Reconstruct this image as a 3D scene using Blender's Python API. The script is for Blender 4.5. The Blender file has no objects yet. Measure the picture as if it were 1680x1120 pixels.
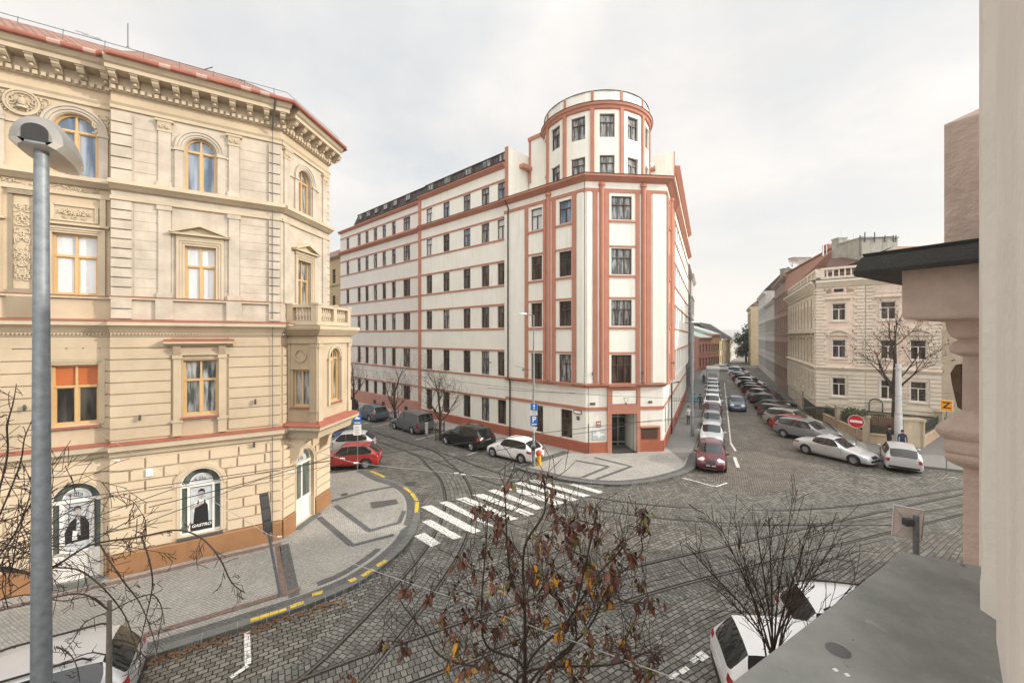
import bpy, bmesh, math, random
from mathutils import Vector, Matrix
random.seed(7)
PI = math.pi; R = math.radians
H = 8.3; FL = 653.0; U0 = 840.0; V0 = 552.0
COL = bpy.context.scene.collection
# ------------------------------------------------------------------ places
def G(u, v, z=0.0):
    d = FL*(H-z)/(v-V0)
    return Vector(((u-U0)/FL*d, d, z))
def PT(u, v, d):
    return Vector(((u-U0)/FL*d, d, H-(v-V0)*d/FL))
class Fr:
    "a facade line: s runs along it, o out of the wall, z up"
    def __init__(self, x, y, dx, dy):
        l = math.hypot(dx, dy); self.x, self.y, self.dx, self.dy = x, y, dx/l, dy/l
        self.nx, self.ny = self.dy, -self.dx
        self.ang = math.atan2(self.dy, self.dx)
    def P(self, s, o, z):
        return Vector((self.x+self.dx*s+self.nx*o, self.y+self.dy*s+self.ny*o, z))
    def sat(self, u, o=0.0):
        k = (u-U0)/FL; x = self.x+self.nx*o; y = self.y+self.ny*o
        return (k*y-x)/(self.dx-k*self.dy)
    def zat(self, u, v, o=0.0):
        s = self.sat(u, o); y = self.P(s, o, 0).y
        return H-(v-V0)*y/FL
    def sh(self, o):
        p = self.P(0, o, 0); return Fr(p.x, p.y, self.dx, self.dy)
# ------------------------------------------------------------------ mesh builder
def wloc(p):
    l = Vector((0, 0, 0))
    while p is not None:
        l = l+p.location; p = p.parent
    return l
AUTO = {'wire_hook','bracket','door_step','mended_gutter_piece','pilaster','plinth','red_flashing','upper_wall','window_surround','quoins','relief_ornament','band','balusters','dentils','pictogram'}
class MB:
    def __init__(s): s.v = []; s.f = []; s.m = []; s.uv = {}; s.cuts = []
    def cut(s):
        if s.f and (not s.cuts or s.cuts[-1] != (len(s.v), len(s.f))): s.cuts.append((len(s.v), len(s.f)))
    def face(s, pts, m=0, uv=None):
        i = len(s.v); s.v += [tuple(p) for p in pts]; s.f.append(tuple(range(i, i+len(pts)))); s.m.append(m)
        if uv: s.uv[len(s.f)-1] = uv
    def hexa(s, p, m=0):
        i = len(s.v); s.v += [tuple(q) for q in p]
        for f in ((0,1,2,3),(4,7,6,5),(0,4,5,1),(1,5,6,2),(2,6,7,3),(3,7,4,0)):
            s.f.append(tuple(i+k for k in f)); s.m.append(m)
    def box(s, x0, x1, y0, y1, z0, z1, m=0):
        s.hexa([(x0,y0,z0),(x1,y0,z0),(x1,y1,z0),(x0,y1,z0),(x0,y0,z1),(x1,y0,z1),(x1,y1,z1),(x0,y1,z1)], m)
    def fb(s, fr, s0, s1, o0, o1, z0, z1, m=0):
        P = fr.P
        s.hexa([P(s0,o1,z0),P(s1,o1,z0),P(s1,o0,z0),P(s0,o0,z0),P(s0,o1,z1),P(s1,o1,z1),P(s1,o0,z1),P(s0,o0,z1)], m)
    def sweep(s, fr, prof, s0, s1, m=0, e0=0.0, e1=0.0):
        "profile of (o,z) points run along s; e0/e1 mitre the ends by o*e"
        a = [fr.P(s0-o*e0, o, z) for o, z in prof]; b = [fr.P(s1+o*e1, o, z) for o, z in prof]
        n = len(prof)
        for i in range(n):
            j = (i+1) % n; s.face([a[i], a[j], b[j], b[i]], m)
        s.face(a, m); s.face(b[::-1], m)
    def prism(s, fr, poly, o0, o1, m=0):
        a = [fr.P(p, o1, z) for p, z in poly]; b = [fr.P(p, o0, z) for p, z in poly]
        n = len(poly)
        for i in range(n):
            j = (i+1) % n; s.face([a[i], a[j], b[j], b[i]], m)
        s.face(a, m); s.face(b[::-1], m)
    def slab(s, pts, z0, z1, m=0, ms=None):
        "vertical prism from a plan polygon"
        ms = m if ms is None else ms; n = len(pts)
        s.face([(p[0], p[1], z1) for p in pts], m)
        for i in range(n):
            a = pts[i]; b = pts[(i+1) % n]
            s.face([(a[0],a[1],z0),(b[0],b[1],z0),(b[0],b[1],z1),(a[0],a[1],z1)], ms)
    def tube(s, pts, rad, n=6, m=0, cap=True):
        pts = [Vector(p) for p in pts]
        if not hasattr(rad, '__len__'): rad = [rad]*len(pts)
        base = len(s.v); up = Vector((0.13, 0.21, 1)).normalized(); prev = None
        for i, p in enumerate(pts):
            t = (pts[min(i+1, len(pts)-1)]-pts[max(i-1, 0)])
            if t.length < 1e-9: t = Vector((0,0,1))
            t.normalize()
            if prev is None:
                a = t.cross(up)
                if a.length < .1: a = t.cross(Vector((1,0,0)))
            else:
                a = prev-t*prev.dot(t)
            a.normalize(); prev = a; b = t.cross(a)
            for k in range(n):
                w = 2*PI*k/n; s.v.append(tuple(p+(a*math.cos(w)+b*math.sin(w))*rad[i]))
        for i in range(len(pts)-1):
            for k in range(n):
                s.f.append((base+i*n+k, base+i*n+(k+1)%n, base+(i+1)*n+(k+1)%n, base+(i+1)*n+k)); s.m.append(m)
        if cap and n > 3:
            s.f.append(tuple(base+k for k in range(n))[::-1]); s.m.append(m)
            e = base+(len(pts)-1)*n; s.f.append(tuple(e+k for k in range(n))); s.m.append(m)
    def lathe(s, c, prof, n=12, m=0, axis='z', a0=0.0, a1=2*PI):
        c = Vector(c); base = len(s.v); full = abs(a1-a0-2*PI) < 1e-6; nn = n if full else n+1
        for r, z in prof:
            for k in range(nn):
                w = a0+(a1-a0)*k/n; x, y = r*math.cos(w), r*math.sin(w)
                q = Vector((x, y, z)) if axis == 'z' else (Vector((x, z, y)) if axis == 'y' else Vector((z, x, y)))
                s.v.append(tuple(c+q))
        for i in range(len(prof)-1):
            for k in range(n):
                k2 = (k+1) % nn
                s.f.append((base+i*nn+k, base+i*nn+k2, base+(i+1)*nn+k2, base+(i+1)*nn+k)); s.m.append(m)
    def mesh(s, name, mats, off=Vector((0,0,0)), smooth=False):
        me = bpy.data.meshes.new(name)
        me.from_pydata([(a-off[0], b-off[1], c-off[2]) for a, b, c in s.v], [], s.f)
        for mt in (mats if isinstance(mats, (list, tuple)) else ([mats] if mats else [])): me.materials.append(mt)
        me.polygons.foreach_set('material_index', s.m)
        if s.uv:
            L = me.uv_layers.new(name='UVMap')
            for fi, uv in s.uv.items():
                p = me.polygons[fi]
                for k, li in enumerate(p.loop_indices): L.data[li].uv = uv[k]
        if smooth:
            me.shade_smooth()
            bm = bmesh.new(); bm.from_mesh(me); bmesh.ops.remove_doubles(bm, verts=bm.verts, dist=1e-5); bm.to_mesh(me); bm.free()
            me.set_sharp_from_angle(angle=math.radians(40))
        me.update()
        return me
    def autocut(s):
        "sort the faces into far-apart pieces and mark a cut between them"
        par = list(range(len(s.f)))
        def find(i):
            while par[i] != i: par[i] = par[par[i]]; i = par[i]
            return i
        at = {}
        for i, f in enumerate(s.f):
            for k in f:
                key = tuple(round(c*2e4) for c in s.v[k]); j = at.setdefault(key, i); par[find(i)] = find(j)
        isl = {}
        for i in range(len(s.f)): isl.setdefault(find(i), []).append(i)
        bb = []
        for fs in isl.values():
            p = [s.v[k] for i in fs for k in s.f[i]]; lo = [min(q[c] for q in p) for c in range(3)]; hi = [max(q[c] for q in p) for c in range(3)]; bb.append((fs, lo, hi, max(h-l for h, l in zip(hi, lo))))
        pp = list(range(len(bb)))
        def fd(i):
            while pp[i] != i: pp[i] = pp[pp[i]]; i = pp[i]
            return i
        for i in range(len(bb)):
            for j in range(i):
                g = math.sqrt(sum(max(0, bb[i][1][c]-bb[j][2][c], bb[j][1][c]-bb[i][2][c])**2 for c in range(3)))
                if g < max(.02, .45*max(bb[i][3], bb[j][3])): pp[fd(i)] = fd(j)
        gr = {}
        for i in range(len(bb)): gr.setdefault(fd(i), []).extend(bb[i][0])
        if len(gr) < 2: return
        v, f, m, uv = [], [], [], {}; cuts = []
        for fs in gr.values():
            if f: cuts.append((len(v), len(f)))
            for i in sorted(fs):
                b0 = len(v); v += [s.v[k] for k in s.f[i]]; f.append(tuple(range(b0, len(v)))); m.append(s.m[i])
                if i in s.uv: uv[len(f)-1] = s.uv[i]
        s.v, s.f, s.m, s.uv, s.cuts = v, f, m, uv, cuts
    def build(s, name, mats, parent=None, smooth=False):
        if parent is not None and not s.cuts and name in AUTO: s.autocut()
        if s.cuts:
            c = [(0, 0)]+s.cuts+[(len(s.v), len(s.f))]; o = None
            for (v0, f0), (v1, f1) in zip(c[:-1], c[1:]):
                if f1 <= f0: continue
                q = MB(); q.v = s.v[v0:v1]; q.f = [tuple(i-v0 for i in f) for f in s.f[f0:f1]]; q.m = s.m[f0:f1]
                q.uv = {k-f0: u for k, u in s.uv.items() if f0 <= k < f1}
                o = q.build(name, mats, parent, smooth)
            return o
        off = wloc(parent)
        o = bpy.data.objects.new(name, s.mesh(name, mats, off, smooth)); COL.objects.link(o); o.parent = parent
        return o
def tag(o, label=None, cat=None, group=None, kind=None):
    if label: o['label'] = label
    if cat: o['category'] = cat
    if group: o['group'] = group
    if kind: o['kind'] = kind
    return o
def thing(name, label, cat, loc=(0,0,0), group=None):
    o = bpy.data.objects.new(name, None); COL.objects.link(o); o.location = loc; o.empty_display_size = .3
    return tag(o, label, cat, group)
def ctree(o, parent=None):
    c = o.copy(); COL.objects.link(c); c.parent = parent
    for ch in list(o.children): ctree(ch, c)
    return c
# ------------------------------------------------------------------ materials
def nm(name, rough=.8, metal=0.0, spec=.4):
    m = bpy.data.materials.new(name); m.use_nodes = True; nt = m.node_tree; b = nt.nodes['Principled BSDF']
    b.inputs['Roughness'].default_value = rough; b.inputs['Metallic'].default_value = metal
    b.inputs['Specular IOR Level'].default_value = spec
    return m, nt, b
def nd(nt, t, **k):
    n = nt.nodes.new(t)
    for a, v in k.items():

        setattr(n, a, v)
    return n
def mixc(nt, fac, a, b, mode='MIX'):
    n = nt.nodes.new('ShaderNodeMix'); n.data_type = 'RGBA'; n.blend_type = mode
    for i, x in ((0, fac), (6, a), (7, b)):
        if hasattr(x, 'is_output'): nt.links.new(x, n.inputs[i])
        elif i == 0: n.inputs[0].default_value = x
        else: n.inputs[i].default_value = (*x[:3], 1)
    return n.outputs[2]
def ramp(nt, src, p0, p1, c0=(0,0,0), c1=(1,1,1)):
    r = nt.nodes.new('ShaderNodeValToRGB'); nt.links.new(src, r.inputs[0])
    r.color_ramp.elements[0].position = p0; r.color_ramp.elements[1].position = p1
    r.color_ramp.elements[0].color = (*c0, 1); r.color_ramp.elements[1].color = (*c1, 1)
    return r.outputs[0]
def noise(nt, scale, vec=None, detail=4, rough=.55):
    n = nt.nodes.new('ShaderNodeTexNoise'); n.inputs['Scale'].default_value = scale
    n.inputs['Detail'].default_value = detail; n.inputs['Roughness'].default_value = rough
    if vec is not None: nt.links.new(vec, n.inputs['Vector'])
    return n.outputs['Fac']
def pos(nt):
    return nt.nodes.new('ShaderNodeNewGeometry').outputs['Position']
def ocoord(nt, which='Object'):
    return nt.nodes.new('ShaderNodeTexCoord').outputs[which]
def bump(nt, b, h, strength, dist):
    n = nt.nodes.new('ShaderNodeBump'); n.inputs['Strength'].default_value = strength; n.inputs['Distance'].default_value = dist
    nt.links.new(h, n.inputs['Height']); nt.links.new(n.outputs[0], b.inputs['Normal'])
def stucco(name, c, dark=.82, sc=.9, bs=.15, rough=.9, stain=None, streak=.25):
    m, nt, b = nm(name, rough, spec=.25); g = ocoord(nt)
    f = ramp(nt, noise(nt, sc, g, 6, .6), .35, .68)
    col = mixc(nt, f, tuple(x*dark for x in c), c)
    mp = nt.nodes.new('ShaderNodeMapping'); mp.inputs['Scale'].default_value = (2.2, 2.2, .22); nt.links.new(g, mp.inputs[0])
    f2 = ramp(nt, noise(nt, 1.6, mp.outputs[0], 5, .6), .52, .75)
    k = nt.nodes.new('ShaderNodeMath'); k.operation = 'MULTIPLY'; k.inputs[1].default_value = streak; nt.links.new(f2, k.inputs[0])
    col = mixc(nt, k.outputs[0], col, stain or tuple(x*.55 for x in c))
    nt.links.new(col, b.inputs['Base Color'])
    bump(nt, b, noise(nt, 40, g, 3), bs, .01)
    return m
def plain(name, c, rough=.6, metal=0.0, var=.12, sc=6, spec=.4, bs=0.0):
    m, nt, b = nm(name, rough, metal, spec); g = ocoord(nt)
    n = noise(nt, sc, g, 4)
    nt.links.new(mixc(nt, n, tuple(x*(1-var) for x in c), tuple(min(1, x*(1+var)) for x in c)), b.inputs['Base Color'])
    if bs: bump(nt, b, noise(nt, sc*8, g), bs, .01)
    return m
def paint(name, c, metal=.3):
    m, nt, b = nm(name, .35, metal, .5)
    b.inputs['Coat Weight'].default_value = .6; b.inputs['Coat Roughness'].default_value = .06
    n = noise(nt, 3, ocoord(nt), 4)
    nt.links.new(mixc(nt, n, tuple(x*.9 for x in c), c), b.inputs['Base Color'])
    return m
def glass(name, c0, c1, rough=.06, spec=.5, sc=.35):
    m, nt, b = nm(name, rough, 0, spec); g = ocoord(nt)
    oi = nt.nodes.new('ShaderNodeObjectInfo')
    va = nt.nodes.new('ShaderNodeVectorMath'); va.operation = 'ADD'; nt.links.new(g, va.inputs[0])
    sc2 = nt.nodes.new('ShaderNodeVectorMath'); sc2.operation = 'SCALE'; sc2.inputs[0].default_value = (13, 7, 9); nt.links.new(oi.outputs['Random'], sc2.inputs['Scale'])
    nt.links.new(sc2.outputs[0], va.inputs[1])
    mp = nt.nodes.new('ShaderNodeMapping'); mp.inputs['Scale'].default_value = (3.2, 3.2, .5); nt.links.new(va.outputs[0], mp.inputs[0])
    f = ramp(nt, noise(nt, sc*3, mp.outputs[0], 2), .42, .62)
    nt.links.new(mixc(nt, f, c0, c1), b.inputs['Base Color'])
    n = nt.nodes.new('ShaderNodeTexNoise'); n.inputs['Scale'].default_value = .8; nt.links.new(g, n.inputs[0]); bump(nt, b, n.outputs[0], .06, .1)
    return m
def cobble(name, rot, bw, bh, mort, c1, c2, cm, uv=False, dist=.035, bs=.9, rough=.6, wear=.35, tint=None):
    m, nt, b = nm(name, rough, 0, .5)
    rv = nt.nodes.new('ShaderNodeMapRange'); nt.links.new(noise(nt, .45, pos(nt), 5, .7), rv.inputs[0]); rv.inputs[1].default_value = .35; rv.inputs[2].default_value = .65; rv.inputs[3].default_value = rough-.12; rv.inputs[4].default_value = rough+.22; nt.links.new(rv.outputs[0], b.inputs['Roughness'])
    g = nt.nodes.new('ShaderNodeUVMap').outputs[0] if uv else pos(nt)
    mp = nt.nodes.new('ShaderNodeMapping'); mp.inputs['Rotation'].default_value = (0, 0, rot); nt.links.new(g, mp.inputs[0])
    nz = nt.nodes.new('ShaderNodeTexNoise'); nz.inputs['Scale'].default_value = 4.5; nz.inputs['Detail'].default_value = 3; nt.links.new(mp.outputs[0], nz.inputs[0])
    s1 = nt.nodes.new('ShaderNodeVectorMath'); s1.operation = 'SUBTRACT'; s1.inputs[1].default_value = (.5,.5,.5); nt.links.new(nz.outputs['Color'], s1.inputs[0])
    s2 = nt.nodes.new('ShaderNodeVectorMath'); s2.operation = 'SCALE'; s2.inputs['Scale'].default_value = dist*2; nt.links.new(s1.outputs[0], s2.inputs[0])
    nl = nt.nodes.new('ShaderNodeTexNoise'); nl.inputs['Scale'].default_value = .35; nl.inputs['Detail'].default_value = 1; nt.links.new(mp.outputs[0], nl.inputs[0])
    s3 = nt.nodes.new('ShaderNodeVectorMath'); s3.operation = 'SCALE'; s3.inputs['Scale'].default_value = 0.0 if uv else .3; nt.links.new(nl.outputs['Color'], s3.inputs[0])
    a = nt.nodes.new('ShaderNodeVectorMath'); nt.links.new(mp.outputs[0], a.inputs[0]); nt.links.new(s2.outputs[0], a.inputs[1])
    a2 = nt.nodes.new('ShaderNodeVectorMath'); nt.links.new(a.outputs[0], a2.inputs[0]); nt.links.new(s3.outputs[0], a2.inputs[1])
    br = nt.nodes.new('ShaderNodeTexBrick'); nt.links.new(a2.outputs[0], br.inputs['Vector'])
    br.inputs['Scale'].default_value = 1; br.inputs['Brick Width'].default_value = bw; br.inputs['Row Height'].default_value = bh
    br.inputs['Mortar Size'].default_value = mort; br.inputs['Mortar Smooth'].default_value = .6; br.inputs['Bias'].default_value = -.1
    br.inputs['Color1'].default_value = (*c1, 1); br.inputs['Color2'].default_value = (*c2, 1); br.inputs['Mortar'].default_value = (*cm, 1)
    w = ramp(nt, noise(nt, .5, g, 5, .65), .35, .7)
    col = mixc(nt, w, mixc(nt, 1.0, br.outputs['Color'], (1-wear,)*3 if not tint else tint, 'MULTIPLY'), br.outputs['Color'])
    fn = ramp(nt, noise(nt, 26, g, 3), .3, .7, (.75,.75,.75), (1.15,1.15,1.15))
    col = mixc(nt, 1.0, col, fn, 'MULTIPLY')
    nt.links.new(col, b.inputs['Base Color'])
    inv = nt.nodes.new('ShaderNodeMath'); inv.operation = 'SUBTRACT'; inv.inputs[0].default_value = 1; nt.links.new(br.outputs['Fac'], inv.inputs[1])
    ad = nt.nodes.new('ShaderNodeMath'); ad.operation = 'MULTIPLY_ADD'; ad.inputs[1].default_value = .35; nt.links.new(noise(nt, 14, g, 2), ad.inputs[0]); nt.links.new(inv.outputs[0], ad.inputs[2])
    bump(nt, b, ad.outputs[0], bs, .03)
    return m
def mosaic(name, c1, c2, cm, cell=.075, rough=.75, rot=.4, dist=.012):
    return cobble(name, rot, cell, cell, cell*.1, c1, c2, cm, dist=dist, bs=.35, rough=rough, wear=.2)
M = {}
M['road'] = cobble('cobbled_road', -0.53, .23, .15, .017, (.12,.115,.098), (.28,.27,.23), (.016,.014,.012), dist=.03, rough=.46)
M['road2'] = cobble('cobbles_across', 1.0, .22, .14, .014, (.18,.18,.155), (.30,.29,.25), (.025,.022,.018), dist=.03)
M['roadb'] = cobble('brown_cobbles', -1.1, .13, .12, .018, (.16,.14,.115), (.31,.27,.22), (.03,.024,.018), dist=.045, rough=.5)
M['bed'] = cobble('track_bed_cobbles', 0, .155, .21, .014, (.125,.123,.107), (.25,.243,.21), (.02,.018,.014), uv=True, dist=.02)
M['bedw'] = cobble('track_side_cobbles', PI/2, .21, .14, .014, (.13,.13,.115), (.25,.245,.215), (.02,.018,.014), uv=True, dist=.02)
M['mos'] = mosaic('mosaic_pavement', (.32,.31,.28), (.45,.435,.39), (.17,.16,.14))
M['mos2'] = mosaic('pale_mosaic', (.38,.37,.335), (.52,.5,.455), (.2,.19,.165), rot=1.2)
M['mosd'] = mosaic('dark_mosaic', (.11,.11,.107), (.17,.17,.163), (.045,.045,.045))
M['mosr'] = mosaic('red_mosaic', (.2,.13,.11), (.29,.2,.17), (.08,.06,.05))
M['asph'] = plain('asphalt', (.18,.175,.165), .9, var=.15, sc=3, bs=.15)
M['kerb'] = plain('granite_kerb', (.13,.135,.125), .75, var=.3, sc=2.5, bs=.15)
def worn(name, c, thr=.45, sc=5):
    "paint worn off by traffic down to the stones"
    m, nt, b = nm(name, .6, 0, .3); g = pos(nt)
    f = ramp(nt, noise(nt, sc, g, 6, .7), thr, thr+.1)
    f2 = ramp(nt, noise(nt, sc*7, g, 3, .7), .3, .45)
    k = nt.nodes.new('ShaderNodeMath'); k.operation = 'MULTIPLY'; nt.links.new(f, k.inputs[0]); nt.links.new(f2, k.inputs[1])
    mp = nt.nodes.new('ShaderNodeMapping'); mp.inputs['Rotation'].default_value = (0,0,-.53); nt.links.new(g, mp.inputs[0])
    br = nt.nodes.new('ShaderNodeTexBrick'); nt.links.new(mp.outputs[0], br.inputs[0]); br.inputs['Scale'].default_value = 1
    br.inputs['Brick Width'].default_value = .24; br.inputs['Row Height'].default_value = .15; br.inputs['Mortar Size'].default_value = .008
    br.inputs['Color1'].default_value = (*c, 1); br.inputs['Color2'].default_value = (*(x*.8 for x in c), 1); br.inputs['Mortar'].default_value = (.1,.1,.09,1)
    nt.links.new(mixc(nt, k.outputs[0], (.13,.13,.12), br.outputs['Color']), b.inputs['Base Color'])
    return m
M['white_line'] = worn('road_paint', (.76,.75,.70), .33)
M['yellow_line'] = worn('yellow_paint', (.72,.50,.05), .30)
M['ybase'] = stucco('sand_stucco', (.50,.405,.285), stain=(.42,.32,.21))
M['ystone'] = stucco('grey_sand_stucco', (.50,.44,.36), dark=.76, sc=1.6, stain=(.34,.28,.21), streak=.35)
M['ytrim'] = stucco('pale_sand_stucco', (.52,.435,.315), stain=(.38,.29,.19))
M['ygf'] = stucco('cream_stucco', (.60,.49,.35), dark=.92, streak=.15)
M['yplinth'] = stucco('ochre_plinth', (.31,.165,.08), dark=.85, streak=.3)
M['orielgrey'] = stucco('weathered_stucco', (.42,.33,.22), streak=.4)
M['redmetal'] = plain('red_flashing', (.30,.105,.07), .55, .1, .3, 3)
def tiles(name, c1, c2, rot, w=.22, h=.3):
    m, nt, b = nm(name, .8, 0, .3); g = ocoord(nt, 'UV')
    br = nt.nodes.new('ShaderNodeTexBrick'); nt.links.new(g, br.inputs[0]); br.inputs['Scale'].default_value = 1
    br.inputs['Brick Width'].default_value = w; br.inputs['Row Height'].default_value = h; br.inputs['Mortar Size'].default_value = .02
    br.inputs['Color1'].default_value = (*c1, 1); br.inputs['Color2'].default_value = (*c2, 1); br.inputs['Mortar'].default_value = (.05,.03,.025,1)
    nt.links.new(br.outputs['Color'], b.inputs['Base Color']); bump(nt, b, br.outputs['Fac'], -.8, .03)
    return m
M['tiles'] = tiles('clay_tiles', (.33,.18,.13), (.22,.12,.09), 0)
M['timber'] = plain('honey_window_timber', (.5,.33,.15), .45, 0, .15, 5)
M['white_frame'] = plain('white_window_paint', (.72,.7,.66), .5, 0, .05, 5)
M['brown_frame'] = plain('brown_window_paint', (.085,.045,.03), .5, 0, .2, 5)
M['g_blue'] = glass('sky_glass', (.07,.11,.17), (.25,.3,.36))
M['g_blind'] = glass('glass_over_white_blind', (.48,.50,.52), (.60,.61,.60), .15, .35)
M['g_dark'] = glass('dark_glass', (.02,.02,.02), (.07,.07,.06))
M['g_brown'] = glass('brown_glass', (.03,.022,.018), (.10,.08,.06), .08, .4)
M['g_curt'] = glass('glass_over_curtain', (.06,.07,.07), (.34,.35,.34), .08, .5, .7)
M['g_green'] = glass('green_grey_glass', (.07,.09,.08), (.14,.165,.145), .2)
M['orange_blind'] = plain('orange_blind', (.4,.11,.03), .5, 0, .2, 3)
M['ccream'] = stucco('ivory_render', (.79,.775,.70), dark=.93, sc=.6, streak=.26, stain=(.42,.4,.33))
M['csal'] = stucco('salmon_trim', (.47,.215,.15), dark=.86, sc=1.2, streak=.2)
M['cred'] = stucco('terracotta_plinth', (.40,.135,.085), dark=.82, sc=1.2, streak=.25)
M['cpale'] = stucco('greyed_ivory_render', (.70,.66,.61), dark=.93, sc=.5, streak=.2)
M['cpink'] = stucco('pink_plinth', (.48,.25,.20), dark=.88)
M['zinc'] = plain('dark_brown_sheet', (.055,.04,.036), .75, 0, .3, 3)
M['zincgrey'] = plain('grey_sheet', (.12,.115,.11), .5, .4, .25, 2)
M['steel'] = plain('galvanised_steel', (.21,.235,.25), .55, .5, .5, 16)
M['steeld'] = plain('dark_steel', (.09,.095,.1), .5, .5, .3, 8)
M['alu'] = plain('aluminium', (.55,.56,.56), .35, .7, .1, 8)
M['lampglass'] = plain('lamp_cover', (.52,.50,.45), .2, 0, .05, 8)
M['black'] = plain('black_plastic', (.02,.02,.02), .5, 0, .2, 8)
M['rubber'] = plain('tyre_rubber', (.025,.025,.025), .85, 0, .2, 20)
M['rail'] = plain('worn_rail_steel', (.20,.185,.17), .4, .8, .3, 6)
M['groove'] = plain('rail_groove', (.02,.018,.016), .9, 0, .2, 6)
M['wire'] = plain('overhead_wire', (.045,.045,.045), .6, .4, .1, 8)
M['wirel'] = plain('pale_span_wire', (.42,.42,.40), .5, .3, .1, 8)
M['bark'] = plain('brown_bark', (.06,.042,.032), .9, 0, .4, 12, bs=.5)
M['barkg'] = plain('grey_bark', (.17,.15,.125), .9, 0, .35, 12, bs=.5)
M['sblue'] = plain('sign_blue', (.02,.13,.42), .4)
M['sred'] = plain('sign_red', (.5,.02,.03), .4)
M['swhite'] = plain('sign_white', (.75,.75,.73), .4, 0, .04)
M['yell'] = plain('bright_yellow', (.75,.42,.03), .45)
# ------------------------------------------------------------------ facade helpers
def wall(mb, fr, s0, s1, z0, z1, ops, depth=.2, o=0.0, m=0, mr=None):
    "wall sheet with real openings (a,b,z0,z1,arch) and their reveals"
    mr = m if mr is None else mr
    S = sorted(set([s0, s1]+[x for q in ops for x in (q[0], q[1]) if s0 < x < s1]))
    Z = sorted(set([z0, z1]+[x for q in ops for x in (q[2], q[3]) if z0 < x < z1]))
    P = fr.P
    for i in range(len(S)-1):
        for j in range(len(Z)-1):
            cs = (S[i]+S[i+1])/2; cz = (Z[j]+Z[j+1])/2
            if any(q[0] < cs < q[1] and q[2] < cz < q[3] for q in ops): continue
            mb.face([P(S[i],o,Z[j]),P(S[i+1],o,Z[j]),P(S[i+1],o,Z[j+1]),P(S[i],o,Z[j+1])], m)
    for q in ops:
        a, b, c, d = q[:4]; arch = len(q) > 4 and q[4]; i = o-depth
        r = (b-a)/2; zs = d-r if arch else d
        mb.face([P(a,o,c),P(a,i,c),P(a,i,zs),P(a,o,zs)], mr); mb.face([P(b,i,c),P(b,o,c),P(b,o,zs),P(b,i,zs)], mr)
        mb.face([P(a,i,c),P(b,i,c),P(b,o,c),P(a,o,c)], mr)
        if not arch: mb.face([P(a,o,d),P(b,o,d),P(b,i,d),P(a,i,d)], mr)
        else:
            n = 12; c0 = (a+b)/2
            pt = [(c0-r*math.cos(PI*k/n), zs+r*math.sin(PI*k/n)) for k in range(n+1)]
            for k in range(n):
                (x0, y0), (x1, y1) = pt[k], pt[k+1]
                mb.face([P(x0,o,y0),P(x1,o,y1),P(x1,o,d),P(x0,o,d)], m)
                mb.face([P(x0,o,y0),P(x0,i,y0),P(x1,i,y1),P(x1,o,y1)], mr)
def rustic(mb, fr, s0, s1, z0, z1, ch, gap, proud, ops, o=0.0, m=0, joint=0, mar=0.0):
    n = max(1, round((z1-z0)/ch)); h = (z1-z0)/n; rnd = random.Random(5)
    for k in range(n):
        a, b = z0+k*h+gap/2, z0+(k+1)*h-gap/2; seg = [(s0, s1)]
        for q in ops:
            if q[2]-mar < b and q[3]+mar > a:
                qa, qb = q[0]-mar, q[1]+mar
                if len(q) > 4 and q[4]:
                    r = (q[1]-q[0])/2; zs = q[3]-r
                    if a > zs:
                        rr = r+mar; dz = min(a-zs, rr*.999); w = math.sqrt(rr*rr-dz*dz); c = (q[0]+q[1])/2; qa, qb = c-w, c+w
                ns = []
                for x, y in seg:
                    if qb <= x or qa >= y: ns.append((x, y)); continue
                    if qa > x: ns.append((x, qa))
                    if qb < y: ns.append((qb, y))
                seg = ns
        for x, y in seg:
            if joint and y-x > joint*1.4:
                c = x+(joint*.5 if k % 2 else 0)
                cuts = [x]
                t = x+(joint if k % 2 else joint*.55)
                while t < y-joint*.3: cuts.append(t); t += joint
                cuts.append(y)
                for i in range(len(cuts)-1):
                    mb.fb(fr, cuts[i]+(gap/2 if i else 0), cuts[i+1]-(gap/2 if i < len(cuts)-2 else 0), o-.01, o+proud, a, b, m)
            elif y-x > .02: mb.fb(fr, x, y, o-.01, o+proud, a, b, m)
def ring(mb, fr, c, zs, r0, r1, o0, o1, m=0, a0=0.0, a1=PI, n=14):
    "flat arch band"
    P = fr.P
    for k in range(n):
        t0 = a0+(a1-a0)*k/n; t1 = a0+(a1-a0)*(k+1)/n
        q = [(c-r0*math.cos(t0), zs+r0*math.sin(t0)), (c-r1*math.cos(t0), zs+r1*math.sin(t0)), (c-r1*math.cos(t1), zs+r1*math.sin(t1)), (c-r0*math.cos(t1), zs+r0*math.sin(t1))]
        mb.hexa([P(*(q[0][0], o1, q[0][1])),P(q[1][0], o1, q[1][1]),P(q[2][0], o1, q[2][1]),P(q[3][0], o1, q[3][1]),
                 P(q[0][0], o0, q[0][1]),P(q[1][0], o0, q[1][1]),P(q[2][0], o0, q[2][1]),P(q[3][0], o0, q[3][1])], m)
LOC = Fr(0, 0, 1, 0)
_wc = {}
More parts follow.
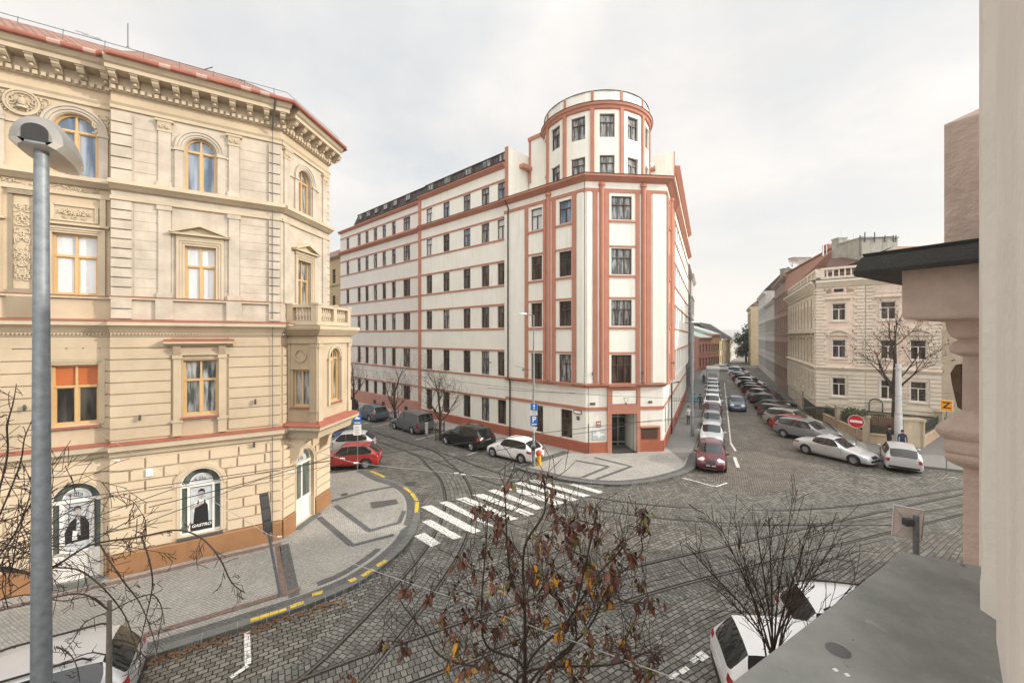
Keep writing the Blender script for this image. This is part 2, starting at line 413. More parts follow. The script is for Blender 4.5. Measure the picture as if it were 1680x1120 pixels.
def win_mesh(w, h, kind, fm, pm, t=.06):
    k = (round(w, 2), round(h, 2), kind, fm, pm, t)
    if k in _wc: return _wc[k]
    f = MB(); L = LOC
    arch = kind.startswith('arch'); r = w/2; zs = h-r if arch else h
    def bar(a, b, c, d, o=0.0): f.fb(L, a, b, -.03, .04+o, c, d)
    bar(-w/2, -w/2+t, 0, zs); bar(w/2-t, w/2, 0, zs); bar(-w/2+t, w/2-t, 0, t*1.2)
    if arch: ring(f, L, 0, zs, r-t, r, -.03, .04)
    else: bar(-w/2+t, w/2-t, h-t, h)
    tz = zs-t*.4 if arch else h*.64
    if kind in ('cross', 'arch', 'low'):
        bar(-t*.7, t*.7, t*1.2, tz-t*.6, .01); bar(-w/2+t, w/2-t, tz-t*.6, tz+t*.6, .015)
        bar(-t*.45, t*.45, tz+t*.6, h-t, .01)
    elif kind == 'three':
        for x in (-w/6, w/6): bar(x-t*.6, x+t*.6, t*1.2, tz-t*.6, .01); bar(x-t*.4, x+t*.4, tz+t*.6, h-t, .01)
        bar(-w/2+t, w/2-t, tz-t*.6, tz+t*.6, .015)
    elif kind == 'top':
        tz = h*.66; bar(-w/2+t, w/2-t, tz-t*.5, tz+t*.5, .015); bar(-t*.6, t*.6, t*1.2, tz-t*.5, .01)
    elif kind == 'plainbar': bar(-t*.6, t*.6, t*1.2, h-t, .01)
    if kind in ('cross', 'arch'):   # casement lines
        for x0, x1 in ((-w/2+t, -t*.7), (t*.7, w/2-t)):
            c = t*.45; z0, z1 = t*1.2, tz-t*.6
            f.fb(L, x0, x0+c, -.03, .02, z0, z1); f.fb(L, x1-c, x1, -.03, .02, z0, z1)
            f.fb(L, x0+c, x1-c, -.03, .02, z0, z0+c); f.fb(L, x0+c, x1-c, -.03, .02, z1-c, z1)
    p = MB()
    if arch:
        pt = [(-w/2+.01, .01), (w/2-.01, .01)]+[((r-.01)*math.cos(PI*i/12), zs+(r-.01)*math.sin(PI*i/12)) for i in range(13)]
        p.prism(L, pt, -.035, -.02)
    else: p.fb(L, -w/2+.01, w/2-.01, -.035, -.02, .01, h-.01)
    _wc[k] = (f.mesh('window', M[fm]), p.mesh('pane', M[pm])); return _wc[k]
def put_win(root, fr, s, z, w, h, kind, fm, pm, o=-.14, label=None, t=.06, name='window'):
    a, b = win_mesh(w, h, kind, fm, pm, t)
    e = bpy.data.objects.new(name, a); COL.objects.link(e); e.parent = root
    e.location = fr.P(s, o, z)-wloc(root); e.rotation_euler = (0, 0, fr.ang)
    q = bpy.data.objects.new('pane', b); COL.objects.link(q); q.parent = e
    if label: e['label'] = label
    return e
def scroll(mb, fr, s0, s1, z0, z1, n, o=0.03, seed=1, r=.018):
    "plaster scroll work: curls, leaves and buds in relief"
    rnd = random.Random(seed); w, h = s1-s0, z1-z0; c = (s0+s1)/2
    for i in range(n):
        x, y = rnd.uniform(0, w/2*.92), rnd.uniform(z0+h*.08, z1-h*.08); R0 = rnd.uniform(.05, .13)*min(1, h*1.6); d = rnd.choice((-1, 1)); a0 = rnd.uniform(0, 6.28)
        for sg in (-1, 1):
            pts = [fr.P(min(max(c+sg*(x+R0*(1-t/9)*math.cos(a0+d*t*.62)), s0), s1), o, min(max(y+R0*(1-t/9)*math.sin(a0+d*t*.62), z0), z1)) for t in range(8)]
            mb.tube(pts, [r*(1-.07*t) for t in range(8)], 5)
            for _ in range(2):
                b = pts[rnd.randrange(8)]; q = rnd.uniform(.6, 1.3)*r*1.4
                mb.lathe(b, [(0, -q), (q*.8, -q*.5), (q, 0), (q*.8, q*.5), (0, q)], 5)
def curve_pts(P, n=8):
    "Catmull-Rom through points"
    P = [Vector(p) for p in P]; out = []
    Q = [P[0]*2-P[1]]+P+[P[-1]*2-P[-2]]
    for i in range(1, len(Q)-2):
        a, b, c, d = Q[i-1:i+3]
        for k in range(n):
            t = k/n
            out.append(.5*((2*b)+(c-a)*t+(2*a-5*b+4*c-d)*t*t+(3*b-a-3*c+d)*t**3))
    out.append(P[-1]); return out
# ------------------------------------------------------------------ ground
def sheet(name, pts, z, mat, label=None):
    mb = MB(); mb.face([(p[0], p[1], z) for p in pts]); o = mb.build(name, M[mat]); tag(o, kind='structure')
    return o
def strip(name, path, half, z, mat, kind='structure', close=0, offs=0.0):
    mb = MB(); L = 0.0; prev = None
    for i, p in enumerate(path):
        t = (path[min(i+1, len(path)-1)]-path[max(i-1, 0)]); t.z = 0; t.normalize(); nn = Vector((-t.y, t.x, 0))
        a, b = p+nn*(offs+half), p+nn*(offs-half)
        if prev is not None:
            pl, pa, pb = prev; d = (p-path[i-1]).length; L2 = L+d
            mb.face([(pa.x,pa.y,z),(pb.x,pb.y,z),(b.x,b.y,z),(a.x,a.y,z)], 0, [(L, half),(L,-half),(L2,-half),(L2,half)]); L = L2
        prev = (L, a, b)
    o = mb.build(name, M[mat]); tag(o, kind=kind); return o
gm = MB()
xs = [-900,-400,-200,-120,-60,0,60,120,200,400,900,2500]; ys = [-60, 0, 60, 120, 158, 230, 330, 500, 800, 1300, 2000, 2600, 3200]
zs_ = {-60:-.06, 0:-.06, 60:-.06, 120:-.06, 158:-.4, 230:-8, 330:-18, 500:-28, 800:-32, 1300:-20, 2000:22, 2600:52, 3200:48}
rg = random.Random(3)
gz = {(i, j): zs_[ys[j]]+(rg.uniform(-7, 7) if ys[j] > 1200 else 0) for i in range(len(xs)) for j in range(len(ys))}
for i in range(len(xs)-1):
    for j in range(len(ys)-1):
        gm.face([(xs[i],ys[j],gz[i,j]),(xs[i+1],ys[j],gz[i+1,j]),(xs[i+1],ys[j+1],gz[i+1,j+1]),(xs[i],ys[j+1],gz[i,j+1])])
m, nt, b = nm('distant_ground', .95); g = pos(nt)
sx = nt.nodes.new('ShaderNodeSeparateXYZ'); nt.links.new(g, sx.inputs[0])
f = ramp(nt, noise(nt, .02, g, 6), .42, .58)
nt.links.new(mixc(nt, f, (.07,.08,.05), (.20,.19,.17)), b.inputs['Base Color'])
gm.build('ground', m)['kind'] = 'structure'
# carriageway: one sheet
CD = Vector((.852, .524, 0)).normalized(); CN = Vector((CD.y, -CD.x, 0))
sheet('road', [(-60,-30),(90,-30),(90,60),(62,150),(40,150),(-40,64),(-60,64)], 0.0, 'road')
# brown cobbles of the side street
BD = Vector((.462, .887, 0)).normalized()
e = [G(1150,772), G(1190,800), G(1235,812), G(1290,800), G(1340,772), G(1440,757)]
far = [Vector((58.6,100,0)), Vector((70,140,0)), Vector((55,140,0)), Vector((49.5,100,0))]
sheet('road', e+far, .004, 'roadb')
# brighter cobbles laid across by the parking strip
# tracks ------------------------------------------------
def W2(*p): return [G(u, v) for u, v in p]
A_dir = Vector((-.741, .672, 0))
def rails(path, name='tram_track', bed=True, zz=0.0):
    p = curve_pts(path, 8)
    if bed:
        strip(name+'_bed', p, .66, .008+zz, 'bed')
        strip(name+'_bed', p, .27, .006+zz, 'bedw', offs=1.02); strip(name+'_bed', p, .27, .006+zz, 'bedw', offs=-1.02)
    for sg in (-1, 1):
        strip('rail', p, .026, .016+zz, 'rail', offs=sg*.7175)
        strip('rail_groove', p, .02, .013+zz, 'groove', offs=sg*.655)
        strip('rail_groove', p, .012, .012+zz, 'groove', offs=sg*.765)
c0 = G(709, 746)
T1 = [c0+A_dir*60, c0+A_dir*30, c0+A_dir*12, c0, G(770, 769), G(830, 789.5), G(890, 808), G(950, 821), G(1010, 831), G(1070, 838), G(1140, 844), G(1230, 848), G(1330, 847), G(1450, 836), G(1580, 814)]
T1.append(T1[-1]+(T1[-1]-T1[-2])*2)
T1 = T1[:-1]+[T1[-1]]
g_ = [Vector((-4.97,9.73,0)), Vector((-2.6,11.0,0)), Vector((3.3,13.9,0)), Vector((9.08,16.0,0)), Vector((18.3,19.15,0)), Vector((23.8,21,0))]
T3 = []
for i, p in enumerate(g_):
    t = (g_[min(i+1,5)]-g_[max(i-1,0)]).normalized(); T3.append(p+Vector((t.y, -t.x, 0))*.7175)
T3 = [T3[0]-CD*30, T3[0]-CD*8]+T3+[T3[-1]+(T3[-1]-T3[-2]).normalized()*40]
d_ = W2((676,744),(700.7,764),(718.6,781.8),(727.5,801.4),(730,823),(725.7,846),(719,863),(700,897),(668,938),(625,985),(554,1058),(491,1115))
T2 = []
for i, p in enumerate(d_):
    t = (d_[min(i+1,11)]-d_[max(i-1,0)]).normalized(); T2.append(p+Vector((-t.y, t.x, 0))*.7175)
q = T2[0]
T2 = [c0+A_dir*9+Vector((-.1,-.1,0))]+T2+[T2[-1]+Vector((-.75,-1.4,0)), T2[-1]+Vector((-2.2,-3.2,0)), T2[-1]+Vector((-6,-6,0))]
rails(T1); rails(T2, zz=.0015); rails(T3, zz=.003)
# ---- pavements (raised .12)
KH = .12
def pav(name, pts, mat, z=KH):
    mb = MB(); mb.slab(pts, -.02, z); o = mb.build(name, M[mat]); tag(o, kind='structure'); return o
def kerb(path, w=.3, z=KH, side=1, name='kerb'):
    "granite kerb with joints; path is the outer edge"
    mb = MB(); L = 0
    for i in range(len(path)-1):
        a, b = path[i], path[i+1]; t = (b-a).normalized(); nn = Vector((-t.y, t.x, 0))*side*w
        t0 = ((path[i+1]-path[max(i-1,0)])).normalized(); t1 = ((path[min(i+2,len(path)-1)]-path[i])).normalized()
        n0 = Vector((-t0.y, t0.x, 0))*side*w; n1 = Vector((-t1.y, t1.x, 0))*side*w
        g = (b-a)*min(.012/(b-a).length, .1)
        mb.hexa([(*p[:2], zz) for zz in (-.02, z+.015) for p in (a+g, b-g, b-g+n1, a+g+n0)])
    o = mb.build(name, M['kerb']); tag(o, kind='structure'); return o
kz = lambda u, v: G(u, v, KH)
k1 = [kz(*p) for p in ((330,1049),(475,1002),(534,980),(577.5,961),(612,940),(646,914),(668,892),(681,872),(688,850),(689.5,834),(687,819),(680,807),(665,795.5),(648,788.5),(629,783),(601,768.5))]
k1s = [k1[0]-CD*x for x in (40, 30, 20, 12, 6, 3)]+k1
k1c = curve_pts(k1s[5:], 3)
k1c = [k1s[0], k1s[1], k1s[2]]+[k1s[3]+(k1s[5]-k1s[3])*t for t in (0,.33,.66)]+k1c
back1 = G(536, 778, KH)
pts = [p for p in k1c]+[back1, Vector((-13.5, 23.5, 0)), Vector((-55, 23, 0)), Vector((-60,-14,0))]
pav('pavement', pts, 'mos'); kerb(k1c)
strip('kerb_margin', k1c, .16, KH+.004, 'mosd', offs=.46)
strip('pavement_border', [k1c[i] for i in range(len(k1c)) if k1c[i].x > -5.9], .05, KH+.008, 'mos2', offs=.69)
def band(pix, half=.11, mat='mosd', z=KH+.012, name='pavement_pattern', xyz=None):
    p = xyz or [G(u, v, KH) for u, v in pix]; strip(name, p, half, z, mat)
band([(543,822),(600,806),(655,796)], .12)
band([(550,829),(605,870)], .12); band([(604,871),(655,857)], .1, z=KH+.0125); band([(655,857),(663,838)], .1)
band([(523,848),(577,894)], .12); band([(576,895),(646,877)], .1, z=KH+.0125)
strip('pavement_pattern', [k1c[i] for i in range(len(k1c)) if -5.9 < k1c[i].x < -3.6 and k1c[i].y < 15.2], .12, KH+.016, 'mosd', offs=.9)
band([(466,893),(483,978)], .16)
band([(455,893),(466,978)], .09, 'mosr')
sheet('pavement_pattern', [G(540,823,KH),G(551,832,KH),G(604,874,KH),G(655,860,KH),G(668,862,KH),G(646,877,KH),G(576,897,KH),G(521,848,KH)], KH+.006, 'mos2')
wl = [kz(182,954)-CD*22-CN*-.12, kz(182,954)+CN*.12, kz(461,889)+CN*.12]
strip('wall_margin', wl, .13, KH+.004, 'mosr')
wl2 = [p for p in k1c if p.x < -6.1 and p.y < 13]
strip('wall_margin', wl2, .11, KH+.016, 'mosr', offs=1.0); 
sheet('drain_grate', [G(607,824,KH),G(650,819,KH),G(654,826,KH),G(611,834,KH)], KH+.02, 'zincgrey')
mb = MB(); mb.lathe((*G(565,811,KH)[:2], KH+.012), [(0,.008),(.17,.008),(.18,0)], 14); tag(mb.build('manhole_cover', M['steeld']), 'small round iron cover set in the pavement near the yellow corner', 'cover')
# yellow kerb paint
for a, b in (((411,1017),(470,998)),((476,995),(498,987)),((512,975),(530,970)),((572,953),(584,948)),((594,944),(612,933)),((618,928),(634,918)),((683,840),(684.5,823)),((684,821),(675,808)),((674,807),(663,799)),((631,782),(608,772))):
    p, q = G(*a, KH+.02), G(*b, KH+.02)
    strip('yellow_kerb_paint', [p, (p+q)/2, q], .085, KH+.02, 'yellow_line')
# central block pavement
P0 = G(961, 746); P1 = G(1087.8, 742)
nL = Vector((-.672, -.741, 0)); FD = Vector((-.741, .672, 0))
k2 = [kz(*p) for p in ((852,770),(887,777),(920,785.5),(970,792.5),(1020,794.5),(1070,789.5),(1105,781.5),(1128,774),(1140,767),(1144,756),(1147,742))]
kB = k2[-1]
k2c = curve_pts(k2, 3)
bay = P0+nL*2.65+FD*1.6
kfar = [kB+BD*x for x in (5, 12, 25, 45, 75, 95)]
pav('pavement', [P0+nL*2.65+FD*70, bay, P0+nL*5.5+FD*1.9]+k2c[1:]+kfar+[P1+BD*95, P1, P0, P0+FD*70], 'mos2')
kerb([P0+nL*5.5+FD*1.9]+k2c[1:]+kfar, .3)
kerb([P0+nL*2.65+FD*x for x in (70, 50, 30, 20, 12, 6, 1.6)], .2)
strip('kerb_margin', [P0+nL*5.5+FD*1.9]+k2c[1:]+kfar[:1], .16, KH+.004, 'mosd', offs=.46)
band([(944,755),(999,765)]); band([(999,765),(955,783)], z=KH+.0125); band([(975,750),(1036,765)]); band([(1036,765),(978,786)], z=KH+.0125); band([(905,781),(953,784)], .1)
band([(858,764),(930,741)], .3)
pb = [P1+Vector((.3,-.1,0)), kB+Vector((-.35,-.6,0))]
sheet('pavement_asphalt', [P1+BD*1.2, G(1122,757,KH), kB+Vector((-.35,0.3,0))]+[x+Vector((-.35,0,0)) for x in kfar]+[P1+BD*95], KH+.009, 'asph')
# parking strip beside the block
sheet('parking_strip', [P0+nL*2.7+FD*70, P0+nL*2.7+FD*1.6, P0+nL*5.5+FD*1.9, P0+nL*5.8+FD*70], .006, 'road2')
kerb([P0+nL*5.85+FD*x for x in (70, 55, 40, 30, 24, 18, 12, 6, 1.6)], .16, .0, name='kerb')
for t in (1.9, 6.1, 12.3, 19.2, 21, 26.4, 27.6): strip('parking_line', [P0+nL*2.8+FD*(t+.3), P0+nL*4.2+FD*(t+.15), P0+nL*5.7+FD*t], .055, .011, 'white_line')
# east pavement in front of the cream house
C0 = Vector((29.9, 39.1, 0)); CB = Vector((.472, .881, 0)); CF = Vector((.723, -.691, 0))
k3 = [kz(*p) for p in ((1577,770),(1514,763),(1449,752.5),(1430,750),(1412,744),(1398,735))]
k3 += [k3[-1]+CB*x for x in (8, 20, 40, 65, 95)]
pav('pavement', [Vector((60,20,0)), k3[0]+Vector((12,-3,0))]+k3+[k3[-1]+Vector((6,-2,0)), Vector((75,110,0)), Vector((75,20,0))], 'asph')
kerb([k3[0]+Vector((12,-3,0))]+k3, .22)
sheet('pavement_mosaic', [k3[4]+Vector((.5,.3,0)), k3[5]+Vector((.4,.3,0))]+[x+Vector((.4,0,0)) for x in k3[6:]]+[C0+CB*60, C0+CB*20, G(1420,730), G(1425,748)], KH+.006, 'mos')
# crossing
CW = [((403,404),(452,388),(531,437),(486,456)),((440,336),(482,325),(633,410),(590,420)),((436,266),(485,256),(722,380),(678,393)),((523,245),(566,237),(790,360),(742,350)),
      ((602,228),(650,218),(900,322),(860,330)),((680,208),(735,203),(975,300),(940,308)),((752,188),(790,182),(1020,270),(985,280)),((815,168),(850,160),(1120,245),(1075,258)),((880,152),(915,146),(1185,230),(1150,238)),((945,140),(975,134),(1245,212),(1205,218)),((1135,158),(1165,154),(1308,194),(1280,202))]
for q in CW:
    pts = [G(540+x/2.897, 740+y/2.897) for x, y in q]
    sheet('zebra_stripe', [pts[0], pts[1], pts[2], pts[3]], .0185, 'white_line')
for a, b, w in (((1120,784),(1174,798.5),.06),((1174,798.5),(1193,792),.06),((1205,750),(1211,767),.1),((1199,727),(1207,740),.08),((405,1037),(407,1090),.07),((407,1092),(378,1112),.06),((1560,783),(1573,785),.05)):
    p, q = G(*a), G(*b); strip('road_marking', [p, (p+q)/2, q], w, .019, 'white_line')
pl = G(1199,727); strip('parking_line', [pl, pl+BD*20, pl+BD*45], .05, .012, 'white_line')
for x, y in ((1148,1074),(1140,1082),(1155,1080),(1105,1108),(1122,1100)):
    p = G(x, y); strip('road_marking', [p-CD*.14, p, p+CD*.16], .06, .019, 'white_line')
# own pavement at the foot of the camera's house
o0 = CN*.3
sheet('pavement', [o0-CN*2.6-CD*30, o0-CN*2.6+CD*24, o0+CD*24, o0-CD*30], KH, 'mos')
for mh, lb in (((842,771),'rectangular iron drain by the kerb of the parking strip'),((674,793),'iron gully beside the yellow painted kerb')):
    p = G(*mh); mb = MB(); mb.box(p.x-.3, p.x+.3, p.y-.25, p.y+.25, .004, .022); 
    for k in range(5): mb.box(p.x-.25+k*.11, p.x-.2+k*.11, p.y-.2, p.y+.2, .022, .026)
    tag(mb.build('drain', M['steeld']), lb, 'drain')
# leaf litter
mb = MB(); rl = random.Random(8)
for i in range(900):
    if i < 380: p = k1[0]+CD*rl.uniform(-4, 3.6)+CN*abs(rl.gauss(.02,.2)); p = Vector((p.x,p.y,0))
    elif i < 640: p = G(rl.uniform(1430,1570), rl.uniform(757,775))
    else: p = G(rl.uniform(1150,1560), rl.uniform(770,1040))
    a = rl.uniform(0, 6.3); s = rl.uniform(.03,.07); z = rl.uniform(.02,.05)
    mb.face([(p.x+s*math.cos(a+k*PI/2)*(1 if k%2 else .55), p.y+s*math.sin(a+k*PI/2)*(1 if k%2 else .55), z+.01*(k%2)) for k in range(4)])
M['litter'] = plain('dead_leaves', (.17,.085,.035), .8, 0, .5, 9)
mb.build('fallen_leaves', M['litter'])['kind'] = 'stuff'
# ------------------------------------------------------------------ sand-coloured corner house
Y = Fr(-9.36, 16.13, .852, .524); Cf = Fr(-9.36, 16.13, .11, .994)
CL = 3.4
yb = thing('corner_house', 'sand coloured ornate corner house with arched shop windows and a corner bay', 'building', (-9.36, 16.13, 0))
sb = Y.sat(181)         # left end of the projecting bay
YL = Y.sh(-.3)          # recessed part
s9 = -13.0
def wr(fr, u0, u1, v0, v1, um=None, o=0.0):
    um = (u0+u1)/2 if um is None else um
    return (fr.sat(u0, o), fr.sat(u1, o), fr.zat(um, v1, o), fr.zat(um, v0, o))
w1 = wr(Y, 300, 360, 590, 680); w2 = wr(Y, 303, 355, 405, 494); w3 = wr(Y, 299, 352, 230, 319)+(True,)
wg = wr(Y, 295, 364, 766, 886)+(True,)
cen = (w2[0]+w2[1])/2
def recen(q, c, w): return (c-w/2, c+w/2)+tuple(q[2:])
w1 = recen(w1, cen, 1.02); w2 = recen(w2, cen, .92); w3 = (cen-.47, cen+.47, 13.62, 15.62, True); wg = (cen-.62, cen+.62, 1.0, 3.42, True)
R2 = wr(YL, 88, 158, 388, 488); cl = (R2[0]+R2[1])/2; sp = 2.35
l1 = []; l2 = []; l3 = []; lg = []
z1 = (5.38, 7.5); z2 = (9.66, 11.62)
for k in range(5):
    c = cl-sp*k
    l1.append((c-.56, c+.56, 5.35, 7.36)); l2.append((c-.54, c+.54, 9.68, 11.72)); l3.append((c-.53, c+.53, 13.62, 15.72, True)); lg.append((c-.62, c+.62, .1 if k == 0 else 1.0, 3.42, True))
cc = 1.52
cg = (cc-.62, cc+.62, .14, 3.35, True); c2 = (cc-.46, cc+.46, 9.3, 11.62); c3 = (cc-.46, cc+.46, 13.62, 15.6, True)
P_ = {}
mb = MB(); wall(mb, Y, sb, 0, 0, 4.3, [wg], .25); wall(mb, YL, s9, sb, 0, 4.3, lg, .25); wall(mb, Cf, 0, CL, 0, 4.3, [cg], .3)
mb.fb(Y, sb, sb+.02, -.3, 0, 0, 4.3)
mb.build('ground_floor_wall', M['ygf'], yb)
mb = MB(); wall(mb, Y, sb, 0, 4.3, 8.5, [w1], .2); mb.cut(); wall(mb, YL, s9, sb, 4.3, 8.5, l1, .2); mb.cut()
wall(mb, Cf, 0, CL, 4.3, 8.5, [(.6,2.6,4.8,8.2)], .2)
mb.cut(); mb.fb(Y, sb, sb+.02, -.3, 0, 4.3, 17.2)
wall(mb, Y, sb, 0, 16.1, 17.2, []); mb.cut(); wall(mb, YL, s9, sb, 8.5, 17.2, l2+l3, .2); mb.cut(); wall(mb, Cf, 0, CL, 16.1, 17.2, [])
mb.build('upper_wall', M['ybase'], yb)
mb = MB(); wall(mb, Y, sb, 0, 8.5, 16.1, [w2, w3], .2); mb.cut(); wall(mb, Cf, 0, CL, 8.5, 16.1, [c2, c3], .25)
mb.build('stone_wall', M['ystone'], yb)
# the sides away from the street, closed
mb = MB(); e0 = Cf.P(CL, 0, 0); e1 = e0+Vector((-.80, .6, 0))*17; e2 = YL.P(s9, 0, 0); e3 = e2+Vector((-.6, .8, 0))*22
for a, b in ((e0, e1), (e1, e3), (e3, e2)):
    mb.face([(a.x,a.y,0),(b.x,b.y,0),(b.x,b.y,17.2),(a.x,a.y,17.2)])
mb.build('side_wall', M['ybase'], yb)
# rustication
mb = MB(); rustic(mb, Y, sb, 0, .9, 4.1, .4, .06, .075, [(wg[0]-.2, wg[1]+.2, .9, 3.62, True)], joint=.9)
rustic(mb, YL, s9, sb-.02, .9, 4.1, .4, .06, .075, [(q[0]-.2, q[1]+.2, .1, 3.62, True) for q in lg])
rustic(mb, Cf, .05, CL, .9, 4.1, .4, .06, .075, [(cg[0]-.15, cg[1]+.15, .1, 3.5, True)])
mb.build('ground_floor_rustication', M['ygf'], yb)
mb = MB(); rustic(mb, Y, sb, -.0, 4.75, 8.3, .4, .04, .05, [(w1[0]-.34, w1[1]+.34, 4.7, 8.1)])
rustic(mb, YL, s9, sb-.02, 4.75, 8.3, .4, .04, .05, [(q[0]-.15, q[1]+.15, 4.7, 7.5) for q in l1])
rustic(mb, Cf, .03, .3, 4.75, 8.3, .4, .04, .05, [])
mb.build('upper_rustication', M['ybase'], yb)
mb = MB()
for a, b in ((sb+.03, sb+.55), (-.42, -.03)):
    mb.cut()
    rustic(mb, Y, a, b, 9.66, 12.95, .33, .045, .09, []); rustic(mb, Y, a, b, 13.62, 16.0, .38, .045, .09, [])
    rustic(mb, Y, a, b, 8.9, 9.6, .35, .045, .09, [])
# smooth pilasters
pil = [Y.sat(u) for u in (252, 393)]
for c in (cen-1.02, cen+1.02):
    mb.cut()
    for a, b in ((9.66, 12.95), (13.62, 15.6)): mb.fb(Y, c-.17, c+.17, 0, .06, a, b)
    mb.fb(Y, c-.21, c+.21, 0, .09, 9.66, 9.85); mb.fb(Y, c-.21, c+.21, 0, .09, 12.8, 12.95); mb.fb(Y, c-.24, c+.24, 0, .1, 8.9, 9.6)
    mb.fb(Y, c-.21, c+.21, 0, .09, 13.62, 13.8)
for c in (.3, 3.0):
    mb.cut()
    for a, b in ((9.66, 12.95), (13.62, 15.6)): mb.fb(Cf, c-.17, c+.17, 0, .06, a, b)
mb.cut(); rustic(mb, Cf, 3.18, CL, 9.66, 12.95, .33, .03, .05, []); rustic(mb, Cf, 3.18, CL, 13.62, 16, .33, .03, .05, [])
# fine ashlar joints on the stone field
mb.cut()
for lo, hi, st in ((9.68, 12.95, .33), (13.64, 16.0, .38)):
    z = lo
    while z+st <= hi+.05:
        for a, b in ((sb+.6, cen-1.2), (cen-.83, cen-.74), (cen+.74, cen+.83), (cen+1.2, -.45)):
            if b > a: mb.fb(Y, a, b, 0, .012, z, z+st-.018)
        z += st
mb.build('pilaster', M['ystone'], yb)
mb = MB()
for fr, c in ((Y, cen-1.02), (Y, cen+1.02), (Cf, .3), (Cf, 3.0)):
    mb.cut()
    mb.fb(fr, c-.2, c+.2, 0, .08, 15.6, 15.66); mb.fb(fr, c-.25, c+.25, 0, .15, 15.93, 16.0)
    mb.sweep(fr, [(0,15.66),(.07,15.66),(.13,15.93),(0,15.93)], c-.19, c+.19); scroll(mb, fr, c-.2, c+.2, 15.66, 15.93, 4, .1, 3, .022)
mb.build('capital', M['ytrim'], yb, smooth=False)
# plinth
mb = MB(); q = [(0,0),(.1,0),(.1,.82),(.06,.88),(0,.88)]
mb.sweep(Y, q, sb, 0)
ed = [s9]+[x for g in reversed(lg) for x in (g[0]-.12, g[1]+.12) if g[2] < .5]+[sb]
mb.cut(); mb.sweep(YL, q, s9, lg[0][0]-.15); mb.cut(); mb.sweep(YL, q, lg[0][1]+.15, sb); mb.cut()
mb.sweep(Cf, q, .02, cg[0]-.1); mb.sweep(Cf, q, cg[1]+.1, CL)
mb.build('plinth', M['yplinth'], yb)
# string courses and cornices: on every frame
def course(mb, prof, m=0, ends=True, cf=True, bay=True):
    mb.sweep(YL, prof, s9, sb, m); mb.sweep(Y, prof, sb, 0, m, 0, .47)
    if cf: mb.sweep(Cf, prof, 0, CL, m, 0, 0)
mb = MB()
course(mb, [(0,4.2),(.1,4.2),(.12,4.3),(.22,4.42),(.26,4.42),(.26,4.6),(0,4.6)])
course(mb, [(0,8.3),(.05,8.3),(.05,8.42),(.16,8.55),(.30,8.68),(.34,8.68),(.34,8.82),(0,8.84)])
course(mb, [(0,9.58),(.09,9.58),(.09,9.66),(0,9.66)], cf=False)
course(mb, [(0,12.95),(.08,12.97),(.08,13.1),(0,13.1)]); course(mb, [(0,13.3),(.1,13.32),(.28,13.46),(.30,13.46),(.30,13.6),(0,13.62)])
course(mb, [(0,16.05),(.07,16.07),(.07,16.18),(.12,16.26),(0,16.28)])
course(mb, [(0,16.62),(.1,16.64),(.1,16.8),(.12,16.82),(.12,17.1),(.62,17.12),(.62,17.25),(.7,17.3),(.8,17.42),(.8,17.51),(0,17.51)])
course(mb, [(0,5.22),(.045,5.22),(.045,5.3),(0,5.3)], cf=False)
mb.build('cornice', M['ytrim'], yb)
mb = MB()
for fr, a, b, n in ((YL, s9, sb, 0), (Y, sb, .1, 0), (Cf, .05, CL, 0)):
    s = a+.06
    while s < b-.05: mb.fb(fr, s, s+.11, .08, .2, 16.66, 16.79); s += .185
    s = a+.03
    while s < b-.03: mb.fb(fr, s, s+.045, .04, .12, 8.36, 8.42); s += .09
mb.build('dentils', M['ytrim'], yb)
mb = MB()
for fr, a, b in ((YL, s9, sb-.1), (Y, sb+.15, .05), (Cf, .25, CL+.1)):
    n = round((b-a)/.56)
    for i in range(n+1):
        s = a+(b-a)*i/n
        mb.cut(); mb.sweep(fr, [(.12,16.84),(.22,16.82),(.3,16.9),(.44,16.93),(.52,17.0),(.55,17.11),(.12,17.11)], s-.09, s+.09)
        mb.lathe(fr.P(s, .34, 16.86), [(0,-.05),(.05,-.03),(.06,0),(.04,.04),(0,.05)], 6)
        mb.fb(fr, s-.11, s+.11, .12, .58, 17.08, 17.115)
mb.build('modillion', M['ytrim'], yb)
# red flashings
mb = MB(); course(mb, [(0,4.605),(.29,4.605),(.29,4.63),(0,4.68)]); course(mb, [(0,8.825),(.37,8.82),(.37,8.85),(0,8.9)]); course(mb, [(0,9.665),(.12,9.665),(.12,9.685),(0,9.7)], cf=False)
mb.fb(Y, w1[0]-.05, w1[1]+.05, 0, .14, w1[2]-.1, w1[2]-.04)
for q in l1: mb.fb(YL, q[0]-.05, q[1]+.05, 0, .12, q[2]-.1, q[2]-.04)
mb.build('red_flashing', M['redmetal'], yb)
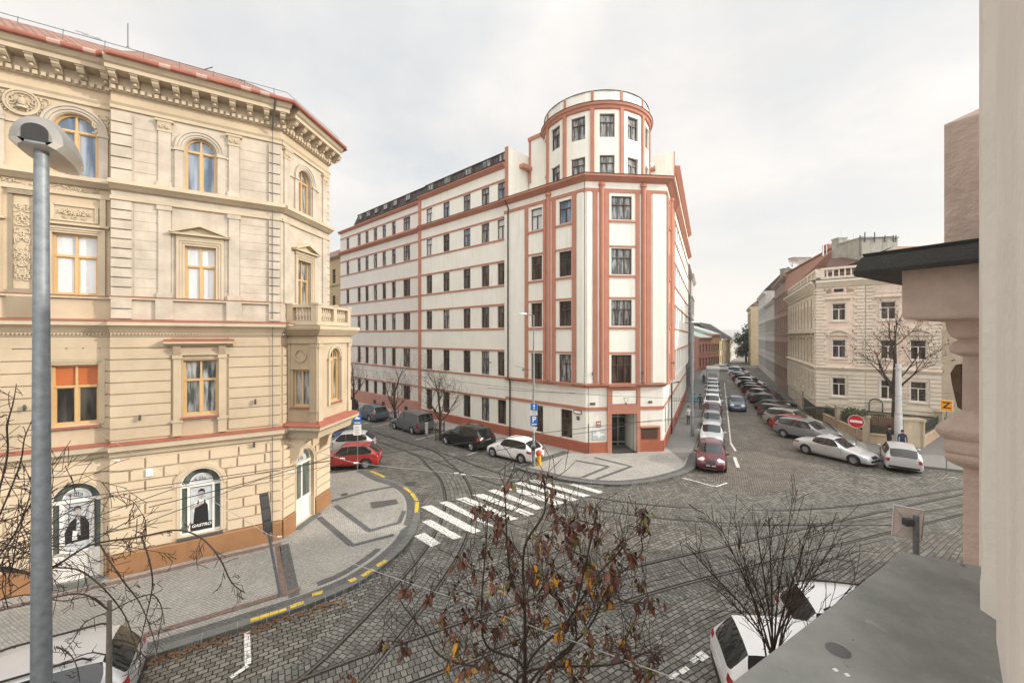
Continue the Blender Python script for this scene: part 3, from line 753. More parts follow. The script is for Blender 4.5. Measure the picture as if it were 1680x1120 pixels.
# gutter (red with lighter mended pieces) and roof
gp = [YL.P(s9, .85, 17.5)]+[YL.P(sb-.2, .85, 17.5), Y.P(sb+.2, .85, 17.5)]+[Y.P(.4, .85, 17.5), Cf.P(CL+.03, .85, 17.5)]
mb = MB(); mb.tube(gp, .085, 8)
gt = mb.build('gutter', M['redmetal'], yb, smooth=True)
mb = MB()
for t in (-6.3, -5.5, -3.6, -2.6, -1.3, -.7): 
    fr = Y if t > sb else YL; mb.tube([fr.P(t, .85, 17.5), fr.P(t+.3, .85, 17.5)], .092, 8)
mb.build('mended_gutter_piece', plain('dull_pink_zinc', (.42,.27,.22), .6, .2), gt)
M['cp'] = 0
def roof(mb, fr, s0, s1, z, o0, back, slope, h=0.0, e0=0, e1=0):
    P = fr.P; a = P(s0-o0*e0, o0, z); b = P(s1+o0*e1, o0, z); c = P(s1-back*e1, -back, z+(back+o0)*slope); d = P(s0+back*e0, -back, z+(back+o0)*slope)
    L = math.hypot(back+o0, (back+o0)*slope); mb.face([a, b, c, d], 0, [(s0-o0*e0, 0), (s1+o0*e1, 0), (s1-back*e1, L), (s0+back*e0, L)])
mb = MB(); roof(mb, YL, s9, sb, 17.53, .84, 3.1, .6); roof(mb, Y, sb, 0, 17.52, .82, 3.4, .6, e1=.47); roof(mb, Cf, 0, CL, 17.52, .82, 3.4, .6, e0=.47, e1=.02)
a = Cf.P(CL+.3, .82, 17.52); b = Cf.P(CL-3.4*.35, -3.4, 17.52+4.22*.63); c = b+Vector((-.8,.6,0))*12; d = e1+Vector((0,0,17.52))
mb.face([a, b, c, d], 0, [(0,0),(0,7),(12,7),(12,0)])
mb.build('roof', M['tiles'], yb)
mb = MB(); mb.tube([Y.P(s9, .55, 17.95), Y.P(.2, .55, 17.95), Cf.P(CL, .55, 17.95)], .012, 4)
for i in range(14): 
    s = s9+.4+i*.95; mb.tube([Y.P(s, .6, 17.66), Y.P(s, .55, 17.98)], .012, 4)
mb.build('snow_guard', M['steeld'], yb)
# arched surrounds
mb = MB()
for fr, qs, w in ((Y, [wg], .2), (YL, lg, .2), (Cf, [cg], .16)):
    for q in qs:
        mb.cut(); c = (q[0]+q[1])/2; r = (q[1]-q[0])/2; zs = q[3]-r
        ring(mb, fr, c, zs, r, r+.07, 0, .05); ring(mb, fr, c, zs, r+.075, r+w-.05, 0, .075); ring(mb, fr, c, zs, r+w-.045, r+w, 0, .06)
        for sg in (-1, 1):
            a, b = sorted((c+sg*r, c+sg*(r+.07))); mb.fb(fr, a, b, 0, .05, q[2]+(0 if q[2] < .5 else 0), zs)
            a, b = sorted((c+sg*(r+.075), c+sg*(r+w))); mb.fb(fr, a, b, 0, .03, max(q[2], .9), zs)
mb.build('arch_surround', M['ygf'], yb)
mb = MB()
for fr, qs in ((Y, [w3]), (YL, l3), (Cf, [c3])):
    for q in qs:
        mb.cut(); c = (q[0]+q[1])/2; r = (q[1]-q[0])/2; zs = q[3]-r
        for a, b, o in ((.03, .1, .04), (.105, .19, .07), (.195, .27, .1)): ring(mb, fr, c, zs, r+a, r+b, 0, o, n=18)
        for sg in (-1, 1):
            a, b = sorted((c+sg*(r+.04), c+sg*(r+.27))); mb.fb(fr, a, b, 0, .07, q[2], zs-.12); mb.fb(fr, a-.03, b+.03, 0, .11, zs-.12, zs-.06); mb.fb(fr, a-.01, b+.01, 0, .09, zs-.06, zs+.01)
            a, b = sorted((c+sg*(r+.3), c+sg*(r+.58))); mb.fb(fr, a, b, 0, .045, zs-.12, zs-.04)
mb.build('arch_surround', M['ystone'], yb)
# square surrounds
def surround(mb, fr, q, w, o, steps=3):
    for k in range(steps):
        a = w*k/steps; b = w*(k+1)/steps-.006; oo = o*(k+1)/steps
        mb.fb(fr, q[0]-b, q[0]-a, 0, oo, q[2], q[3]+b); mb.fb(fr, q[1]+a, q[1]+b, 0, oo, q[2], q[3]+b); mb.fb(fr, q[0]-a, q[1]+a, 0, oo, q[3]+a, q[3]+b)
mb = MB(); surround(mb, Y, w2, .24, .08); mb.cut(); surround(mb, Cf, c2, .22, .08)
for q in l2: mb.cut(); surround(mb, YL, q, .2, .09); mb.fb(YL, q[0]-.3, q[1]+.3, 0, .14, q[3]+.26, q[3]+.33)
for fr, q in ((Y, w2), (Cf, c2)):
    c = (q[0]+q[1])/2; zb = q[3]+.28; hw = (q[1]-q[0])/2+.3
    mb.fb(fr, c-hw+.06, c+hw-.06, 0, .08, q[3]+.24, zb+.08)
    mb.fb(fr, c-hw-.12, c+hw+.12, 0, .2, zb+.08, zb+.15)
    mb.prism(fr, [(c-hw, zb+.15), (c+hw, zb+.15), (c, zb+.42)], 0, .05)
    mb.prism(fr, [(c-hw-.14, zb+.15), (c-hw-.02, zb+.13), (c, zb+.41), (c, zb+.52)], 0, .24); mb.prism(fr, [(c+hw+.14, zb+.15), (c, zb+.52), (c, zb+.41), (c+hw+.02, zb+.13)], 0, .24)
mb.build('window_surround', M['ytrim'], yb)
mb = MB(); surround(mb, Y, w1, .1, .05)
for q in l1: mb.cut(); surround(mb, YL, q, .17, .06)
for sg in (-1, 1):
    c = cen+sg*.66; mb.fb(Y, c-.13, c+.13, 0, .12, 4.72, 5.2); mb.fb(Y, c-.16, c+.16, 0, .15, 5.2, 5.28); mb.fb(Y, c-.11, c+.11, 0, .1, 5.28, 7.5); mb.fb(Y, c-.14, c+.14, 0, .14, 7.5, 7.62)
    mb.sweep(Y, [(0,7.62),(.12,7.62),(.3,7.95),(0,7.95)], c-.1, c+.1)
mb.fb(Y, cen-.85, cen+.85, 0, .1, 7.62, 7.95); mb.sweep(Y, [(0,7.95),(.2,7.95),(.36,8.05),(.36,8.13),(0,8.16)], cen-1.0, cen+1.0)
# flat arch voussoirs over the left windows
for q in l1:
    c = (q[0]+q[1])/2
    for k in range(-2, 3):
        a = k*.34; mb.prism(YL, [(c+a-.15, 7.58), (c+a+.15, 7.58), (c+a*1.25+.19, 8.1), (c+a*1.25-.19, 8.1)], 0, .045)
mb.build('window_surround', M['ybase'], yb)
mb = MB(); mb.sweep(Y, [(0,8.16),(.38,8.135),(.38,8.15),(0,8.22)], cen-1.02, cen+1.02); mb.build('hood_flashing', M['redmetal'], yb)
# reliefs on the recessed part
mb = MB()
for k in range(4):
    c = cl-sp*(k+.5)
    mb2 = mb; p = YL.P(c, .03, 15.95)
    for r, o in ((.3, .05), (.36, .08)):
        ring(mb, YL, c, 15.72, r, r+.05, 0, o, a0=0, a1=2*PI, n=20)
    mb.lathe(YL.P(c, .06, 15.75), [(0,-.13),(.07,-.1),(.09,0),(.08,.08),(0,.13)], 8); mb.lathe(YL.P(c, .04, 15.58), [(0,-.08),(.14,-.04),(.1,.03),(0,.05)], 8)
    scroll(mb, YL, c-.62, c+.62, 15.3, 16.05, 26, .03, 11+k)
    scroll(mb, YL, c-.16, c+.16, 9.9, 12.7, 46, .03, 31+k, .016)
scroll(mb, YL, sb-.5, sb-.02, 14.9, 15.95, 16, .03, 5)
mb.build('relief_ornament', M['ytrim'], yb)
mb = MB()
for k in range(5):
    c = cl-sp*k; scroll(mb, YL, c-.4, c+.4, 12.2, 12.55, 26, .04, 51+k, .015)
    for z in (12.12, 12.62): mb.fb(YL, c-.5, c+.5, 0, .05, z, z+.05)
    for sg in (-1, 1): mb.fb(YL, c+sg*.52-.04, c+sg*.52+.04, 0, .05, 12.12, 12.67); mb.fb(YL, c+sg*.68-.07, c+sg*.68+.07, 0, .1, 12.0, 12.95)
scroll(mb, YL, s9, sb-.03, 13.1, 13.32, 110, .02, 77, .018)
mb.build('relief_panel', M['ytrim'], yb)
mb = MB()
for k in range(5):
    for sg in (-1, 1):
        c = cl-sp*k+sg*(sp/2-.0) 
        if sg > 0 and k == 0: continue
        mb.cut()
        mb.fb(YL, c-.3, c+.3, 0, .08, 9.66, 9.82); mb.fb(YL, c-.27, c-.2, 0, .05, 9.82, 12.8); mb.fb(YL, c+.2, c+.27, 0, .05, 9.82, 12.8); mb.fb(YL, c-.3, c+.3, 0, .09, 12.8, 12.95)
        mb.fb(YL, c-.32, c+.32, 0, .09, 8.9, 9.58)
mb.build('panel_frame', M['ytrim'], yb)
# windows
put_win(yb, Y, cen, w1[2], 1.02, w1[3]-w1[2], 'cross', 'timber', 'g_curt', -.16)
put_win(yb, Y, cen, w2[2], .92, w2[3]-w2[2], 'cross', 'timber', 'g_blind', -.16)
put_win(yb, Y, cen, w3[2], .94, w3[3]-w3[2], 'arch', 'timber', 'g_blue', -.16)
for k in range(5):
    c = cl-sp*k
    put_win(yb, YL, c, l2[k][2], 1.08, l2[k][3]-l2[k][2], 'cross', 'timber', 'g_blind', -.16)
    put_win(yb, YL, c, l3[k][2], 1.06, l3[k][3]-l3[k][2], 'arch', 'timber', 'g_blue', -.16)
    wd = put_win(yb, YL, c, l1[k][2], 1.12, l1[k][3]-l1[k][2], 'cross', 'timber', 'g_dark', -.16)
    bl = MB()
    if k == 0: bl.fb(LOC, -.5, .5, -.018, -.012, 1.33, 1.95); bl.build('orange_blind', M['orange_blind'], None).parent = wd
    else: bl.fb(LOC, -.5, .5, -.018, -.012, .1, 1.95); bl.build('orange_blind', M['orange_blind'], None).parent = wd
put_win(yb, Cf, cc, c2[2], .92, c2[3]-c2[2], 'cross', 'timber', 'g_curt', -.2, name='balcony_door'); put_win(yb, Cf, cc, c3[2], .92, c3[3]-c3[2], 'arch', 'timber', 'g_curt', -.2)
# shop windows --------------------------------------------------
def text(body, size, mat, fr, s, z, o, parent, name='lettering', align='CENTER', shear=0.0, bold=0.0):
    cu = bpy.data.curves.new('t', 'FONT'); cu.body = body; cu.size = size; cu.align_x = align; cu.align_y = 'CENTER'; cu.extrude = .003; cu.shear = shear; cu.offset = bold
    to = bpy.data.objects.new('t', cu); COL.objects.link(to)
    dg = bpy.context.evaluated_depsgraph_get(); dg.update(); me = bpy.data.meshes.new_from_object(to.evaluated_get(dg))
    bpy.data.objects.remove(to); me.materials.clear(); me.materials.append(M[mat])
    me.transform(Matrix.Rotation(PI/2, 4, 'X'))
    o_ = bpy.data.objects.new(name, me); COL.objects.link(o_); o_.parent = parent
    o_.location = fr.P(s, o, z)-wloc(parent); o_.rotation_euler = (0, 0, fr.ang); return o_
M['poster_bg'] = plain('poster_grey', (.45,.48,.5), .5, 0, .25, 2); M['poster_dk'] = plain('poster_black', (.018,.018,.018), .5); M['skin_g'] = plain('poster_skin', (.36,.33,.31), .5, 0, .3, 8)
M['txt'] = plain('dark_lettering', (.05,.05,.05), .5)
def shop(root, fr, c, z0, z1, w, poster, door=False):
    r = w/2; zs = z1-r; o = -.2
    fm = MB(); ring(fm, fr, c, zs, r-.05, r, o, o+.07)
    for a, b in ((c-r, c-r+.05), (c+r-.05, c+r)): fm.fb(fr, a, b, o, o+.07, z0, zs)
    fm.fb(fr, c-r, c+r, o, o+.09, zs-.07, zs+.05); fm.fb(fr, c-r, c+r, o, o+.07, z0, z0+.06)
    if not door:
        for sg in (-1, 1): fm.fb(fr, c+sg*(r-.25)-.04, c+sg*(r-.25)+.04, o, o+.07, z0+.06, zs-.07)
    else:
        for x in ((-.045, .045),): fm.fb(fr, c+x[0], c+x[1], o, o+.07, z0+.06, zs-.07)
        for sg in (-1, 1):
            x = c+sg*(r-.07); a, b = sorted((x, x+sg*.05)); 
        fm.fb(fr, c-r, c+r, o, o+.08, z0+.95, z0+1.05)
    f = fm.build('shop_window', M['white_frame'], root)
    gl = MB(); pt = [(c-r+.01, z0+.01), (c+r-.01, z0+.01)]+[(c+(r-.01)*math.cos(PI*i/14), zs+(r-.01)*math.sin(PI*i/14)) for i in range(15)]
    gl.prism(fr, pt, o, o+.02); gl.build('pane', M['g_green'], f)
    lb = MB(); lr = r*.55; pt = [(c-lr, zs+.05)]+[(c+lr*math.cos(PI-PI*i/12), zs+.05+lr*.95*math.sin(PI*i/12)) for i in range(13)]
    lb.prism(fr, pt, o+.022, o+.035); s_ = lb.build('sign_plate', M['poster_bg'], f)
    ring_ = MB(); ring(ring_, fr, c, zs+.05, lr-.03, lr+.01, o+.02, o+.045); ring_.build('sign_rim', M['white_frame'], f)
    text('illa', .21, 'txt', fr, c+.03, zs+.19, o+.036, f, 'lettering')
    lg_ = MB()
    for i in range(3): lg_.fb(fr, c-.2+i*.022, c-.187+i*.022, o+.035, o+.04, zs+.14, zs+.22)
    lg_.build('logo', M['txt'], f)
    if poster:
        pm = MB(); pw = r-.3; a, b = c-pw, c+pw; zb = z0+.1 if poster == 1 else z0+1.0; zt = zs-.12
        pm.fb(fr, a, b, o+.022, o+.035, zb, zt); pp = pm.build('poster', M['poster_bg'], f)
        H_ = zt-zb; X = lambda x: c+(x-.5)*2*pw; Z = lambda y: zb+H_*y
        def shape(nm_, mt, poly, k):
            q = MB(); q.prism(fr, [(X(x), Z(y)) for x, y in poly], o+.035, o+.036+k*.002); q.build(nm_, M[mt], pp)
        if poster == 1:
            shape('printed_shirt', 'swhite', [(.22,.3),(.78,.3),(.86,.45),(.84,.66),(.62,.72),(.5,.68),(.38,.72),(.18,.64),(.1,.5)], 1)
            shape('printed_apron', 'poster_dk', [(.12,.12),(.84,.12),(.8,.55),(.7,.62),(.68,.7),(.62,.7),(.62,.6),(.38,.6),(.38,.7),(.33,.7),(.3,.6),(.18,.5)], 2)
            shape('printed_arm', 'skin_g', [(.0,.52),(.06,.49),(.5,.58),(.62,.6),(.58,.64),(.3,.6),(.02,.57)], 3)
            shape('printed_face', 'skin_g', [(.4,.72),(.6,.72),(.64,.82),(.6,.9),(.4,.9),(.36,.82)], 3)
            shape('printed_hair', 'poster_dk', [(.34,.84),(.36,.92),(.46,.96),(.6,.95),(.67,.9),(.65,.83),(.61,.89),(.42,.9)], 4)
            shape('printed_base', 'poster_dk', [(0,0),(1,0),(1,.17),(0,.17)], 2)
            text('GASTRO', .15, 'swhite', fr, c, Z(.1), o+.045, pp, 'lettering', shear=.25, bold=.003)
        else:
            shape('printed_jacket', 'poster_dk', [(.05,.15),(.95,.18),(.98,.5),(.8,.68),(.6,.7),(.42,.7),(.2,.6),(.04,.4)], 1)
            shape('printed_shirt', 'poster_bg', [(.45,.35),(.62,.3),(.6,.68),(.48,.68)], 2)
            shape('printed_face', 'skin_g', [(.42,.68),(.6,.68),(.64,.8),(.58,.9),(.44,.9),(.38,.8)], 3)
            shape('printed_hair', 'txt', [(.36,.82),(.38,.92),(.5,.96),(.63,.92),(.65,.82),(.59,.9),(.44,.9)], 4)
            shape('printed_glass', 'swhite', [(.3,.2),(.5,.2),(.48,.4),(.34,.42)], 3)
    return f
shop(yb, Y, cen, wg[2], wg[3], 1.24, 1)
shop(yb, YL, (lg[0][0]+lg[0][1])/2, .14, lg[0][3], 1.24, 2)
lat = MB(); c = (lg[0][0]+lg[0][1])/2
def lattice(mb, fr, a, b, z0, z1, o, st=.075, wd=.014):
    n = int((b-a+z1-z0)/st)
    for i in range(n):
        d = i*st
        for sg in (1, -1):
            x0 = a+d if sg > 0 else b-d
            # line going up-left (sg=1) or up-right
            t0 = max(0, (d-(b-a))); t1 = min(z1-z0, d)
            if t1 <= t0: continue
            p = fr.P(x0-sg*t0, o, z0+t0); q = fr.P(x0-sg*t1, o, z0+t1); mb.tube([p, q], wd, 4)
lattice(lat, YL, c-.34, c+.34, .2, 1.05, -.16); lat.fb(YL, c-.38, c-.3, -.19, -.12, .15, 2.7); lat.fb(YL, c+.3, c+.38, -.19, -.12, .15, 2.7); lat.fb(YL, c-.38, c+.38, -.19, -.12, 1.05, 1.12)
lat.fb(YL, c-.56, c-.38, -.19, -.14, .15, 1.1); lat.fb(YL, c+.38, c+.56, -.19, -.14, .15, 1.1)
lat.build('door_lattice', M['white_frame'], yb)
mb = MB(); mb.sweep(YL, [(0,0),(.5,0),(.5,.14),(0,.14)], lg[0][0]-.1, lg[0][1]+.1); mb.sweep(Cf, [(0,0),(.3,0),(.3,.14),(0,.14)], cg[0]-.1, cg[1]+.25); mb.build('door_step', M['kerb'], yb)
for k in range(1, 5): shop(yb, YL, cl-sp*k, 1.0, 3.42, 1.24, 1)
sdr = shop(yb, Cf, cc, cg[2], cg[3], 1.24, 0, True); sdr.name = 'shop_door'
lat = MB()
for sg in (-1, 1):
    a, b = sorted((cc+sg*.05, cc+sg*.55)); lat.fb(Cf, a, b, -.17, -.15, .2, 1.1)
    for i in range(9): lat.fb(Cf, a+.04, b-.04, -.15, -.135, .26+i*.09, .3+i*.09)
lat.build('louvred_door_panel', M['white_frame'], yb)
mb = MB(); mb.sweep(Y, [(-.2,.93),(.1,.88),(.12,.96),(-.2,1.0)], wg[0]-.06, wg[1]+.06); mb.build('window_sill', M['zincgrey'], yb)
mb = MB(); mb.fb(Y, Y.sat(241), Y.sat(252), 0, .14, Y.zat(246,779), Y.zat(246,767)); mb.build('wall_box', M['swhite'], yb)
# oriel on the corner face ----------------------------------------------
OF = Cf.sh(1.35); oa, ob = .33, 2.95; z0, z1 = 4.62, 8.62
LS = Fr(*Cf.P(oa, 0, 0)[:2], Cf.nx, Cf.ny)  # left flank, s from wall outwards; normal faces the camera side
om = MB()
fo = [( .95+.33-.33, 1.75, 5.45, 7.9, True)]
fo = [((oa+ob)/2-.4, (oa+ob)/2+.4, 5.45, 7.78, True)]
wall(om, OF, oa, ob, z0+.05, 8.3, fo, .2)
om2 = MB(); wall(om2, LS, 0, 1.35, z0+.05, 8.3, [(.28, 1.0, 5.42, 6.92)], .18)
RS = Fr(*Cf.P(ob, 1.35, 0)[:2], -Cf.nx, -Cf.ny); wall(om, RS, 0, 1.35, z0+.05, 8.3, [], .1)
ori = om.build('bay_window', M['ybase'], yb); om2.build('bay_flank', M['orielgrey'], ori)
om = MB()
for a in (oa, ob-.3): om.fb(OF, a, a+.3, 0, .08, z0+.05, 5.3); om.fb(OF, a+.03, a+.27, 0, .05, 5.3, 7.85); om.fb(OF, a, a+.3, 0, .09, 7.85, 8.0)
c = (oa+ob)/2
for a, b, o in ((.02, .09, .04), (.095, .17, .07)): ring(om, OF, c, 7.38, .4+a, .4+b, 0, o)
for sg in (-1, 1): a, b = sorted((c+sg*.42, c+sg*.6)); om.fb(OF, a, b, 0, .08, 5.35, 7.28); om.fb(OF, a-.03, b+.03, 0, .11, 7.28, 7.36)
for fr, a, b in ((OF, oa, ob), ):
    om.sweep(fr, [(0,8.0),(.08,8.02),(.08,8.2),(0,8.2)], a-.05, b+.05); om.sweep(fr, [(0,8.3),(.12,8.34),(.3,8.55),(.34,8.6),(.34,8.74),(0,8.76)], a, b, 0, 1, .9)
om.build('bay_ornament', M['ytrim'], ori)
om = MB(); om.fb(LS, 1.05, 1.35, 0, .05, z0+.05, 7.85); om.fb(LS, 1.02, 1.38, 0, .07, 7.85, 8.0); om.fb(LS, 1.02, 1.38, 0, .08, 5.2, 5.3)
om.sweep(LS, [(0,8.0),(.08,8.02),(.08,8.2),(0,8.2)], 0, 1.4); om.sweep(LS, [(0,8.3),(.12,8.34),(.3,8.55),(.34,8.6),(.34,8.74),(0,8.76)], 0, 1.35, 0, 0, 1)
om.fb(LS, .2, 1.08, 0, .06, 6.95, 7.05); ring(om, LS, .64, 7.52, .22, .27, 0, .05, a0=0, a1=2*PI, n=18); om.fb(LS, .1, .18, 0, .04, 5.3, 8)
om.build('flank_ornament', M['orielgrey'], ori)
put_win(ori, OF, c, 5.45, .8, 2.33, 'arch', 'timber', 'g_curt', -.15); put_win(ori, LS, .64, 5.42, .72, 1.5, 'plainbar', 'timber', 'g_curt', -.15)
om = MB()
for fr, a, b, e0, e1 in ((OF, oa, ob, 1, 1), (LS, 0, 1.35, 0, 1)):
    om.sweep(fr, [(0,4.4),(.15,4.4),(.3,4.52),(.3,4.64),(0,4.66)], a, b, 0, e0, e1)
    om.sweep(fr, [(-.2,4.12),(.02,4.12),(.08,4.4),(-.2,4.4)], a, b, 0, e0*.5, e1*.5)
om.fb(Cf, oa, ob, -.0, 1.35, 4.38, 4.5); om.build('bay_base', M['ytrim'], ori)
om = MB(); om.sweep(OF, [(0,4.67),(.34,4.65),(.34,4.68),(0,4.86)], oa, ob, 0, 1, 1); om.sweep(LS, [(0,4.67),(.34,4.65),(.34,4.68),(0,4.8)], 0, 1.35, 0, 0, 1)
om.fb(OF, c-.45, c+.45, 0, .12, 5.38, 5.43); om.fb(LS, .2, 1.05, 0, .06, 5.34, 5.4); om.build('bay_flashing', M['redmetal'], ori)
om = MB()
for s in (oa+.25, ob-.3):
    om.prism(Fr(*Cf.P(s, 0, 0)[:2], Cf.nx, Cf.ny), [(.02,4.35),(1.2,4.35),(1.15,4.1),(.8,4.0),(.55,3.7),(.45,3.3),(.2,3.15),(.02,2.9)], -.14, .14)
om.build('bracket', M['ygf'], yb)
# balustrade
om = MB()
fl = [(OF, oa, ob), (LS, 0, 1.35)]
for fr, a, b in fl:
    om.fb(fr, a, b, -.22, .02, 8.78, 8.95); om.fb(fr, a, b, -.22, .04, 9.5, 9.62)
for fr, s in ((OF, oa), (OF, ob-.26), (OF, c-.13), (LS, 1.35-.26), (LS, .02)): om.fb(fr, s, s+.26, -.24, .03 if fr is OF else .028, 8.95, 9.5); om.fb(fr, s-.04, s+.3, -.27, .07, 9.62, 9.68)
bl_ = om.build('balustrade', M['ytrim'], yb)
om = MB(); pr = [(.03,0),(.06,.03),(.035,.08),(.03,.1),(.075,.22),(.07,.3),(.03,.42),(.03,.46),(.05,.5),(.03,.55)]
for fr, a, b in ((OF, oa+.33, c-.2), (OF, c+.2, ob-.33), (LS, .36, 1.03)):
    n = 5
    for i in range(n): om.lathe(fr.P(a+(b-a)*(i+.5)/n, -.1, 8.95), pr, 8)
om.build('balusters', M['ytrim'], bl_, smooth=True)
om = MB(); om.fb(Cf, oa, ob, 0, 1.3, 8.76, 8.82); om.build('balcony_floor', M['zincgrey'], yb)
# downpipe, hooks
mb = MB(); s = Y.sat(440); mb.tube([Y.P(-.2, .85, 17.45), Y.P(-.25, .5, 17.0), Y.P(-.3, .16, 16.5)], .04, 6); mb.tube([Y.P(-.3, .13, 16.5), Y.P(-.3, .12, 9)], .012, 5); mb.tube([Y.P(-.3, .36, 8.9), Y.P(-.3, .12, 8.2), Y.P(-.3, .12, .1)], .013, 5)
mb.build('lightning_conductor', M['zincgrey'], yb)
mb = MB()
for u, v in ((231, 684), (419, 658), (417, 728), (44, 668)):
    fr = YL if u < 180 else Y; p = fr.P(fr.sat(u), 0, fr.zat(u, v)); mb.tube([p, p+Vector((CN.x, CN.y, 0))*.22], .03, 6); mb.tube([p+Vector((CN.x*.15, CN.y*.15, -.1)), p+Vector((CN.x*.15, CN.y*.15, .1))], .035, 6)
mb.build('wire_hook', M['steeld'], yb)
def aerial(name, label, p, h, els, mat='steeld', tilt=0.0):
    mb = MB(); mb.tube([p, p+Vector((tilt, 0, h))], .02, 5)
    for z, L in els: q = p+Vector((tilt*z/h, 0, z)); mb.tube([q-Vector((L/2, L/4, 0)), q+Vector((L/2, L/4, 0))], .012, 4)
    o = mb.build(name, M[mat]); tag(o, label, 'aerial'); return o
p = PT(210, 78, 16.5); aerial('aerial', 'thin upright aerial rod on the tiled roof of the sand coloured house', p, 1.0, [(.02,.1)])
p = PT(166, 66, 16); aerial('aerial', 'branched television aerial on the ridge of the sand coloured house', p, .35, [(.15,.5),(.3,.35),(.34,.2)], 'alu', -.9)
p = PT(330, 116, 17.2); aerial('roof_hook', 'short slanting iron rod sticking up from the red tiled roof edge', p, .15, [(.1,.05)], 'steeld', .5)
# ------------------------------------------------------------------ ivory and salmon block with the round tower
B0 = Fr(P0.x, P0.y, .741, -.672)                       # street side, s negative away from the corner
ex = P1-P0; E = Fr(P0.x, P0.y, ex.x, ex.y); EL = ex.length
Rr = Fr(P1.x, P1.y, .444, .896)
cb_ = thing('corner_block', 'ivory office block with salmon bands and a round corner tower', 'building', tuple(P0))
ROWS = [(.95,2.98),(5.0,7.02),(9.05,10.87),(12.66,14.48),(16.5,18.15),(19.8,21.25)]
ws = B0.sat(836); wl_ = B0.sat(689); wf = B0.sat(557)
ROWS[4] = (16.5,18.15)
wallc = MB(); band_ = MB(); recess = MB()
near_s = [B0.sat(u) for u in (829, 796, 765.7, 732, 704)]; near_s[0] -= .42
wops = []
for z0, z1 in ROWS:
    for s in near_s: wops.append((s-.5, s+.5, z0, z1))
O_ = -.02
wall(wallc, B0, wl_, ws-.35, 0, 22.6, wops, .22)
# corner block left side, upper part .25 proud above the ground floor
CBL = [B0.sat(u, .25) for u in (880, 927)]
cops = [(s-.55, s+.55, z0, z1) for s in CBL for z0, z1 in ROWS[1:5]]
gops = [(s-.5, s+.5, ROWS[0][0], ROWS[0][1]) for s in (CBL[0]-.05, CBL[1]-.05)]
wall(wallc, B0, ws-.35, 0, 0, 4.9, gops, .22)
zt = 19.2; UL = ws-.35; mit = .25*.3
wall(wallc, B0, UL, 0+.05, 4.9, zt, cops, .25, o=.25)
dgap = MB()
# entrance face
dx0, dx1 = E.sat(1003), E.sat(1044); ec = (dx0+dx1)/2
eops = [(dx0, dx1, .02, 2.85)]
wall(wallc, E, 0, EL, 0, 4.9, eops, .5)
eu = [(E.sat(1003, .25), E.sat(1036.5, .25), z0, z1) for z0, z1 in ROWS[1:5]]
wall(wallc, E, -.12, EL+.12, 4.9, zt, eu, .25, o=.25)
# right side
rs_ = [1.6, 4.2]
rops = [(s-.5, s+.5, z0, z1) for s in rs_ for z0, z1 in ROWS[:1]]
wall(wallc, Rr, 0, 5.9, 0, 4.9, rops, .22)
wall(wallc, Rr, -.05, 5.9, 4.9, zt, [(s-.5, s+.5, z0, z1) for s in rs_ for z0, z1 in ROWS[1:5]], .25, o=.25)
RW = 31.0
rw = [5.9+1.7+2.6*i for i in range(10)]
wall(wallc, Rr, 5.9, RW, 0, 4.7, [(s-.55, s+.55, z0, z1) for s in rw for z0, z1 in ROWS[:1]], .22)
wall(wallc, Rr, 5.9, RW, 4.7, 22.6, [(s-.55, s+.55, z0, z1) for s in rw for z0, z1 in ROWS[1:]], .22, o=.3)
wallc.face([Rr.P(5.9,0,4.7),Rr.P(RW,0,4.7),Rr.P(RW,.3,4.7),Rr.P(5.9,.3,4.7)])
wallc.face([Rr.P(RW,0,0),Rr.P(RW,-12,0),Rr.P(RW,-12,22.6),Rr.P(RW,.3,22.6),Rr.P(RW,.3,4.7),Rr.P(RW,0,4.7)])
# end walls of the wings rising above the corner block
LW = Fr(*B0.P(ws, 0, 0)[:2], -B0.nx, -B0.ny)       # from the facade inwards; outward normal must face the corner
def vwall(mb, a, b, z0, z1, th=.0): mb.face([(a.x,a.y,z0),(b.x,b.y,z0),(b.x,b.y,z1),(a.x,a.y,z1)])
a = B0.P(ws, .12, 0); b = B0.P(ws, -9, 0)
wallc.slab([B0.P(ws-.38, .12, 0), B0.P(ws, .12, 0), B0.P(ws, -9, 0), B0.P(ws-.38, -9, 0)], 4.9, 23.9)
wallc.slab([Rr.P(5.9, .3, 0), Rr.P(6.25, .3, 0), Rr.P(6.25, -9, 0), Rr.P(5.9, -9, 0)], 4.7, 23.9)
# block linking the tower with the wings
TC = Vector((6.9, 33.0, 0)); TR = 4.2
lk = [B0.P(-4.2, -3.6, 0), TC+Vector((-1, -2, 0)), TC+Vector((3, -1, 0)), Rr.P(4.6, -3.4, 0), Rr.P(8.6, -3.4, 0), TC+Vector((4, 9, 0)), B0.P(-9.5, -3.6, 0)]
LK0, LK1 = Vector((1.5,34.45,0)), Vector((3.3,32.75,0))
wallc.slab([LK0, LK1, TC+Vector((3,-1,0)), TC+Vector((6,6,0)), Vector((1.9,41,0))], 19, 25.3)
wallc.slab([B0.P(UL,.2,0), B0.P(0,.2,0), E.P(EL,.2,0), Rr.P(5.9,.2,0), Rr.P(5.9,-9,0), B0.P(UL,-9,0)], 19.1, 19.3)
cbw = wallc.build('wall', M['ccream'], cb_)
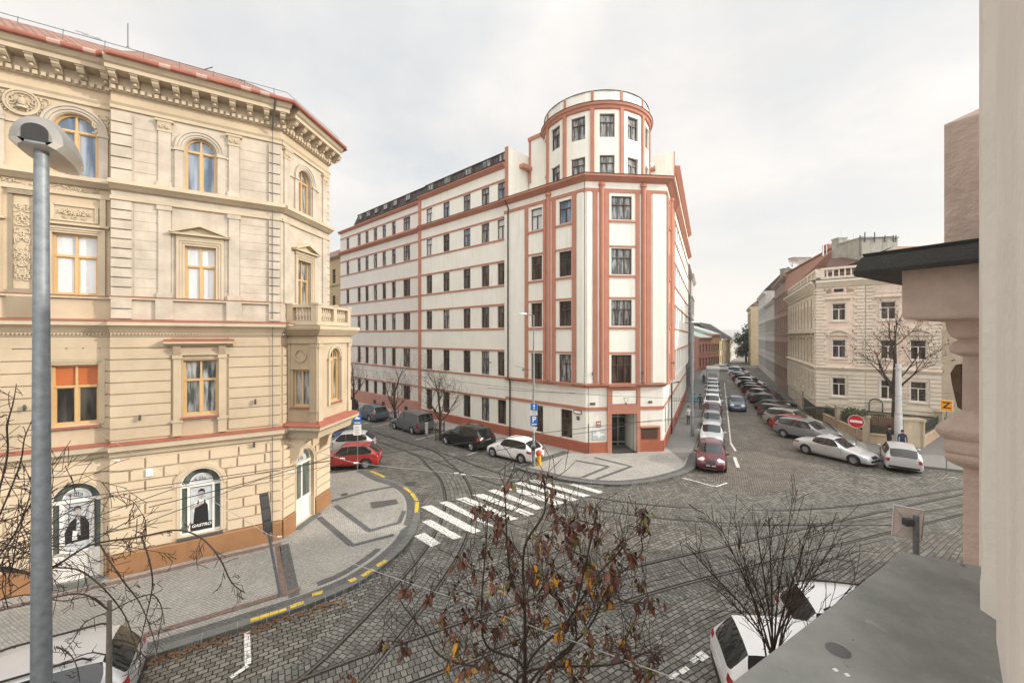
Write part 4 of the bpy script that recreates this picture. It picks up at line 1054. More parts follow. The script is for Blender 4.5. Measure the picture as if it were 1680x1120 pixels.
# entrance porch inside
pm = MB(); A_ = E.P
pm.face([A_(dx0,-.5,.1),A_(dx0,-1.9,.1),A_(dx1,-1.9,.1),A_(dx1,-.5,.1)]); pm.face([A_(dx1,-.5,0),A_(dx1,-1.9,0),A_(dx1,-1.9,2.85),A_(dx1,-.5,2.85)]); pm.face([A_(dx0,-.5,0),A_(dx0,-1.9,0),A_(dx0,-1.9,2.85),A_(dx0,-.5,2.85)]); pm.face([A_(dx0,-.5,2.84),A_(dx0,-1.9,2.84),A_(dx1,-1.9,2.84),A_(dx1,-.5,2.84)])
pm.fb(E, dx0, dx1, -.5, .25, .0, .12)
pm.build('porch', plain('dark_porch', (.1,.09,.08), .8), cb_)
pm = MB()
for x in (dx0+.05, dx0+.62, dx0+1.15, dx1-.09): pm.fb(E, x, x+.06, -1.9, -1.84, .12, 2.8)
pm.fb(E, dx0, dx1, -1.9, -1.84, 2.25, 2.32); pm.fb(E, dx0, dx1, -1.9, -1.84, .32, .4)
dr = pm.build('entrance_door', M['alu'], cb_); pm = MB(); pm.fb(E, dx0+.01, dx1-.01, -1.93, -1.9, .12, 2.8); pm.build('pane', M['g_dark'], dr)
pm = MB(); pm.fb(E, dx1-.03, dx1-.005, -1.8, -.6, .1, 2.84); pm.build('porch_panel', M['ccream'], cb_)
# roofs of the wings: dark mansard with dormer lights
mf = MB(); dw = MB()
mans = []
def mansard(fr, s0, s1, o, step, n0, root, back=9):
    q = [(o-.15,22.75),(o-.75,24.05),(-back,24.25),(-back,22.75)]
    m_ = MB(); m_.sweep(fr, q, s0, s1)
    s = s0+.3
    while s < s1:
        m_.hexa([fr.P(s, o-.12, 22.8), fr.P(s+.05, o-.12, 22.8), fr.P(s+.05, o-.3, 22.8), fr.P(s, o-.3, 22.8), fr.P(s, o-.7, 24.1), fr.P(s+.05, o-.7, 24.1), fr.P(s+.05, o-.9, 24.1), fr.P(s, o-.9, 24.1)]); s += .62
    m_.sweep(fr, [(o-.62,24.03),(o-.62,24.12),(o-1.1,24.2),(o-1.1,24.03)], s0, s1)
    r = m_.build('roof', M['zinc'], root)
    return r
r1 = mansard(B0, wl_, ws-.4, 0, 2.6, 5, cb_)
for s in near_s:
    m_ = MB(); m_.fb(B0, s-.5, s+.5, -.75, -.18, 23.1, 23.72); f_ = m_.build('dormer', M['zinc'], r1); 
    for x in (-.24, .24): 
        m2 = MB(); m2.fb(B0, s+x-.19, s+x+.19, -.2, -.16, 23.16, 23.66); m2.build('dormer_window', M['g_curt'], f_)
# salmon bands
def bands(mb, fr, s0, s1, o, zs, h=.13, pr=.07, strong=()):
    for z in zs: mb.fb(fr, s0, s1, o-.01, o+pr, z-h/2, z+h/2)
    for z in strong: mb.sweep(fr, [(o,z-.22),(o+.1,z-.22),(o+.36,z+.02),(o+.4,z+.02),(o+.4,z+.12),(o,z+.16)], s0, s1)
bz = []
for i, (z0, z1) in enumerate(ROWS):
    if i: bz.append(z0-.1)
    bz.append(z1+.12)
mb = MB()
for i, z in enumerate(bz):
    mb.cut(); bands(mb, B0, wl_, ws-.38, 0, [z])
mb.cut(); bands(mb, B0, wl_, ws-.38, 0, [], strong=[19.45]); mb.cut(); bands(mb, B0, wl_, ws-.38, 0, [], strong=[22.55])
for z in bz[2:]: mb.cut(); bands(mb, Rr, 6.25, RW, .3, [z])
mb.cut(); mb.sweep(Rr, [(.3,19.2),(.4,19.2),(.75,19.5),(.75,19.68),(.3,19.75)], 6.25, RW); mb.cut(); mb.sweep(Rr, [(.3,22.3),(.4,22.3),(.75,22.6),(.75,22.8),(.3,22.9)], 6.25, RW)
# around the ground floor
mb.cut()
for fr, a, b in ((B0, ws-.4, 0.02), (E, -.0, E.sat(996)), (E, E.sat(1049.5), EL), (Rr, 0, 5.9), (Rr, 5.9, RW)): mb.fb(fr, a, b, -.01, .06, 3.12, 3.34)
mb.cut()
for fr, a, b, e0, e1 in ((B0, UL, 0, 0, .3), (E, 0, EL, .3, .35), (Rr, 0, 5.9, .35, 0)): mb.sweep(fr, [(0,4.72),(.1,4.72),(.34,4.9),(.34,5.0),(0,5.04)], a, b, 0, e0, e1)
for z in (18.5,):
    mb.cut()
    for fr, a, b in ((B0, UL, .08), (E, -.1, EL+.1), (Rr, -.06, 5.9)): mb.fb(fr, a, b, .24, .31, z-.12, z+.12)
mb.build('salmon_band', M['csal'], cb_)
# main cornice of the corner block
mb = MB()
for fr, a, b, e0, e1 in ((B0, UL-.0, .1, 0, .35), (E, -.1, EL+.1, .35, .4), (Rr, -.06, 5.9, .4, 0)):
    mb.sweep(fr, [(.2,19.1),(.32,19.1),(.7,19.35),(.74,19.35),(.74,19.5),(.2,19.56)], a, b, 0, e0, e1)
mb.build('cornice', M['csal'], cb_)
mb = MB()
for fr, a, b, e0, e1 in ((B0, UL-.0, .1, 0, .35), (E, -.1, EL+.1, .35, .4), (Rr, -.06, 5.9, .4, 0)): mb.sweep(fr, [(.2,19.565),(.78,19.505),(.78,19.53),(.2,19.68)], a, b, 0, e0, e1)
for fr, s0, s1, o in ((B0, wl_, ws-.38, 0),):
    for z, k in ((19.62, .42), (22.72, .42)): 
        kk = k if fr is B0 else .48; mb.sweep(fr, [(o,z),(o+kk,z-.02+(.1 if fr is Rr else 0)),(o+kk,z+.01+(.1 if fr is Rr else 0)),(o,z+.1)], s0, s1)
mb.build('cornice_sheet', M['zinc'], cb_)
# upright salmon strips on the corner block
mb = MB()
def upr(fr, u0, u1, z0=5.05, z1=18.4, o=.25, pr=.07, s=None):
    a, b = (fr.sat(u0, o), fr.sat(u1, o)) if s is None else s
    mb.cut(); mb.fb(fr, a, b, o-.01, o+pr, z0, z1)
for u0, u1 in ((861.5,867),(891.8,895.8),(905.7,911.9),(939,945.5)): upr(B0, u0, u1)
for u0, u1 in ((972.7,980),(991.4,999),(1042.8,1049),(1060,1067.7)): upr(E, u0, u1)
for s in ((.05,.5),(.75,1.05),(2.15,2.6),(3.2,3.6),(4.75,5.2),(5.5,5.85)): upr(Rr, 0, 0, s=s)
mb.cut(); mb.fb(B0, ws-.39, ws-.02, .11, .16, 4.95, 23.95); mb.cut(); mb.fb(Rr, 5.88, 6.26, .29, .34, 4.7, 23.95); mb.cut(); mb.fb(B0, wl_-.18, wl_+.25, -.01, .1, 0, 22.4)
# spandrel frames between windows
for (a, b, z0, z1) in cops+eu+[(s-.5, s+.5, z0, z1) for s in () for z0, z1 in ROWS[1:5]]:
    pass
for fr, u0, u1 in ((B0, 867, 891.8), (B0, 911.9, 939), (E, 999, 1042.8)):
    a, b = fr.sat(u0, .25), fr.sat(u1, .25)
    for z0, z1 in ROWS[1:5]:
        mb.cut(); mb.fb(fr, a, b, .24, .34, z0-.2, z0-.06)
        if z1 < 18: mb.cut(); mb.fb(fr, a, b, .24, .3, z1+.08, z1+.2)
for z0, z1 in ROWS[1:5]:
    mb.cut(); mb.fb(Rr, 1.05, 2.15, .24, .36, z0-.2, z0-.06); mb.cut(); mb.fb(Rr, 3.6, 4.75, .24, .36, z0-.2, z0-.06)
mb.build('salmon_strip', M['csal'], cb_)
# round engaged shafts with caps
for fr, u in ((B0, 900.5), (E, 987), (E, 1055.4), (Rr, 1093)):
    mb = MB(); s = fr.sat(u, .25) if fr is not Rr else 2.9; p = fr.P(s, .3, 0)
    mb.lathe(p, [(.17,5.05),(.17,18.75),(.23,18.8),(.23,18.98),(.17,19.05),(0,19.05)], 12); mb.build('round_shaft', M['csal'], cb_, smooth=True)
# cream pilaster fields
mb = MB()
for fr, a, b in ((B0, B0.sat(948, .25), -.05), (E, .0, E.sat(970, .25)), (E, E.sat(1070, .25), EL-.05)): mb.cut(); mb.fb(fr, a, b, .24, .33, 5.05, 18.36)
mb.build('ivory_pilaster', M['ccream'], cb_)
# plinth
mb = MB()
for fr, a, b, e in ((B0, wl_, 0, .3), (E, 0, E.sat(996), 0), (E, E.sat(1049.5), EL, .0), (Rr, 0, RW, 0)): mb.sweep(fr, [(0,0),(.07,0),(.07,.84),(0,.88)], a, b, 0, 0, e)
mb.sweep(E, [(0,.86),(.05,.86),(.05,1.9),(0,1.9)], E.sat(1049.5), E.sat(1083))
mb.build('plinth', M['cred'], cb_)
mb = MB()
a, b = E.sat(996), E.sat(1049.5)
mb.fb(E, a, dx0, 0, .12, 0, 4.85); mb.fb(E, dx1, b, 0, .12, 0, 4.85); mb.fb(E, dx0, dx1, 0, .12, 2.85, 3.5); mb.fb(E, dx0, dx1, 0, .12, 4.55, 4.85)
mb.fb(E, dx0, dx1, 0, .05, 3.5, 4.55, 0)
dsr = mb.build('door_surround', M['csal'], cb_)
mb = MB(); mb.fb(E, dx0+.05, dx1-.05, .05, .07, 3.55, 4.5); mb.build('ivory_panel', M['ccream'], dsr)
mb = MB(); p = E.P(ec, .1, 3.62)
mb.tube([p, p+Vector((0,-.35,0))], .02, 5); mb.tube([E.P(ec-.18,.4,4.0), E.P(ec,.4,3.6), E.P(ec+.18,.4,4.0), E.P(ec-.18,.4,4.0)], .018, 5); mb.lathe(E.P(ec,.4,3.55), [(0,0),(.06,.03),(.05,.1),(0,.12)], 8)
mb.build('lantern', M['black'], cb_)
# boards and plaques
mb = MB(); mb.fb(E, E.sat(1052), E.sat(1078), .05, .09, 1.05, 1.78); bb = mb.build('notice_board', M['brown_frame'], cb_); mb = MB(); mb.sweep(E, [(.05,1.86),(.2,1.84),(.2,1.92),(.05,1.98)], E.sat(1049.8), E.sat(1081)); mb.build('board_hood', M['csal'], bb)
mb = MB(); mb.fb(E, E.sat(971.5), E.sat(993), .02, .05, 1.05, 1.72); ib = mb.build('info_board', plain('info_board_grey', (.45,.5,.5), .5, 0, .3, 8), cb_)
mb = MB(); a, b = E.sat(971.5), E.sat(993)
mb.fb(E, a+.06, b-.06, .05, .055, 1.36, 1.5); mb.fb(E, a+.3, b-.4, .05, .055, 1.5, 1.62); mb.fb(E, a+.38, b-.38, .051, .057, 1.2, 1.37); mb.build('white_notice', M['swhite'], ib)
mb = MB(); mb.fb(E, E.sat(978.5), E.sat(985.5), .02, .05, 1.95, 2.35); rp = mb.build('red_plaque', plain('dark_red_plaque', (.25,.05,.03), .5), cb_)
mb = MB(); a, b = E.sat(979.5), E.sat(984.5); mb.fb(E, a, (a+b)/2-.02, .05, .054, 2.15, 2.28); mb.fb(E, (a+b)/2+.02, b, .05, .054, 2.15, 2.28); mb.fb(E, a, b, .05, .054, 2.02, 2.06); mb.build('white_notice', M['swhite'], rp)
mb = MB(); mb.fb(E, E.sat(967.8), E.sat(976.5), .02, .045, 3.5, 3.66); mb.cut(); mb.fb(E, E.sat(1063.5), E.sat(1069.8), .02, .045, 3.56, 3.72); mb.build('grey_plaque', M['zincgrey'], cb_)
a, b = B0.sat(941.5), B0.sat(954.5); mb = MB(); mb.fb(B0, a, b, .02, .05, 2.78, 3.08); sn = mb.build('street_sign', plain('sign_maroon', (.2,.03,.02), .4), cb_)
mb = MB(); mb.fb(B0, a+.05, b-.05, .05, .055, 2.83, 3.03); mb.build('sign_face', M['swhite'], sn)
a, b = B0.sat(946.5), B0.sat(951); mb = MB(); mb.fb(B0, a, b, .02, .045, 2.38, 2.64); mb.build('number_plate', M['black'], cb_); text('1', .2, 'swhite', B0, (a+b)/2, 2.51, .047, cb_, 'house_number')
mb = MB(); mb.tube([E.P(.16, .12, 0), E.P(.16, .12, 2.2)], .035, 6); mb.tube([E.P(.16, .12, 2.2), E.P(.16, .3, 18.5)], .012, 5); mb.build('cable_pipe', M['zinc'], cb_)
mb = MB(); s = UL+.5; mb.tube([B0.P(s,.7,19.3), B0.P(s,.3,18.7), B0.P(s,.36,18.2), B0.P(s,.36,5.0), B0.P(s,.12,4.6), B0.P(s,.12,0.1)], .06, 8); mb.cut()
mb.tube([Rr.P(4.9,.75,4.6), Rr.P(5.6,.14,4.4), Rr.P(5.6,.14,.1)], .06, 8); mb.build('downpipe', M['zinc'], cb_, smooth=True)
# windows
rw_g = random.Random(6)
for zi, (z0, z1) in enumerate(ROWS):
    gm_ = ('g_brown','g_brown','g_dark','g_curt') if zi < 4 else ('g_curt','g_curt','g_blind','g_dark','g_blue')
    for s in near_s: put_win(cb_, B0, s, z0, 1.0, z1-z0, 'top', 'brown_frame', rw_g.choice(gm_) , -.15, t=.05)
    if 1 <= zi < 5:
        for s in CBL: put_win(cb_, B0, s, z0, 1.1, z1-z0, 'top', 'brown_frame', rw_g.choice(gm_), .08, t=.05)
        put_win(cb_, E, (eu[0][0]+eu[0][1])/2, z0, eu[0][1]-eu[0][0], z1-z0, 'three', 'brown_frame', rw_g.choice(gm_), .08, t=.06)
        for s in rs_: put_win(cb_, Rr, s, z0, 1.0, z1-z0, 'top', 'brown_frame', rw_g.choice(gm_), .08, t=.05)
    if zi == 0:
        for s in CBL: put_win(cb_, B0, s-.05, z0, 1.0, z1-z0, 'top', 'brown_frame', 'g_brown', -.15, t=.05)
        for s in rs_: put_win(cb_, Rr, s, z0, 1.0, z1-z0, 'top', 'brown_frame', 'g_brown', -.15, t=.05)
st = MB(); sg_ = MB()
for zi, (z0, z1) in enumerate(ROWS):
    for s in rw:
        o = -.15 if zi == 0 else .15
        sg_.fb(Rr, s-.55, s+.55, o-.03, o, z0, z1)
        for a, b, c, d in ((-.55,-.49,z0,z1),(.49,.55,z0,z1),(-.03,.03,z0,z1),(-.49,.49,z0,z0+.06),(-.49,.49,z1-.06,z1),(-.49,.49,z0+(z1-z0)*.66,z0+(z1-z0)*.66+.05)): st.fb(Rr, s+a, s+b, o, o+.04, c, d)
w_ = st.build('window', M['brown_frame'], cb_); tag(w_, kind='stuff'); g__ = sg_.build('pane', M['g_brown'], w_); tag(g__, kind='stuff')
# tower ----------------------------------------------------------------
NT = 14; a0t = R(168); a1t = R(372); NW = 7
def tpt(a, r, z): return (TC.x+r*math.cos(a), TC.y+r*math.sin(a), z)
tz = [(19.9, 21.45), (22.75, 24.45)]
tm = MB(); step = (a1t-a0t)/NW
wa = .13   # half angle of a tower window
for k in range(NW):
    c = a0t+(k+.5)*step
    A = sorted([a0t+k*step, c-wa, c+wa, a0t+(k+1)*step]+[a0t+k*step+step*j/6 for j in range(1, 6) if abs(a0t+k*step+step*j/6-c) > wa])
    for i in range(len(A)-1):
        mid = (A[i]+A[i+1])/2; inside = abs(mid-c) < wa
        zc_ = [19.2]+[x for t in tz for x in t]+[26.1]
        for j in range(len(zc_)-1):
            if inside and j % 2 == 1: continue
            tm.face([tpt(A[i],TR,zc_[j]),tpt(A[i+1],TR,zc_[j]),tpt(A[i+1],TR,zc_[j+1]),tpt(A[i],TR,zc_[j+1])])
    for z0, z1 in tz:
        r0, r1 = TR, TR-.22
        tm.face([tpt(c-wa,r0,z0),tpt(c-wa,r1,z0),tpt(c-wa,r1,z1),tpt(c-wa,r0,z1)]); tm.face([tpt(c+wa,r0,z0),tpt(c+wa,r1,z0),tpt(c+wa,r1,z1),tpt(c+wa,r0,z1)])
        tm.face([tpt(c-wa,r0,z1),tpt(c-wa,r1,z1),tpt(c+wa,r1,z1),tpt(c+wa,r0,z1)]); tm.face([tpt(c-wa,r0,z0),tpt(c-wa,r1,z0),tpt(c+wa,r1,z0),tpt(c+wa,r0,z0)])
tm.lathe((TC.x, TC.y, 0), [(TR-.25,26.1),(TR-.25,25.0),(0,25.0)], 40)
tm.lathe((TC.x, TC.y, 0), [(TR,26.1),(TR-.25,26.1)], 40)
tm.lathe((TC.x, TC.y, 0), [(TR-.002,19.2),(TR-.002,25.0)], 20, a0=a1t-2*PI+.0, a1=a0t)
tm.lathe((TC.x, TC.y, 0), [(TR-.002,24.9),(TR-.002,26.1)], 20, a0=a1t-2*PI, a1=a0t)
tw = tm.build('tower', M['ccream'], cb_)
for k in range(NW):
    c = a0t+(k+.5)*step; fr = Fr(TC.x+(TR-.1)*math.cos(c), TC.y+(TR-.1)*math.sin(c), -math.sin(c), math.cos(c))
    for z0, z1 in tz: put_win(tw, fr, 0, z0, 2*TR*math.sin(wa)-.02, z1-z0, 'top', 'brown_frame', 'g_curt', -.12, t=.06)
tm = MB()
for k in range(NW+1):
    c = a0t+k*step; fr = Fr(TC.x+TR*math.cos(c), TC.y+TR*math.sin(c), -math.sin(c), math.cos(c)); tm.cut(); tm.fb(fr, -.14, .14, -.02, .13, 19.2, 24.95)
tm.build('tower_rib', M['csal'], tw)
tm = MB()
for k in range(-3, 12):
    c = a0t+k*step; fr = Fr(TC.x+TR*math.cos(c), TC.y+TR*math.sin(c), -math.sin(c), math.cos(c)); tm.fb(fr, -.09, .09, -.26, .07, 25.25, 26.12)
tm.lathe((TC.x, TC.y, 0), [(TR,24.75),(TR+.12,24.8),(TR+.16,24.98),(TR+.26,25.02),(TR+.3,25.2),(TR,25.26)], 48)
tm.build('tower_cornice', M['csal'], tw)
tm = MB(); tm.lathe((TC.x, TC.y, 0), [(TR+.34,25.21),(TR+.34,25.23),(TR,25.3)], 48); tm.lathe((TC.x, TC.y, 0), [(TR+.05,26.1),(TR+.05,26.14),(TR-.28,26.14)], 48); tm.build('tower_sheet', M['zinc'], tw)
# link block trims
mb = MB(); LKp = [LK0, LK1]
fr = Fr(LKp[0].x, LKp[0].y, LKp[1].x-LKp[0].x, LKp[1].y-LKp[0].y); L_ = (LKp[1]-LKp[0]).length
mb.fb(fr, -.03, .2, -.1, .05, 21.5, 25.3); mb.fb(fr, -.1, L_, -.1, .1, 25.15, 25.45); mb.cut()
p = B0.P(ws, -1.2, 0); fr2 = Fr(p.x, p.y, -B0.nx, -B0.ny)
mb.hexa([(*(p+Vector((B0.dx,B0.dy,0))*a_+Vector((-B0.nx,-B0.ny,0))*b_)[:2], z_) for z_ in (22.55, 22.85) for a_, b_ in ((0,0),(.5,0),(.5,2.6),(0,2.6))])
mb.cut(); p = Rr.P(5.9, -1.2, 0); mb.hexa([(*(p+Vector((-Rr.dx,-Rr.dy,0))*a_+Vector((-Rr.nx,-Rr.ny,0))*b_)[:2], z_) for z_ in (22.55, 22.85) for a_, b_ in ((0,0),(.5,0),(.5,2.2),(0,2.2))])
mb.build('eaves_piece', M['csal'], cb_)
mb = MB(); c = R(352); p = Vector(tpt(c, TR+.1, 22.2)); mb.tube([p, p+Vector((.45,-.1,0))], .02, 5); mb.lathe(p+Vector((.1,-.15,0)), [(0,-.05),(.2,0),(.27,.1)], 12, axis='y'); mb.build('satellite_dish', M['alu'], cb_)
mb = MB()
for fr, u, v in ((B0, 862, 606), (E, 970, 612.5), (E, 1052, 611), (Rr, 1099, 595), (B0, 806, 594)):
    o = .25 if fr is not B0 or u > 850 else 0; p = fr.P(fr.sat(u, o), o, fr.zat(u, v, o)); n_ = Vector((fr.nx, fr.ny, 0)); mb.tube([p, p+n_*.35], .035, 6); mb.tube([p+n_*.3+Vector((0,0,-.14)), p+n_*.3+Vector((0,0,.14))], .03, 6)
mb.build('wire_hook', M['steeld'], cb_)
# ------------------------------------------------------------------ the neighbouring wing (pink plinth)
nb = thing('long_apartment_block', 'long ivory block with dull bands and a pink plinth, left of the corner block', 'building', tuple(B0.P(wl_, 0, 0)))
NB = B0.sh(-.12); far_s = [NB.sat(u) for u in (667, 645.7, 630, 615.7, 601.8, 588.9, 570.4)]; wd_ = [1.35]+[.85]*6
mb = MB(); wall(mb, NB, wf, wl_-.02, 0, 22.2, [(s-w/2, s+w/2, z0, z1) for s, w in zip(far_s, wd_) for z0, z1 in ROWS], .22)
e_ = NB.P(wf, 0, 0); e2_ = NB.P(wf, -14, 0); vwall(mb, e_, e2_, 0, 22.2)
mb.build('wall', M['cpale'], nb)
mb = MB()
for z in bz: mb.cut(); bands(mb, NB, wf, wl_-.2, 0, [z])
mb.cut(); bands(mb, NB, wf, wl_-.2, 0, [], strong=[19.4]); mb.cut(); mb.sweep(NB, [(0,22.1),(.1,22.1),(.3,22.3),(.3,22.4),(-.2,22.5)], wf-.2, wl_-.2)
mb.build('dull_band', M['csal'], nb)
mb = MB(); mb.sweep(NB, [(0,0),(.07,0),(.07,1.5),(0,1.53)], wf, wl_-.2); mb.build('plinth', M['cpink'], nb)
for zi, (z0, z1) in enumerate(ROWS):
    for s, w in zip(far_s, wd_): put_win(nb, NB, s, z0, w, z1-z0, 'top' if w < 1 else 'three', 'brown_frame', rw_g.choice(('g_brown','g_dark','g_curt') if zi < 4 else ('g_curt','g_blue','g_curt')), -.15, t=.05)
mb = MB()
for s in far_s[:4]: mb.cut(); mb.fb(NB, s-.3, s+.3, .06, .08, .35, .75)
mb.build('cellar_opening', M['black'], nb)
r2 = mansard(NB, wf+3.5, wl_, 0, 2.6, 5, nb, 8)
for s in far_s[:6]:
    m_ = MB(); m_.fb(NB, s-.5, s+.5, -.75, -.18, 23.1, 23.72); f_ = m_.build('dormer', M['zinc'], r2)
    m2 = MB(); m2.fb(NB, s-.36, s+.36, -.2, -.16, 23.16, 23.66); m2.build('dormer_window', M['g_curt'], f_)
a = NB.sat(669); mb = MB(); mb.fb(NB, a-.12, a+.14, .02, .05, 3.7, 4.15); mb.build('house_number_plate', M['swhite'], nb); text('17', .24, 'sred', NB, a+.01, 3.93, .055, nb, 'house_number')
# building glimpsed between the corner house and the long block
gb = Fr(*B0.P(wf-1.5, -.6, 0)[:2], .741, -.672)
gt_ = thing('ochre_house', 'ochre house glimpsed at the far end of the tram street on the left', 'building', tuple(gb.P(0,0,0)))
mb = MB(); gr_ = [(1.0+3.7*i, 3.0+3.7*i) for i in range(5)]; gs_ = [-1.6-2.6*i for i in range(10)]
wall(mb, gb, -28, 1.4, 0, 19.3, [(s-.5, s+.5, a, b) for s in gs_ for a, b in gr_], .2); mb.build('wall', stucco('ochre_render', (.5,.38,.23)), gt_)
for s in gs_[:8]:
    for a, b in gr_: put_win(gt_, gb, s, a, 1.0, b-a, 'top', 'brown_frame', 'g_brown', -.15, t=.05)
mb = MB(); mb.sweep(gb, [(0,19.1),(.5,19.4),(.5,19.55),(0,19.6)], -28, 1.4); 
for i in range(1, 5): mb.fb(gb, -28, 1.4, 0, .12, gr_[i][0]-.35, gr_[i][0]-.2)
mb.build('cornice', M['orielgrey'], gt_)
mb = MB(); roof(mb, gb, -28, 1.4, 19.56, .5, 4, .6); mb.build('roof', M['tiles'], gt_)
mb = MB(); mb.fb(gb, -2.5, -1.5, -2.5, -1.6, 20.5, 22.4); mb.build('chimney', M['redmetal'], gt_)
# ------------------------------------------------------------------ cream mansion on the right
M['kcream'] = stucco('pale_cream_stucco', (.73,.665,.56), dark=.88, stain=(.36,.29,.2)); M['kpink'] = stucco('peach_stucco', (.76,.63,.53), dark=.9, stain=(.4,.3,.22))
M['kgrey'] = stucco('stone_grey_stucco', (.5,.42,.32), streak=.4); M['brick'] = tiles('old_brick', (.34,.2,.15), (.27,.17,.13), 0, .28, .09)
KS = Fr(C0.x, C0.y, -.472, -.881); KF = Fr(C0.x, C0.y, .723, -.691)
km = thing('cream_mansion', 'cream stucco mansion with quoins and a balustraded roof behind the garden wall', 'building', tuple(C0))
kz_ = [(2.66,4.38),(6.28,8.0),(9.85,11.46)]
fc = [KF.sat(u) for u in (1376, 1457, 1506.5)]; RS_ = 1.75 + 0
# front: corner pavilion proud of the middle
kA = KF.sat(1419); kB_ = KF.sat(1545); KFm = KF.sh(-.3)
sc_ = [-1.3-2.05*i for i in range(9)]
KL = 20.0
mb = MB(); ops = [(fc[0]-.5, fc[0]+.5, a, b) for a, b in kz_]; wall(mb, KF, 0, kA, 5.3, 13.3, ops[1:], .2); 
wall(mb, KFm, kA, kB_, 5.3, 13.3, [(s-.5, s+.5, a, b) for s in [KFm.sat(1457), KFm.sat(1506.5)] for a, b in kz_[1:]], .2)
KFr = KF.sh(-1.2); rs2 = [KFr.sat(1592), KFr.sat(1592)+3, KFr.sat(1592)+6]
wall(mb, KFr, kB_, kB_+12, 0, 13.3, [(s-.5, s+.5, a, b) for s in rs2 for a, b in kz_], .2); mb.fb(KF, kB_-.02, kB_, -1.2, -.3, 0, 13.3)
mb.build('upper_wall', M['kpink'], km)
mb = MB(); wall(mb, KF, 0, kA, 0, 5.3, ops[:1], .2); wall(mb, KFm, kA, kB_, 0, 5.3, [(s-.5, s+.5, *kz_[0]) for s in [KFm.sat(1457), KFm.sat(1506.5)]], .2)
wall(mb, KS, -KL, 0, 0, 13.3, [(s-.5, s+.5, a, b) for s in sc_ for a, b in kz_], .2)
mb.fb(KF, kA-.02, kA, -.3, 0, 0, 13.3); mb.build('side_wall', M['kcream'], km)
mb = MB(); rustic(mb, KF, .0, kA, 1.8, 5.0, .36, .09, .1, [(fc[0]-.7, fc[0]+.7, 2.4, 4.6)]); rustic(mb, KFm, kA+.02, kB_, 1.8, 5.0, .36, .09, .1, [(s-.7, s+.7, 2.4, 4.6) for s in (KFm.sat(1457), KFm.sat(1506.5))])
rustic(mb, KS, -KL, 0, 1.8, 5.0, .36, .09, .1, [(s-.65, s+.65, 2.4, 4.6) for s in sc_]); mb.build('rustication', M['kcream'], km)
mb = MB()
for z in range(24):
    w = .55 if z % 2 else .75; z0 = 5.6+z*.31; mb.fb(KF, -.0, w, 0, .12, z0, z0+.24); mb.fb(KS, -w, 0, 0, .12, z0, z0+.24); mb.fb(KF, kA-w, kA, 0, .12, z0, z0+.24); mb.fb(KFm, kA+.05, kA+w, 0, .12, z0, z0+.24); mb.fb(KFm, kB_-w, kB_, 0, .12, z0, z0+.24)
mb.build('quoins', M['kcream'], km)
mb = MB()
def kc(prof): mb.sweep(KF, prof, 0, kA, 0, .0, 0); mb.sweep(KFm, prof, kA, kB_+.1); mb.sweep(KS, prof, -KL, 0, 0, 0, .9); mb.sweep(KFr, prof, kB_, kB_+12)
kc([(0,5.1),(.1,5.1),(.22,5.28),(.26,5.3),(.26,5.42),(0,5.46)]); kc([(0,5.85),(.06,5.85),(.06,5.97),(0,5.97)]); kc([(0,1.5),(.1,1.5),(.1,1.72),(0,1.75)])
kc([(0,12.25),(.08,12.25),(.08,12.35),(0,12.35)]); kc([(0,13.0),(.12,13.05),(.45,13.45),(.55,13.5),(.55,13.72),(0,13.78)])
kc([(0,9.0),(.05,9.0),(.05,9.1),(0,9.1)])
mb.build('cornice', M['kcream'], km)
mb = MB()
for s in [i*.34 for i in range(int(KL/.34))]: mb.fb(KS, -s-.2, -s, 0, .06, 12.5, 12.85)
for s in sc_:
    mb.fb(KS, s-1.0, s-.85, 0, .1, 9.15, 12.1); mb.fb(KS, s-1.0, s-.85, 0, .1, 5.6, 8.5)
    mb.fb(KS, s-.75, s+.75, 0, .4, 8.62, 8.75); mb.prism(KS, [(s-.7,8.25),(s+.7,8.25),(s+.5,8.5),(s,8.62),(s-.5,8.5)], 0, .25)
mb.build('side_ornament', M['kgrey'], km)
def kwin(fr, s):
    for i, (a, b) in enumerate(kz_):
        put_win(km, fr, s, a, 1.0, b-a, 'top', 'white_frame', 'g_brown', -.15, t=.06)
        mb = MB(); surround(mb, fr, (s-.5, s+.5, a, b), .13, .05, 2); mb.fb(fr, s-.68, s+.68, 0, .14, a-.16, a-.04)
        if i == 2: mb.sweep(fr, [(0,b+.3),(.2,b+.36),(.26,b+.44),(0,b+.5)], s-.85, s+.85)
        if i == 1:
            ring(mb, fr, s, b-.15, 1.0, 1.14, 0, .26, a0=R(38), a1=R(142), n=10); ring(mb, fr, s, b-.15, .78, .86, 0, .1, a0=R(42), a1=R(138), n=8); mb.fb(fr, s-.86, s+.86, 0, .22, b+.42, b+.52); mb.prism(fr, [(s-.78,b+.52),(s+.78,b+.52),(s,b+.86)], 0, .05)
            for sg in (-1, 1): a_, b_ = sorted((s+sg*.62, s+sg*.75)); mb.fb(fr, a_, b_, 0, .1, b+.15, b+.42)
        mb.build('window_surround', M['kcream'], km)
kwin(KF, fc[0]); kwin(KFm, KFm.sat(1457)); kwin(KFm, KFm.sat(1506.5)); kwin(KFr, rs2[0])
for s in sc_:
    for a, b in kz_: put_win(km, KS, s, a, 1.0, b-a, 'top', 'white_frame', 'g_brown', -.15, t=.06)
mb = MB(); mb.fb(KF, fc[0]-.35, fc[0]+.35, .0, .02, 12.55, 12.85); mb.build('attic_vent', M['black'], km)
mb = MB(); scroll(mb, KF, .5, fc[0]-.5, 12.45, 12.95, 12, .03, 9, .03); scroll(mb, KF, fc[0]+.5, kA-.1, 12.45, 12.95, 12, .03, 10, .03); mb.build('relief_ornament', M['kgrey'], km)
mb = MB()
